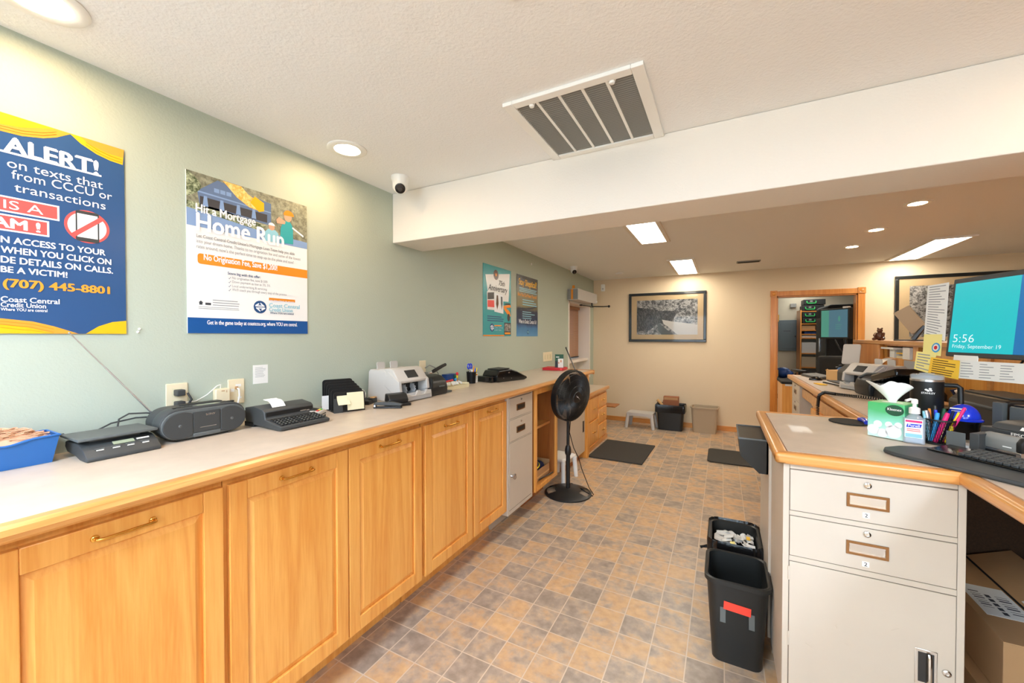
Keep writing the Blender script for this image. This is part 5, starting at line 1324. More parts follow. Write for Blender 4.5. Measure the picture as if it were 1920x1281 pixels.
def bin_liner(t, w, d, h, drop, r=0.04):
    b = MB(); N = 72
    base = rr_pts(-w / 2, w / 2, -d / 2, d / 2, r, 17)
    rnd = [random.random() for _ in base]
    def ringz(k, z, wob): return [(a * k * (1 + wob * (rnd[i] - 0.5)), c * k * (1 + wob * (rnd[i] - 0.5)), z + 0.016 * wob * 8 * (rnd[(i * 7) % len(rnd)] - 0.5)) for i, (a, c) in enumerate(base)]
    L_ = [ringz(1.045, h - drop, 0.06), ringz(1.06, h - drop * 0.5, 0.03), ringz(1.07, h - 0.008, 0.02), ringz(1.03, h + 0.010, 0.03), ringz(0.95, h - 0.02, 0.05), ringz(0.90, h - 0.12, 0.08)]
    n = len(base); vs = [p for q in L_ for p in q]; fs = []
    for i in range(len(L_) - 1): fs += [(i * n + j, i * n + (j + 1) % n, (i + 1) * n + (j + 1) % n, (i + 1) * n + j) for j in range(n)]
    b.add(vs, fs, True); return b.build('bin_liner', 'liner', t)
t = thing('waste_bin', 'black lined waste bin holding cardboard by the far wall', 'waste bin', (-0.705, 6.68, 0), 0)
open_bin(t, 0.40, 0.27, 0.385, 'bin_black', t_=0.86); bin_liner(t, 0.41, 0.28, 0.385, 0.11)
o = thing('cardboard_box', 'flattened brown cardboard box sticking up from the lined bin', 'box', (-0.70, 6.70, 0.20))
MB().box(-0.11, 0.11, -0.05, 0.06, 0, 0.31, 0.003).build('carton_walls', 'cardboard_red', o)
MB().box(-0.115, 0.115, -0.062, -0.052, 0.18, 0.255).build('flap', 'cardboard_red', o)
MB().box(-0.10, 0.10, -0.054, -0.051, 0.262, 0.30).build('fold', 'cardboard', o)
o = MB().tube([(-0.78, 6.66, 0.33), (-0.90, 6.64, 0.455)], [0.02, 0.022], 6).build('cardboard_strip', 'tan_folder'); tag(o, 'tan cardboard strip leaning out of the lined bin by the far wall', 'cardboard')
t = thing('waste_bin', 'empty tan plastic waste bin by the beige far wall', 'waste bin', (-0.225, 6.73, 0), -3)
open_bin(t, 0.37, 0.26, 0.39, 'tan_plastic', t_=0.84)

# ------------------------------------------------------------------ black bins beside the peninsula
t = thing('waste_bin', 'black plastic waste bin with a red label beside the steel pedestal', 'waste bin', (0.066, 2.115, 0), 0)
open_bin(t, 0.245, 0.275, 0.385, 'bin_black', 0.045, 0.80)
lb = MB(); lb.T = Matrix.Translation((0, -0.1335, 0.27)) @ Matrix.Rotation(math.radians(-4.3), 4, 'X') @ Matrix.Rotation(math.radians(3), 4, 'Y')
lb.box(-0.052, 0.052, -0.0012, 0.001, -0.017, 0.017); lb.T = Matrix.Translation((0, 0, -0.045)) @ lb.T
lb.build('red_label', 'red_tape', t)
lb = MB(); lb.T = Matrix.Translation((0, -0.130, 0.225)) @ Matrix.Rotation(math.radians(-4.3), 4, 'X')
lb.box(-0.066, -0.044, -0.0008, 0.001, -0.032, 0.032).box(0.044, 0.066, -0.0008, 0.001, -0.032, 0.032); lb.build('clear_tape', 'charcoal_light', t)
t = thing('waste_bin', 'black lined waste bin full of torn paper behind the bin with red label', 'waste bin', (0.066, 2.50, 0), 0)
open_bin(t, 0.235, 0.30, 0.375, 'bin_black', 0.045, 0.82); bin_liner(t, 0.245, 0.31, 0.375, 0.10, 0.05)
MB().tube([(-0.13, -0.06, 0.30), (-0.15, -0.07, 0.298), (-0.165, -0.072, 0.292)], [0.01, 0.006, 0.008], 8).build('liner_knot', 'liner', t)
rb = MB(); random.seed(5)
for k in range(64):
    x, y = random.uniform(-0.085, 0.085), random.uniform(-0.12, 0.12); a = random.random() * 6.28; tl = random.uniform(-0.6, 0.6); w, h = random.uniform(0.03, 0.055), random.uniform(0.02, 0.05)
    z = 0.30 + 0.03 * math.cos(x * 12) * math.cos(y * 9) + random.uniform(-0.006, 0.012)
    c, s_ = math.cos(a), math.sin(a); cv = random.uniform(-0.012, 0.012)
    def pf(u, v):
        p, q_ = (u - 0.5) * w, (v - 0.5) * h
        return (min(0.098, max(-0.098, x + c * p - s_ * q_)), min(0.13, max(-0.13, y + s_ * p + c * q_)), z + tl * q_ + cv * (1 - (2 * u - 1) ** 2))
    rb.sheet(pf, 4, 3)
o = rb.build('torn_paper', 'paper'); place(o, (0.066, 2.50, 0)); tag(o, 'torn white paper scraps filling the black lined bin', 'scrap paper', kind='stuff')
o = MB().sheet(lambda u, v: (-0.02 + 0.022 * u, -0.10 + 0.05 * v, 0.338 + 0.01 * v + 0.004 * u), 3, 3).build('yellow_slip', 'paper_yellow'); place(o, (0.066, 2.50, 0)); tag(o, 'yellow slip on top of the torn paper in the bin', 'paper')
o = MB().sheet(lambda u, v: (0.06 + 0.018 * u, 0.03 + 0.03 * v, 0.338 + 0.006 * v), 3, 3).build('yellow_slip', 'card_yellow'); place(o, (0.066, 2.50, 0)); tag(o, 'small yellow scrap at the right rim of the lined paper bin', 'paper')

# ------------------------------------------------------------------ peninsula and teller counter
CR = 1.04
t = thing('teller_counter', 'beige laminate teller counter and peninsula with rounded oak edge', 'counter', (0, 0, 0))
zt, zb = CR, CR - 0.036
MB().prism([(0.215, 1.757), (0.688, 1.757), (0.688, 0.55), (1.40, 0.55), (1.40, 5.21), (0.673, 5.21), (0.673, 2.582), (0.215, 2.582)], zb, zt, 'xy').build('worktop', 'laminate', t)
MB().box(0.645, 0.69, 0.55, 1.757, zb - 0.004, zt + 0.0012, 0.013, 3).box(0.172, 0.217, 1.712, 2.627, zb - 0.004, zt + 0.001, 0.013, 3).box(0.63, 0.675, 2.60, 5.25, zb - 0.004, zt + 0.001, 0.013, 3).build('oak_nosing', 'oak_y', t)
MB().box(0.172, 0.69, 1.712, 1.757, zb - 0.004, zt + 0.0015, 0.013, 3).build('oak_end_nosing', 'oak_x', t)
MB().box(0.172, 0.672, 2.582, 2.627, zb - 0.004, zt + 0.0015, 0.013, 3).build('oak_end_nosing', 'oak_x', t)
MB().box(0.63, 1.40, 5.205, 5.25, zb - 0.004, zt + 0.0015, 0.013, 3).build('oak_end_nosing', 'oak_x', t)
MB().box(1.37, 1.40, 0.55, 5.2, 0, zb).build('modesty_panel', 'particle', t)

t = thing('steel_pedestal', 'beige steel pedestal with two drawers and door under the right counter', 'cabinet', (0.201, 1.745, 0))
d1, d2, d3 = pedestal(t, 0.474, 0.39, 0.10, 0.999, [(0.830, 0.977), (0.666, 0.809), (0.135, 0.643)])
for dd, za, zb_, zl, zg in ((d1, 0.877, 0.924, 0.956, 0.857), (d2, 0.714, 0.760, 0.791, 0.691)):
    recess_pull(dd, 0.181, 0.292, za, zb_, -0.003)
    cam_lock(dd, 0.236, zl, -0.003, 0.0105)
    MB().box(0.224, 0.243, -0.004, -0.0025, zg - 0.012, zg + 0.006).build('number_tag', 'white', dd)
    text(dd, 'tag_number', '2', 'black', 0.2335, zg - 0.0095, 0.0125, -0.0044, 'C', 0.01)
b = MB(); b.box(0.358, 0.412, -0.0055, -0.002, 0.336, 0.452, 0.002); b.build('latch_plate', 'chrome', d3)
MB().box(0.366, 0.404, -0.0062, -0.005, 0.346, 0.442).build('latch_recess', 'metal_dark', d3)
MB().tube([(0.392, -0.007, 0.44), (0.392, -0.012, 0.43), (0.392, -0.012, 0.36), (0.392, -0.007, 0.348)], 0.006, 8).build('latch_paddle', 'chrome', d3)
cam_lock(d3, 0.433, 0.395, -0.003, 0.011)
for z in (0.60, 0.36): MB().box(0.0165, 0.0215, -0.005, 0.002, z - 0.025, z + 0.025, 0.0015).build('door_hinge', 'steel_beige', d3)
b = MB()
for x, z, dx, dz in ((0.155, 0.455, 0.004, -0.012), (0.30, 0.485, 0.02, 0.014), (0.18, 0.40, 0.012, -0.008), (0.07, 0.36, 0.02, -0.01)): b.tube([(x, -0.0032, z), (x + dx, -0.0032, z + dz)], 0.0007, 4)
b.build('scuff_marks', 'steel_tan', d3)
MB().box(0.02, 0.454, 0.03, 0.37, 0, 0.10).build('plinth', 'steel_tan', t)
t = thing('steel_pedestal', 'second beige steel pedestal at the back of the peninsula beside the lined bin', 'cabinet', (0.62, 2.565, 0), 180)
d1, d2, d3 = pedestal(t, 0.428, 0.42, 0.08, 0.999, [(0.830, 0.977), (0.666, 0.809), (0.11, 0.643)])
cam_lock(d1, 0.21, 0.95, -0.003); cam_lock(d2, 0.21, 0.785, -0.003)
MB().box(0.02, 0.408, 0.03, 0.4, 0, 0.08).build('plinth', 'steel_tan', t)
t = thing('hanging_bin', 'black tapered bin hung on the side of the peninsula under the counter edge', 'waste bin', (0.1915, 2.17, 0.82))
po = [(0, 0), (-0.035, 0), (-0.112, 0.075), (-0.118, 0.155), (0, 0.155)]; pi_ = [(-0.006, 0.03), (-0.035, 0.03), (-0.106, 0.09), (-0.112, 0.1555), (-0.006, 0.1555)]
b = MB(); b.prism(po, 0, 0.006, 'xz').prism(po, 0.314, 0.32, 'xz')
n = 4
for i in range(4): b.add([(po[i][0], 0.0, po[i][1]), (po[i + 1][0], 0.0, po[i + 1][1]), (po[i + 1][0], 0.32, po[i + 1][1]), (po[i][0], 0.32, po[i][1])], [(0, 1, 2, 3)])
b.box(-0.006, 0, 0.0, 0.32, 0, 0.155); b.build('bin_walls', 'bin_black', t)
MB().tube([(-0.118, 0, 0.156), (0, 0, 0.156), (0, 0.32, 0.156), (-0.118, 0.32, 0.156)], 0.004, 6, True).build('bin_rim', 'charcoal_light', t)

# cardboard boxes under the teller counter
def carton(name, label, x0, x1, y0, y1, z0, z1, lbl=True):
    t = thing('cardboard_box', label, 'box', (x0, y0, z0)); w, d, h = x1 - x0, y1 - y0, z1 - z0
    MB().box(0, w, 0, d, 0, h - 0.003, 0.002).build('carton_walls', 'cardboard', t); return t, w, d, h
carton('c', 'large brown cardboard box on the floor beneath the labelled box', 0.83, 1.30, 1.98, 2.70, 0, 0.1995)
t, w, d, h = carton('c', 'brown cardboard box with a white shipping label under the right counter', 0.87, 1.32, 2.005, 2.72, 0.2, 0.40)
MB().box(0, 0.17, 0, d, h - 0.003, h).build('closed_flap', 'cardboard', t)
MB().box(0.172, 0.18, 0.01, d, h - 0.002, h + 0.0005).build('open_seam', 'black', t)
b = MB(); b.add([(0.182, 0, h), (0.182, d, h), (0.33, d, h + 0.06), (0.33, 0, h + 0.06)], [(0, 1, 2, 3)]).add([(0.182, 0, h - 0.003), (0.182, d, h - 0.003), (0.33, d, h + 0.057), (0.33, 0, h + 0.057)], [(0, 1, 2, 3)]); b.build('raised_flap', 'cardboard', t)
sl = MB().box(0.03, 0.165, 0.17, 0.40, h + 0.0002, h + 0.001).build('shipping_label', 'paper', t)
b = MB()
for k in range(16): b.box(0.115 + 0.0, 0.150, 0.20 + k * 0.0085, 0.20 + k * 0.0085 + (0.002 + 0.003 * ((k * 7) % 3)), h + 0.001, h + 0.0014) if k % 2 else b.box(0.045, 0.075, 0.23 + k * 0.008, 0.23 + k * 0.008 + (0.002 + 0.002 * (k % 3)), h + 0.001, h + 0.0014)
for k in range(5): b.box(0.085, 0.10, 0.19 + k * 0.03, 0.21 + k * 0.03, h + 0.001, h + 0.0014)
b.build('barcodes', 'ink_dark', sl)
sl2 = MB(); sl2.add([(0.19, 0.10, h + 0.0045), (0.19, 0.33, h + 0.0045), (0.28, 0.33, h + 0.0415), (0.28, 0.10, h + 0.0415)], [(0, 1, 2, 3)]); sl2.build('second_label', 'paper', t)

# ------------------------------------------------------------------ things on the peninsula
R0 = CR + 0.002
def Rr(name, label, cat, x, y, rz, dz=0.0, group=None): return thing(name, label, cat, (x, y, R0 + dz), rz, group)
t = Rr('tissue_box', 'green and white tissue box with a white tissue pulled up', 'tissue box', 0.545, 2.185, -36)
MB().box(0, 0.118, 0, 0.118, 0, 0.143, 0.003).build('carton', 'tissue_box_print', t)
b = MB()
for x, z, r in ((0.02, 0.03, 0.02), (0.05, 0.02, 0.022), (0.085, 0.032, 0.026), (0.035, 0.055, 0.014), (0.07, 0.058, 0.012), (0.10, 0.06, 0.012)): b.flat(circ(x, z, min(r, z - 0.002), None, 24), -0.0006)
b.build('printed_bubbles', 'pr_cream', t)
MB().flat(circ(0.088, 0.118, 0.029, 0.022, 28), -0.0012).build('brand_oval', 'dark_green', t)
text(t, 'box_lettering', 'Kleenex', 'white', 0.088, 0.117, 0.010, -0.0018, 'C', 0.02, width=0.044)
MB().flat(circ(0.059, 0.059, 0.035, 0.018, 24), 0.1434, 'xy').build('tissue_slot', 'white', t)
def tis(u, v):
    a = 2 * PI * u; r = 0.012 + 0.045 * v ** 1.3 * (1 + 0.45 * math.sin(2 * a + 0.8))
    return (0.059 - 0.012 * v + r * math.cos(a), 0.059 + 0.55 * r * math.sin(a), 0.143 + 0.085 * v - 0.022 * v * (0.5 + 0.5 * math.sin(3 * a)))
MB().sheet(tis, 36, 10).build('tissue', 'tissue_white', t)

t = Rr('hand_sanitizer', 'clear pump bottle of hand sanitizer beside the tissue box', 'sanitizer bottle', 0.632, 2.105, -22)
b = MB(); b.rrect(0.0, 0.062, 0, 0.036, 0.0, 0.098, 0.012); b.lathe([(0.026, 0.097), (0.018, 0.108), (0.0125, 0.112), (0.0125, 0.118)], 24, (0.031, 0.018, 0)); b.build('bottle', 'clear', t)
b = MB(); b.rrect(0.003, 0.059, 0.003, 0.033, 0.004, 0.07, 0.010); b.build('gel_filling', 'gel', t)
MB().lathe([(0.0165, 0.115), (0.0165, 0.136), (0.012, 0.139), (0.006, 0.141), (0.006, 0.152), (0.010, 0.154), (0.010, 0.168), (0.007, 0.172)], 22, (0.031, 0.018, 0)).tube([(0.031, 0.018, 0.166), (0.020, 0.010, 0.170), (0.008, 0.0, 0.164)], 0.005, 8).build('pump', 'white', t)
MB().rect(0.006, 0.056, 0.022, 0.094, -0.0008).build('label', 'pr_cream', t)
MB().rect(0.008, 0.054, 0.082, 0.090, -0.0012).build('pink_stripe', 'pink', t)
MB().flat([(0.010, 0.062), (0.050, 0.064), (0.053, 0.077), (0.013, 0.075)], -0.0012).build('logo_patch', 'blue_dome', t)
text(t, 'bottle_lettering', 'Purell', 'white', 0.0315, 0.0655, 0.009, -0.0017, 'C', 0.02, width=0.032)
b = MB(); lines(b, 0.012, 0.05, 0.058, 0.045, 2, -0.0013, 0.4, 0.1); b.build('small_print', 'pr_red', t)
MB().rect(0.008, 0.054, 0.024, 0.038, -0.0012).build('blue_print', 'pr_lightblue', t)

t = Rr('mesh_pen_cup', 'black mesh cup crowded with coloured pens beside the sanitizer bottle', 'pen cup', 0.752, 2.145, 0)
TC = t.location.copy()
b = MB()
for k in range(40):
    a = 2 * PI * k / 40
    for sg in (1, -1): b.tube([(0.043 * math.cos(a + sg * i * 0.12), 0.043 * math.sin(a + sg * i * 0.12), 0.004 + 0.022 * i) for i in range(5)], 0.0007, 3)
b.build('mesh_wall', 'mesh_black', t)
MB().lathe([(0.043, 0.0), (0.0445, 0.0), (0.0445, 0.006), (0.001, 0.006)], 32, cap=False).lathe([(0.0425, 0.090), (0.0455, 0.090), (0.0455, 0.096), (0.0425, 0.096)], 32, cap=False).build('rim_and_base', 'black', t)
g = 'pens in the mesh cup by the sanitizer'
for x0, y0, x1, y1, h, r, c, lb in ((-0.02, -0.02, 0.006, -0.036, 0.125, 0.0075, 'pink', 'thick pink marker in the mesh cup by the sanitizer'),
    (-0.025, -0.008, -0.012, -0.012, 0.12, 0.007, 'skyblue', 'blue marker in the mesh cup by the sanitizer'),
    (-0.022, 0.01, -0.038, 0.004, 0.125, 0.010, 'silver', 'fat silver tube in the mesh cup by the sanitizer'),
    (0.01, -0.01, 0.055, -0.025, 0.148, 0.0055, 'pink', 'leaning pink highlighter in the mesh cup by the sanitizer'),
    (0.012, 0.0, 0.042, -0.02, 0.128, 0.0045, 'yellow', 'yellow pencil in the mesh cup by the sanitizer'),
    (0.01, 0.01, 0.035, 0.0, 0.13, 0.005, 'navy', 'dark blue pen in the mesh cup by the sanitizer'),
    (0.0, 0.02, 0.015, 0.012, 0.135, 0.006, 'dark_green', 'dark green pen in the mesh cup by the sanitizer'),
    (0.0, 0.015, -0.008, 0.012, 0.128, 0.006, 'blue_dome', 'bright blue pen in the mesh cup by the sanitizer'),
    (-0.015, 0.02, -0.022, 0.024, 0.13, 0.005, 'orange', 'orange pen in the mesh cup by the sanitizer'),
    (-0.006, 0.025, -0.004, 0.03, 0.142, 0.006, 'metal_dark', 'dark metal pen in the mesh cup by the sanitizer'),
    (0.02, 0.01, 0.05, -0.008, 0.12, 0.004, 'cardboard', 'brown pencil in the mesh cup by the sanitizer'),
    (-0.03, 0.0, -0.046, 0.0, 0.122, 0.005, 'pr_lightblue', 'pale blue pen in the mesh cup by the sanitizer'),
    (0.008, -0.028, 0.02, -0.032, 0.075, 0.006, 'yellow', 'short yellow highlighter low in the mesh cup by the sanitizer')):
    o = MB().tube([(x0, y0, 0.008), (x1, y1, h - 0.01), (x1 + (x1 - x0) * 0.08, y1 + (y1 - y0) * 0.08, h)], [r, r, r * 0.8], 10).build('pen', c); o.location = TC; tag(o, lb, 'pen', g)

t = Rr('insulated_tumbler', 'large black tumbler with handle and clear lid behind the pens', 'tumbler', 0.793, 2.385, -18)
MB().lathe([(0.036, 0), (0.039, 0.01), (0.040, 0.06), (0.052, 0.09), (0.053, 0.222)], 40).build('body', 'black', t)
MB().lathe([(0.0535, 0.222), (0.0535, 0.230), (0.051, 0.231)], 40).build('steel_band', 'silver', t)
MB().lathe([(0.053, 0.231), (0.053, 0.247), (0.046, 0.251), (0.026, 0.252), (0.024, 0.256), (0.001, 0.256)], 36, cap=False).build('lid', 'clear', t)
MB().tube([(0.050, 0, 0.208), (0.088, 0, 0.208), (0.098, 0, 0.200), (0.100, 0, 0.12), (0.096, 0, 0.09), (0.052, 0, 0.085)], 0.0095, 12).build('handle', 'black', t)
b = MB()
for k, (x, z, r) in enumerate(((-0.008, 0.188, 0.005), (0.004, 0.192, 0.005), (-0.002, 0.184, 0.005), (0.007, 0.185, 0.004))): b.flat(circ(x + 0.006, z, r, r * 0.8, 12), -0.0537)
b.build('bear_mark', 'white', t)
text(t, 'tumbler_lettering', 'STANLEY', 'white', 0.004, 0.170, 0.0075, -0.0542, 'C', 0.03, width=0.042)

t = Rr('stamp_moistener', 'shiny blue dome on a black base right of the tumbler', 'moistener', 0.882, 2.315, -30)
MB().lathe([(0.044, 0), (0.046, 0.06), (0.05, 0.072), (0.046, 0.076)], 32).build('base', 'black_gloss', t)
b = MB(); b.ball((0, 0, 0.078), 0.049, 0.049, 0.060, 36, 12, 0, PI / 2); b.lathe([(0.056, 0.073), (0.056, 0.079), (0.049, 0.083)], 36); b.build('dome', 'blue_dome', t)
b = MB(); b.T = Matrix.Translation((-0.006, -0.038, 0.113)) @ Matrix.Rotation(-0.85, 4, 'X'); b.rect(-0.026, 0.02, 0.0, 0.007, -0.0075).rect(-0.02, 0.01, -0.010, -0.007, -0.0065); b.build('white_print', 'white', t)

t = Rr('card_holder', 'grey metal card holder in front of the blue dome', 'card holder', 0.742, 2.068, -45)
MB().box(0, 0.052, 0.0, 0.003, 0.0, 0.066, 0.001).build('front_plate', 'charcoal_light', t)
MB().box(0, 0.09, 0.003, 0.075, 0.0, 0.012).build('base_tray', 'charcoal', t)
MB().box(0.065, 0.09, -0.006, 0.07, 0.012, 0.072, 0.002).build('side_block', 'charcoal', t)
MB().box(0.068, 0.078, 0.07, 0.15, 0.058, 0.072, 0.001).build('top_rail', 'charcoal_light', t)
MB().box(0.02, 0.06, 0.006, 0.06, 0.012, 0.022).build('cards', 'paper', t)
t = Rr('self_inking_stamp', 'silver and black self inking stamp in front of the receipt printer', 'stamp', 0.822, 2.035, -62)
b = MB(); b.prism([(0, 0.028), (0.0, 0.062), (0.012, 0.078), (0.036, 0.078), (0.048, 0.062), (0.048, 0.028)], 0.0, 0.10, 'yz', 0.004); b.build('housing', 'grey', t)
MB().prism([(-0.001, 0.028), (-0.001, 0.062), (0.012, 0.079), (0.036, 0.079), (0.049, 0.062), (0.049, 0.028)], 0.093, 0.112, 'yz', 0.006).build('end_cap', 'black', t)
MB().box(0.002, 0.108, 0.003, 0.045, 0, 0.029, 0.002).build('base_frame', 'silver', t)
MB().box(0.006, 0.092, 0.0005, 0.01, 0.014, 0.021).build('ink_window', 'black', t)
MB().rect(0.06, 0.085, 0.040, 0.0435, -0.0006).build('small_print', 'white', t)
t = Rr('receipt_printer', 'charcoal receipt printer cut off by the right edge behind the stamp', 'printer', 0.852, 2.122, -62)
b = MB(); b.box(0, 0.19, 0, 0.17, 0, 0.086, 0.005); b.build('body', 'charcoal', t)
b = MB(); b.prism([(0.002, 0.086), (0.02, 0.106), (0.06, 0.112), (0.168, 0.112), (0.17, 0.086)], 0.03, 0.184, 'yz', 0.004); b.build('lid', 'charcoal', t)
text(t, 'printer_lettering', 'EPSON', 'white', 0.092, 0.070, 0.0105, -0.0008, 'L', 0.03, width=0.055)
b = MB(); b.T = Matrix.Translation((0.125, 0.011, 0.0965)) @ Matrix.Rotation(math.atan2(0.020, 0.018) - PI / 2, 4, 'X'); b.rect(-0.014, 0.026, -0.007, 0.007, -0.0012); b.build('sticker', 'white', t)
MB().rect(0.004, 0.186, 0.044, 0.046, -0.0006).build('panel_seam', 'black', t)
t = Rr('cheque_scanner', 'dark grey desktop scanner behind the receipt printer', 'scanner', 0.958, 2.305, -62)
MB().box(0, 0.035, 0.0, 0.02, 0, 0.155, 0.002).box(0.045, 0.15, 0.01, 0.12, 0, 0.145, 0.006).build('body', 'charcoal_light', t)
MB().box(0.05, 0.145, 0.02, 0.11, 0.145, 0.152, 0.003).build('lid', 'black', t)
t = Rr('keyboard_platform', 'dark tapering wrist rest board overhanging the counter corner', 'wrist rest', 0, 0, 0)
pad = [(0.515, 1.885), (0.535, 1.838), (0.60, 1.765), (0.68, 1.69), (0.76, 1.60), (0.86, 1.46), (1.0, 1.50), (1.02, 1.62), (0.93, 1.80), (0.83, 1.925), (0.74, 1.985), (0.66, 2.0), (0.58, 1.975), (0.53, 1.93)]
MB().prism(pad, 0.0, 0.012, 'xy', 0.005).build('board', 'charcoal', t)
t = Rr('keyboard', 'black computer keyboard on the tapering wrist rest board', 'keyboard', 0.648, 1.945, -54, 0.0125)
MB().prism([(0, 0), (0, 0.006), (0.10, 0.016), (0.105, 0.0)], 0, 0.42, 'yz', 0.003).build('case', 'black_gloss', t)
tk = Matrix.Translation((0, 0, 0.0065)) @ Matrix.Rotation(math.atan2(0.01, 0.10), 4, 'X')
b = MB(); b.T = tk
for r in range(5):
    for k in range(17): b.box(0.085 + k * 0.0185, 0.101 + k * 0.0185, 0.006 + r * 0.0185, 0.021 + r * 0.0185, -0.001, 0.007, 0.0015, 1)
b.build('keys', 'charcoal', t)

t = Rr('mouse_pad', 'black mouse pad on the peninsula behind the tissue box', 'mouse pad', 0.545, 2.47, 0)
MB().prism(circ(0.0, 0.0, 0.075, 0.085, 30), 0, 0.004, 'xy').build('pad', 'black_matte', t)
MB().tube([(0.055, -0.05, 0.012), (0.06, -0.02, 0.014), (0.06, 0.015, 0.014), (0.05, 0.04, 0.012)], [0.009, 0.013, 0.013, 0.009], 12).build('wrist_cushion', 'blue_dome', t)

# ------------------------------------------------------------------ right-hand monitor with notes
MX, MY, MZ, MA = 0.865, 2.43, 1.372, -72.4
TILT = math.radians(-5)
t = thing('computer_monitor', 'large monitor with a teal lock screen at the right edge', 'monitor', (MX, MY, MZ), MA)
Tm = Matrix.Rotation(TILT, 4, 'X')
def mbx(*a, **k): m = MB(); m.T = Tm; m.box(*a, **k); return m
W_, H_ = 0.53, 0.335
mbx(0, W_, 0.0, 0.035, 0, H_, bev=0.004).build('casing', 'charcoal', t)
MW = Matrix.Translation((MX, MY, MZ)) @ Matrix.Rotation(math.radians(MA), 4, 'Z') @ Tm
MI = MW.inverted()
def mpix(u, v, y=0.0):
    e = MI @ EYE; p = MI @ on(u, v, 1, 9.0); d = p - e; s = (y - e.y) / d.y; q_ = e + d * s; return q_.x, q_.z
sx0, sz0 = mpix(1778, 660); sx1 = mpix(1907, 600)[0]; sz1 = mpix(1790, 533)[1]
m = MB(); m.T = Tm; m.rect(sx0, sx1, sz0, sz1, -0.0008); m.build('screen_teal', 'scr_teal', t)
m = MB(); m.T = Tm; m.rect(sx1, W_ - 0.018, sz0, sz1, -0.0008); m.build('screen_blue', 'scr_blue', t)
xl, zl = mpix(1787, 641.5); xr, zr = mpix(1826, 642.5); text(t, 'clock_lettering', '5:56', 'scr_text', xl, (zl + zr) / 2, mpix(1787, 627)[1] - zl, -0.0014, 'L', -0.012, width=xr - xl, T=Tm)
xl, zl = mpix(1786, 651.5); xr, zr = mpix(1877, 656); text(t, 'date_lettering', 'Friday, September 19', 'scr_text', xl, (zl + zr) / 2, 0.0155, -0.0014, 'L', -0.008, width=xr - xl, T=Tm)
m = MB(); m.T = Tm; x0, z0_ = mpix(1788, 675); x1, z1 = mpix(1834, 668); m.box(x0, x1, -0.001, 0.002, z0_, z1); m.build('name_strip', 'white', t)
MB().tube([(0.28, 0.035, 0.15), (0.30, 0.12, 0.14), (0.47, 0.10, 0.0), (0.47, 0.10, -(MZ - CR) + 0.012)], 0.018, 12).lathe([(0.07, 0), (0.07, 0.008), (0.03, 0.012)], 28, (0.47, 0.10, -(MZ - CR) + 0.0015)).build('stand', 'black', t)
MB().tube([(0.30, 0.03, 0.02), (0.22, 0.05, -0.06), (0.30, 0.08, -0.12), (0.42, 0.10, -0.2)], 0.004, 6).build('cable', 'black', t)
def note(name, label, cat, quad, y, mat, rows=0, rmat='ink_grey', th=0.0008):
    o = thing(name, label, cat, (MX, MY, MZ), MA)
    pts = [mpix(u, v, y) for u, v in quad]
    m = MB(); m.T = Tm; m.prism(pts, y - th, y, 'xz'); m.build('sheet', mat, o)
    if rows:
        m = MB(); m.T = Tm
        a, b_, c, d = [Vector((p[0], p[1])) for p in pts]   # tl, tr, br, bl
        random.seed(len(label))
        for i in range(rows):
            f = (i + 0.9) / (rows + 0.8); l = a.lerp(d, f); r = b_.lerp(c, f); k0 = 0.1; k1 = 0.55 + 0.35 * random.random(); h = (a - d).length / rows * 0.16
            p, q_ = l.lerp(r, k0), l.lerp(r, k1)
            m.flat([(p.x, p.y - h), (q_.x, q_.y - h), (q_.x, q_.y + h), (p.x, p.y + h)], y - th - 0.0004)
        m.build('printed_rows', rmat, o)
    return o
note('list_sheet', 'white printed list taped to the left side of the right monitor', 'paper', [(1740, 536), (1780, 529.5), (1772, 640), (1733, 628)], -0.002, 'paper', 20)
note('sticky_note', 'pale yellow note with a blue and red round mark left of the monitor', 'note', [(1733, 627), (1767, 627), (1764, 668), (1730, 664)], -0.004, 'paper_yellow')
o = thing('round_sticker', 'blue ringed round sticker with a red centre on the pale yellow note', 'sticker', (MX, MY, MZ), MA)
xc, zc = mpix(1755, 652, -0.005); rr = abs(mpix(1763, 652, -0.005)[0] - xc)
for k, c in ((1.0, 'skyblue'), (0.7, 'white'), (0.4, 'red')):
    m = MB(); m.T = Tm; m.flat(circ(xc, zc, rr * k, rr * k, 28), -0.0055 - (1 - k) * 0.002); m.build({1.0: 'blue_ring', 0.7: 'white_ring', 0.4: 'red_centre'}[k], c, o)
note('sticky_note', 'crumpled cream memo hanging below the left corner of the monitor', 'note', [(1719, 659), (1757, 663), (1744, 701), (1714, 692)], -0.006, 'paper_yellow', 6)
note('yellow_card', 'bright yellow printed card hanging under the monitor corner', 'card', [(1746, 670), (1800, 677), (1797, 712), (1740, 701)], -0.008, 'card_yellow', 7, 'pr_brown')
o = thing('printed_strip', 'white strip of printed columns hanging below the right monitor', 'paper', (MX, MY, MZ), MA)
pts = [mpix(u, v, -0.004) for u, v in ((1800, 676), (1935, 683), (1935, 722), (1796, 709))]
m = MB(); m.T = Tm; m.prism(pts, -0.005, -0.004, 'xz'); m.build('sheet', 'paper', o)
m = MB(); m.T = Tm; random.seed(3)
for cu in (1802, 1837, 1876):
    for r in range(6):
        v = 681 + 5 * r + (cu - 1800) * 0.075
        a = mpix(cu - r * 0.4, v, -0.0054); b_ = mpix(cu + 14 + 14 * random.random(), v + 1.2, -0.0054)
        m.flat([(a[0], a[1]), (b_[0], b_[1]), (b_[0], b_[1] + 0.0028), (a[0], a[1] + 0.0028)], -0.0054)
m.build('printed_columns', 'ink_grey', o)

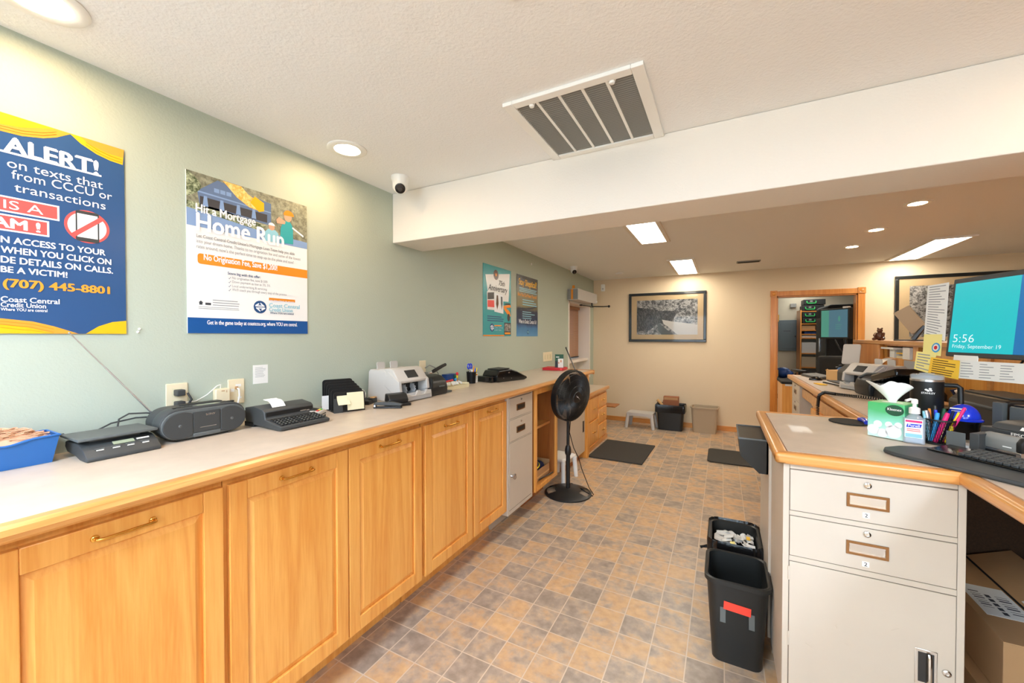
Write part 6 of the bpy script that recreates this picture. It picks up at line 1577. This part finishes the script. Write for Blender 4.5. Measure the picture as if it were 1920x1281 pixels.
# ------------------------------------------------------------------ second teller station
def panel_front(t, y0, y1, z0, z1, x, mat='oak'):
    """Door or drawer front facing -x."""
    return MB().box(x - 0.018, x, y0, y1, z0, z1, 0.006).build('door', mat, t)
t = thing('steel_pedestal', 'beige steel pedestal at the far end of the teller counter', 'cabinet', (0.665, 5.14, 0), -90)
d1, d2, d3 = pedestal(t, 0.45, 0.5, 0.09, 1.0, [(0.830, 0.977), (0.666, 0.809), (0.12, 0.643)])
for dd, z in ((d1, 0.945), (d2, 0.78)):
    cam_lock(dd, 0.22, z + 0.012, -0.003); recess_pull(dd, 0.165, 0.275, z - 0.07, z - 0.025, -0.003, 'bronze', 'metal_dark')
MB().box(0.02, 0.43, 0.03, 0.4, 0, 0.09).build('plinth', 'steel_tan', t)
t = thing('drawer_unit', 'shallow oak drawer under the far stretch of the teller counter', 'drawer', (0.68, 4.66, 0.875), -90)
MB().box(0.0, 0.50, 0, 0.40, 0, 0.085, 0.004).build('drawer_box', 'oak_y', t)
MB().box(0.02, 0.48, 0.02, 0.42, 0.085, 0.128).build('slide_gap', 'oak_dark', t)
t = thing('teller_base_cabinet', 'oak cabinet with brass pulls under the far stretch of teller counter', 'cabinet', (0.68, 4.14, 0), -90)
MB().box(0, 1.36, 0.0, 0.55, 0, 0.99).build('carcass', 'oak', t)
for k in range(3):
    dr = MB(); x0 = 0.02 + k * 0.445; dr.box(x0, x0 + 0.425, -0.02, 0, 0.12, 0.86, 0.006); dr = dr.build('door', 'oak', t)
    h = MB(); xc = x0 + 0.09; h.tube([(xc - 0.05, -0.02, 0.80), (xc - 0.05, -0.042, 0.80), (xc + 0.05, -0.042, 0.80), (xc + 0.05, -0.02, 0.80)], 0.005, 8); h.build('pull', 'brass', dr)
MB().box(0.02, 1.34, -0.015, 0.0, 0.88, 0.965, 0.003).build('top_rail', 'oak_y', t)
t = thing('oak_end_cabinet', 'low plain oak cabinet end standing in front of the doorway', 'cabinet', (0.66, 5.9, 0))
MB().box(0, 0.115, 0, 0.45, 0, 0.87, 0.003).build('carcass', 'oak', t)
MB().box(-0.008, 0.12, -0.01, 0.46, 0.87, 0.90, 0.004).build('top', 'black_matte', t)
MB().rect(0.03, 0.10, 0.845, 0.868, -0.001).build('white_label', 'white', t)

t = thing('teller_hutch', 'oak hutch with pigeonholes and ledge along the teller counter', 'hutch', (0, 0, 0))
HX = 1.237; ZL = 1.42
b = MB(); segs = [(0.55, 3.72), (3.86, 3.95), (4.53, 5.22)]
for a, c in segs: b.box(HX, HX + 0.02, a, c, CR + 0.001, 1.39)
b.box(HX, HX + 0.02, 3.72, 3.86, CR + 0.001, 1.285).box(HX, HX + 0.02, 3.95, 4.53, CR + 0.001, 1.282).box(HX, HX + 0.02, 3.95, 4.53, 1.378, 1.39).box(HX, HX + 0.02, 3.72, 3.86, 1.378, 1.39)
b.build('face_panel', 'oak', t)
MB().box(1.19, 1.85, 0.55, 5.26, 1.39, ZL, 0.004).build('ledge_board', 'oak_y', t)
MB().box(1.20, HX - 0.0005, 4.53, 5.23, CR + 0.001, 1.3895, 0.006).build('projecting_panel', 'oak_trim', t)
b = MB(); b.box(HX + 0.02, 1.60, 3.93, 3.95, 1.28, 1.39).box(HX + 0.02, 1.60, 4.53, 4.55, 1.28, 1.39).box(HX + 0.02, 1.60, 3.70, 4.55, 1.27, 1.282).box(1.59, 1.605, 3.7, 4.55, 1.27, 1.39).box(HX + 0.02, 1.60, 3.70, 3.72, 1.28, 1.39).box(HX + 0.02, 1.60, 3.86, 3.88, 1.28, 1.39)
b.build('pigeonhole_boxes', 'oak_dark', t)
b = MB()
for y in (2.98, 2.35, 1.5): b.box(HX - 0.012, HX - 0.0005, y - 0.015, y + 0.015, CR + 0.001, 1.39)
b.build('upright_strips', 'oak_y', t)
def on_hutch(name, label, cat, y0, y1, z0, z1, x0, x1, mat, group=None):
    o = MB().box(x0, x1, y0, y1, z0, z1, 0.001).build(name, mat); tag(o, label, cat, group); return o
on_hutch('paper_stack', 'white paper stack sticking out at the left of the pigeonhole', 'papers', 4.22, 4.50, 1.352, 1.366, 1.205, 1.45, 'paper')
on_hutch('paper_stack', 'white envelopes standing at the left inside the pigeonhole', 'papers', 4.32, 4.42, 1.2825, 1.35, 1.24, 1.5, 'paper')
on_hutch('paper_stack', 'yellow paper lying in the middle of the pigeonhole', 'papers', 4.12, 4.31, 1.316, 1.326, 1.25, 1.5, 'card_yellow')
on_hutch('paper_stack', 'cream papers lying at the bottom of the pigeonhole', 'papers', 4.12, 4.31, 1.2825, 1.30, 1.25, 1.5, 'paper_cream')
o = on_hutch('ring_binder', 'white binder standing at the right end of the pigeonhole', 'binder', 3.97, 4.10, 1.2825, 1.372, 1.225, 1.5, 'white')
on_hutch('dark_folder', 'dark folder in the narrow right pigeonhole', 'folder', 3.75, 3.83, 1.2825, 1.36, 1.26, 1.5, 'black')
o = on_hutch('notice_sheet', 'grey printed notice fixed below the pigeonholes right of the white carton', 'notice', 3.84, 4.10, 1.185, 1.275, HX - 0.004, HX - 0.001, 'grey_cool')
o = MB().sheet(lambda u, v: (HX - 0.01 - 0.10 * math.sin(v * PI * 0.5) , 4.24 + 0.14 * u, 1.278 - 0.12 * v * v), 6, 8).build('curled_notice', 'paper'); tag(o, 'curling white notice hanging below the pigeonhole', 'notice')
t = thing('carton', 'white flat carton on the teller counter below the pigeonholes', 'box', (1.045, 4.37, CR + 0.002), -84)
MB().box(0, 0.22, 0, 0.16, 0, 0.155, 0.003).build('carton_walls', 'paper', t)

o = MB().box(1.70, 1.73, 0.55, 5.23, 0, 1.389).build('public_counter_front', 'oak'); tag(o, 'oak front board on the customer side below the ledge', 'counter front')
# figures on the ledge
t = thing('bear_figurine', 'small dark bear figurine sitting on the oak ledge', 'figurine', (1.262, 4.74, ZL + 0.0005), -30)
b = MB(); b.ball((0, 0, 0.038), 0.032, 0.03, 0.04, 16, 10).ball((0, -0.004, 0.088), 0.021, 0.021, 0.020, 14, 8).ball((0.0, -0.026, 0.084), 0.01, 0.012, 0.009, 10, 6).ball((-0.014, 0, 0.107), 0.007, 0.005, 0.007, 8, 6).ball((0.014, 0, 0.107), 0.007, 0.005, 0.007, 8, 6)
for sx in (-1, 1): b.tube([(sx * 0.02, 0, 0.022), (sx * 0.03, -0.03, 0.014), (sx * 0.03, -0.05, 0.012)], [0.016, 0.014, 0.012], 10).tube([(sx * 0.026, -0.004, 0.062), (sx * 0.032, -0.028, 0.045), (sx * 0.024, -0.038, 0.036)], [0.011, 0.009, 0.008], 8)
b.build('body', 'pr_brown', t)
t = thing('sign_easel', 'tan tilted sign board on a dark easel standing on the ledge', 'sign stand', (1.40, 4.36, ZL + 0.0005), -32)
b = MB(); b.T = Matrix.Translation((0.01, 0.0, 0.085)) @ Matrix.Rotation(math.radians(-33), 4, 'Y'); b.box(-0.06, 0.05, -0.012, 0.012, 0.0, 0.21, 0.003); b.build('sign_board', 'tan_plastic', t)
b = MB(); b.tube([(0.03, 0, 0.12), (-0.03, -0.02, 0.01)], [0.016, 0.018], 6).tube([(0.03, 0, 0.12), (0.10, 0.02, 0.01)], 0.008, 6).box(-0.14, 0.14, -0.05, 0.05, 0, 0.010, 0.002); b.build('easel_legs', 'metal_dark', t)

o = MB().box(0.69, 1.365, 2.745, 2.765, 0, 1.0).build('divider_board', 'particle'); tag(o, 'dark brown upright divider board behind the cardboard boxes under the counter', 'board')
# things on the far stretch of counter
F0 = CR + 0.002
t = thing('keyboard', 'grey computer keyboard on the far end of the teller counter', 'keyboard', (0.74, 5.17, F0), -80)
MB().prism([(0, 0), (0, 0.012), (0.14, 0.026), (0.145, 0)], 0, 0.40, 'yz', 0.003).build('case', 'charcoal', t)
b = MB(); b.T = Matrix.Translation((0, 0, 0.0125)) @ Matrix.Rotation(0.1, 4, 'X')
for r in range(5):
    for k in range(18): b.box(0.012 + k * 0.021, 0.030 + k * 0.021, 0.012 + r * 0.024, 0.032 + r * 0.024, -0.001, 0.007)
b.build('keys', 'grey', t)
t = thing('computer_mouse', 'black computer mouse on the teller counter by the grey keyboard', 'mouse', (0.79, 4.70, F0), -80)
MB().ball((0, 0, 0.0), 0.032, 0.055, 0.036, 18, 8, 0, PI / 2).build('shell', 'black_gloss', t)
t = thing('letter_tray', 'tan open box of cards on the far stretch of teller counter', 'box', (0.885, 4.79, F0), -62)
MB().box(0, 0.26, 0, 0.16, 0, 0.095, 0.003).build('box_walls', 'tan_folder', t)
MB().tube([(0.0, -0.001, 0.09), (0.02, -0.001, 0.10), (0.03, -0.001, 0.092)], 0.004, 6).build('tab', 'tan_folder', t)
for k, (z, c, lb) in enumerate(((0.0, 'black', 'lowest dark folder on the stack beside the second banknote counter'), (0.009, 'paper', 'white papers in the stack beside the second banknote counter'), (0.020, 'black', 'top black folder on the stack beside the second banknote counter'))):
    o = thing('folder' if c == 'black' else 'paper_stack', lb, 'folder' if c == 'black' else 'papers', (0.80 + 0.012 * k, 4.46 - 0.02 * k, F0 + z), -72 - 5 * k, 'folders and papers stacked on the teller counter')
    MB().box(0, 0.30, 0, 0.22, 0, 0.0085, 0.001).build('sheets', c, o)
o = thing('paper_yellow_pad', 'thin yellow pad in front of the stacked folders', 'pad', (0.715, 4.34, F0), -75); MB().box(0, 0.12, 0, 0.05, 0, 0.006).build('sheets', 'card_yellow', o)
src = [x for x in bpy.data.objects if x.name == 'currency_counter'][0]
cc = dup(src, (0.835, 4.07, F0), -66, 'second light grey banknote counter on the far stretch of teller counter')
t = thing('cheque_printer', 'wide black desktop printer with glossy sloping lid on the teller counter', 'printer', (0.862, 3.76, F0), -79)
b = MB(); b.prism([(0, 0.0), (-0.006, 0.06), (0.01, 0.11), (0.05, 0.145), (0.12, 0.155), (0.24, 0.15), (0.26, 0.10), (0.26, 0)], 0, 0.19, 'yz', 0.012, 3).prism([(0.02, 0.0), (0.03, 0.09), (0.22, 0.12), (0.26, 0.06), (0.26, 0)], 0.19, 0.47, 'yz', 0.008); b.build('body', 'black', t)
b = MB(); b.T = Matrix.Translation((0.19, 0.0, 0.10)) @ Matrix.Rotation(math.radians(-14), 4, 'Y'); b.box(0.0, 0.28, 0.01, 0.24, 0.0, 0.05, 0.010); b.build('lid', 'black_gloss', t)
b = MB()
for k in range(16): b.box(0.21 + 0.035 * (k % 8), 0.226 + 0.035 * (k % 8), 0.03 + 0.03 * (k // 8), 0.042 + 0.03 * (k // 8), 0.092, 0.096)
b.build('buttons', 'grey_light', t)
MB().tube([(0.03, 0.01, 0.118), (0.06, 0.05, 0.148), (0.16, 0.06, 0.158)], [0.006, 0.010, 0.006], 8).build('edge_highlight', 'charcoal_light', t)  # highlight along the rounded edge, painted in as a paler tube
t = thing('telephone_printer', 'black bulky office machine behind the second banknote counter', 'office machine', (0.94, 4.66, F0), -84)
MB().prism([(0, 0), (0.0, 0.10), (0.06, 0.16), (0.18, 0.17), (0.26, 0.12), (0.26, 0)], 0, 0.30, 'yz', 0.015, 3).build('body', 'charcoal', t)
pts = []
path = [Vector(p) for p in ((0.93, 3.30, F0 + 0.016), (0.80, 3.42, F0 + 0.014), (0.70, 3.50, F0 + 0.014), (0.648, 3.55, F0 + 0.016), (0.618, 3.56, F0 - 0.01), (0.612, 3.56, F0 - 0.09), (0.61, 3.55, F0 - 0.24))]
N = 620
for i in range(N + 1):
    f = i / N * (len(path) - 1); k = min(int(f), len(path) - 2); p = path[k].lerp(path[k + 1], f - k); a = i * 2 * PI / 8
    d = (path[k + 1] - path[k]).normalized(); s1 = d.orthogonal().normalized(); s2 = d.cross(s1)
    pts.append(p + s1 * 0.009 * math.cos(a) + s2 * 0.009 * math.sin(a))
o = MB().tube(pts, 0.0028, 5).build('coiled_cord', 'black'); tag(o, 'coiled black telephone cord looping over the teller counter edge', 'cord')
t = thing('pencil_pot', 'small dark jar of navy and white pens on the teller counter', 'pencil pot', (1.17, 3.03, F0))
MB().lathe([(0.04, 0), (0.045, 0.075), (0.042, 0.078), (0.001, 0.07)], 24, cap=False).build('jar', 'charcoal', t)
for k in range(7):
    a = k * 0.9; o = MB().tube([(0.02 * math.cos(a), 0.02 * math.sin(a), 0.02), (0.05 * math.cos(a), 0.05 * math.sin(a), 0.11), (0.055 * math.cos(a), 0.055 * math.sin(a), 0.125)], [0.006, 0.010, 0.014], 8).build('pen', 'navy' if k % 2 else 'white'); o.location = t.location
    tag(o, ('navy' if k % 2 else 'white') + ' topped pens in the small dark jar on the teller counter', 'pen', ('navy' if k % 2 else 'white') + ' pens in the dark jar')
t = thing('desk_pad', 'low black tray with brown folders on the teller counter behind the dome', 'tray', (0.93, 3.09, F0), -86)
MB().box(0, 0.28, 0, 0.17, 0, 0.05, 0.006).build('tray', 'black', t)
MB().box(0.02, 0.20, 0.01, 0.15, 0.05, 0.058).build('brown_folder', 'cardboard', t)
t = thing('document_scanner', 'long black office machine on the teller counter below the white strip', 'scanner', (0.99, 2.75, F0), -86)
MB().prism([(0, 0), (0, 0.11), (0.04, 0.15), (0.20, 0.15), (0.22, 0)], 0, 0.34, 'yz', 0.010).build('body', 'black', t)
MB().box(0.02, 0.32, 0.05, 0.19, 0.15, 0.158, 0.003).build('lid', 'charcoal', t)

# second monitor on an arm
t = thing('computer_monitor', 'smaller monitor with green and blue screen in front of the doorway', 'monitor', (0.905, 5.19, 1.432), -54)
MB().box(0, 0.31, 0, 0.04, 0, 0.305, 0.004).build('casing', 'black', t)
MB().rect(0.014, 0.10, 0.016, 0.289, -0.0008).build('screen_green', 'scr_green', t)
MB().rect(0.10, 0.296, 0.016, 0.289, -0.0008).build('screen_blue', 'scr_slate', t)
b = MB(); lines(b, 0.17, 0.25, 0.15, 0.09, 3, -0.0014, 0.25, 0.4); b.build('screen_text', 'scr_green', t); b = MB(); b.flat(circ(0.21, 0.20, 0.012, 0.028, 16), -0.0014); b.build('screen_text', 'scr_green', t)
MB().tube([(0.18, 0.03, 0.14), (0.18, 0.08, 0.12), (0.20, 0.10, -0.1), (0.18, 0.10, -0.40)], 0.014, 10).lathe([(0.09, 0), (0.09, 0.01), (0.02, 0.016)], 24, (0.18, 0.10, -0.4005)).build('stand', 'black', t)
MB().tube([(0.12, 0.05, -0.01), (0.20, 0.02, -0.10), (0.27, 0.04, -0.2), (0.22, 0.05, -0.32)], 0.006, 6).build('cable', 'black', t)
b = MB(); b.box(0.25, 0.30, -0.01, 0.03, 0.300, 0.318, 0.004); b.build('webcam', 'grey_light', t)
t = thing('document_holder', 'beige document holder between the small monitor and the oak panel', 'document holder', (0.985, 4.72, 1.20), -30)
b = MB(); b.T = Matrix.Rotation(-0.25, 4, 'X'); b.prism(rr_pts(0, 0.13, 0, 0.19, 0.015), 0, 0.012, 'xz', 0.003); b.build('panel', 'grey_light', t)
MB().tube([(0.065, 0.03, 0.05), (0.08, 0.06, -0.06), (0.08, 0.06, -0.1575)], 0.009, 8).build('stem', 'black', t)
t = thing('hand_tools_rack', 'dark cluster of cables and stamps under the small monitor', 'stamp rack', (0.99, 5.02, F0), -40)
MB().box(0, 0.12, 0, 0.10, 0, 0.03, 0.004).build('rack_base', 'black', t)
for k in range(4):
    MB().tube([(0.02 + 0.026 * k, 0.03, 0.03), (0.015 + 0.03 * k, 0.02, 0.11 + 0.02 * (k % 2))], [0.008, 0.013], 8).build('stamp', 'black' if k % 2 else 'metal_dark', t)
t = thing('tape_gun', 'bright blue plastic holder beside the dark stamp rack', 'tape holder', (1.05, 4.98, F0), -40)
MB().ball((0, 0, 0.075), 0.05, 0.03, 0.04, 16, 8).cyl((0, 0, 0), (0, 0, 0.05), 0.02).build('shell', 'blue_plastic', t)

# ------------------------------------------------------------------ behind the doorway
t = thing('electrical_panel', 'grey electrical panel on the back room wall', 'electrical panel', (1.035, 9.9, 1.155))
MB().box(0, 0.33, -0.03, 0, 0, 0.63, 0.004).build('cover', 'panel_grey', t)
MB().box(0.03, 0.30, -0.036, -0.03, 0.05, 0.58, 0.003).build('door', 'panel_grey', t)
MB().box(0.08, 0.2, -0.038, -0.036, 0.40, 0.41).box(0.27, 0.29, -0.042, -0.036, 0.28, 0.31).build('latch', 'metal_dark', t)
t = thing('storage_rack', 'tall oak shelf rack crowded with boxes in the back room', 'shelf unit', (1.335, 9.42, 0))
MB().box(0, 0.022, 0, 0.42, 0, 1.96).box(0.62, 0.642, 0, 0.42, 0, 1.96).build('side_panel', 'oak_trim', t)
SH = (1.94, 1.70, 1.575, 1.50, 1.425, 1.13, 0.86, 0.5, 0.1)
for z in SH: MB().box(0.022, 0.62, 0, 0.42, z - 0.018, z).build('shelf', 'oak_trim', t)
proto = None
lab = ('topmost black case with green handle, on top of the oak rack', 'second black case with green handle, directly on the oak rack top', 'upper black case with green handle inside the oak rack', 'lower black case with green handle inside the oak rack')
for k, (dx, z) in enumerate(((0.04, 2.055), (0.02, 1.9405), (0.02, 1.81), (0.025, 1.7005))):
    if proto is None:
        proto = thing('tool_case', lab[0], 'case', (1.335 + dx + 0.012, 9.43, z), 0, 'black cases with green handles')
        MB().box(0, 0.34, 0, 0.30, 0, 0.106, 0.008).build('case_body', 'black', proto)
        MB().tube([(0.05, -0.004, 0.075), (0.05, -0.02, 0.045), (0.06, -0.024, 0.03), (0.18, -0.024, 0.03), (0.19, -0.02, 0.045), (0.19, -0.004, 0.075)], 0.0075, 8).build('handle', 'green', proto)
        MB().box(0.10, 0.14, -0.004, 0.0, 0.055, 0.085, 0.001).build('latch', 'grey', proto)
    else: dup(proto, (1.335 + dx + 0.012, 9.43, z), 0, lab[k])
def item(name, label, cat, x0, x1, z0, z1, mat, y0=9.45, y1=9.75):
    o = MB().box(1.335 + x0, 1.335 + x1, y0, y1, z0 + 0.0005, z1, 0.003).build(name, mat); tag(o, label, cat); return o
item('cardboard_box', 'brown cardboard box on the oak rack below the black cases', 'box', 0.03, 0.24, 1.575, 1.66, 'cardboard')
item('cardboard_box', 'dark brown box right of the cardboard box on the oak rack', 'box', 0.26, 0.5, 1.575, 1.65, 'oak_dark')
item('blue_box', 'flat blue box on the oak rack', 'box', 0.07, 0.5, 1.50, 1.545, 'blue_dark')
item('book_stack', 'row of white books and papers on the oak rack', 'books', 0.03, 0.5, 1.425, 1.47, 'paper')
item('storage_box', 'large beige storage box on the oak rack', 'box', 0.03, 0.5, 1.13, 1.34, 'grey_light')
item('small_box', 'beige carton beneath a dark slot on the oak rack', 'box', 0.03, 0.46, 0.86, 1.06, 'tan_plastic')
item('white_bag', 'crumpled white plastic bag low on the oak rack', 'bag', 0.06, 0.5, 0.5, 0.74, 'paper')
t = thing('black_vault_cabinet', 'big black cabinet with rounded edges in the back room', 'cabinet', (1.43, 7.62, 0))
MB().box(0, 0.95, 0, 0.92, 0, 1.94, 0.05, 4).build('casing', 'black_matte', t)
MB().box(-0.012, 0.0, 0.10, 0.82, 0.1, 1.75, 0.004).build('side_door', 'charcoal', t)
MB().box(-0.035, -0.011, 0.45, 0.52, 1.2, 1.42, 0.006).build('handle', 'silver', t)
t = thing('office_stool', 'black swivel chair with armrests behind the far end of the teller counter', 'chair', (1.14, 6.30, 0), 200)
MB().box(-0.24, 0.24, -0.23, 0.23, 0.72, 0.80, 0.03).build('seat', 'black_matte', t)
MB().box(-0.20, 0.20, 0.20, 0.26, 0.90, 1.22, 0.03).build('backrest', 'black_matte', t)
MB().tube([(0, 0.23, 0.74), (0, 0.27, 0.80), (0, 0.25, 0.95)], 0.02, 8).build('back_support', 'black', t)
for sx in (-1, 1):
    MB().tube([(sx * 0.24, 0.0, 0.74), (sx * 0.29, 0, 0.78), (sx * 0.29, 0.02, 1.0)], 0.014, 8).box(sx * 0.29 - 0.035, sx * 0.29 + 0.035, -0.13, 0.13, 1.0, 1.03, 0.012).build('armrest', 'black', t)
MB().cyl((0, 0, 0.10), (0, 0, 0.72), 0.028).build('gas_column', 'silver', t)
MB().tube([(0.21 * math.cos(a), 0.21 * math.sin(a), 0.32) for a in [2 * PI * i / 24 for i in range(24)]], 0.011, 8, True).tube([(-0.21, 0, 0.32), (0.21, 0, 0.32)], 0.008, 6).build('foot_ring', 'chrome', t)
for k in range(5):
    a = 2 * PI * k / 5
    MB().tube([(0.03 * math.cos(a), 0.03 * math.sin(a), 0.10), (0.30 * math.cos(a), 0.30 * math.sin(a), 0.07)], [0.022, 0.014], 8).ball((0.30 * math.cos(a), 0.30 * math.sin(a), 0.03), 0.03, 0.03, 0.03, 12, 8).build('leg', 'black', t)
t = thing('utility_cart', 'dark cart carrying a blue bundle beyond the doorway', 'cart', (0.74, 7.35, 0))
for x in (0.0, 0.3):
    for y in (0.0, 0.4): MB().cyl((x, y, 0), (x, y, 0.86), 0.012, n=10).build('leg', 'black', t)
for z in (0.15, 0.5, 0.78): MB().box(-0.02, 0.32, -0.02, 0.42, z, z + 0.02).build('shelf', 'black_matte', t)
t = thing('blue_bundle', 'blue cloth bundle on the dark cart beyond the doorway', 'cloth', (0.85, 7.5, 0.8165))
MB().ball((0, 0, 0.07), 0.11, 0.10, 0.085, 18, 8).ball((0.06, -0.05, 0.06), 0.07, 0.06, 0.06, 14, 8).build('folds', 'blue_dark', t)
t = thing('wall_speaker', 'small grey box high on the back room wall under the ceiling lamp', 'sensor', (1.28, 9.9, 2.08))
MB().box(-0.05, 0.05, -0.05, 0, -0.04, 0.04, 0.006).build('housing', 'grey', t)
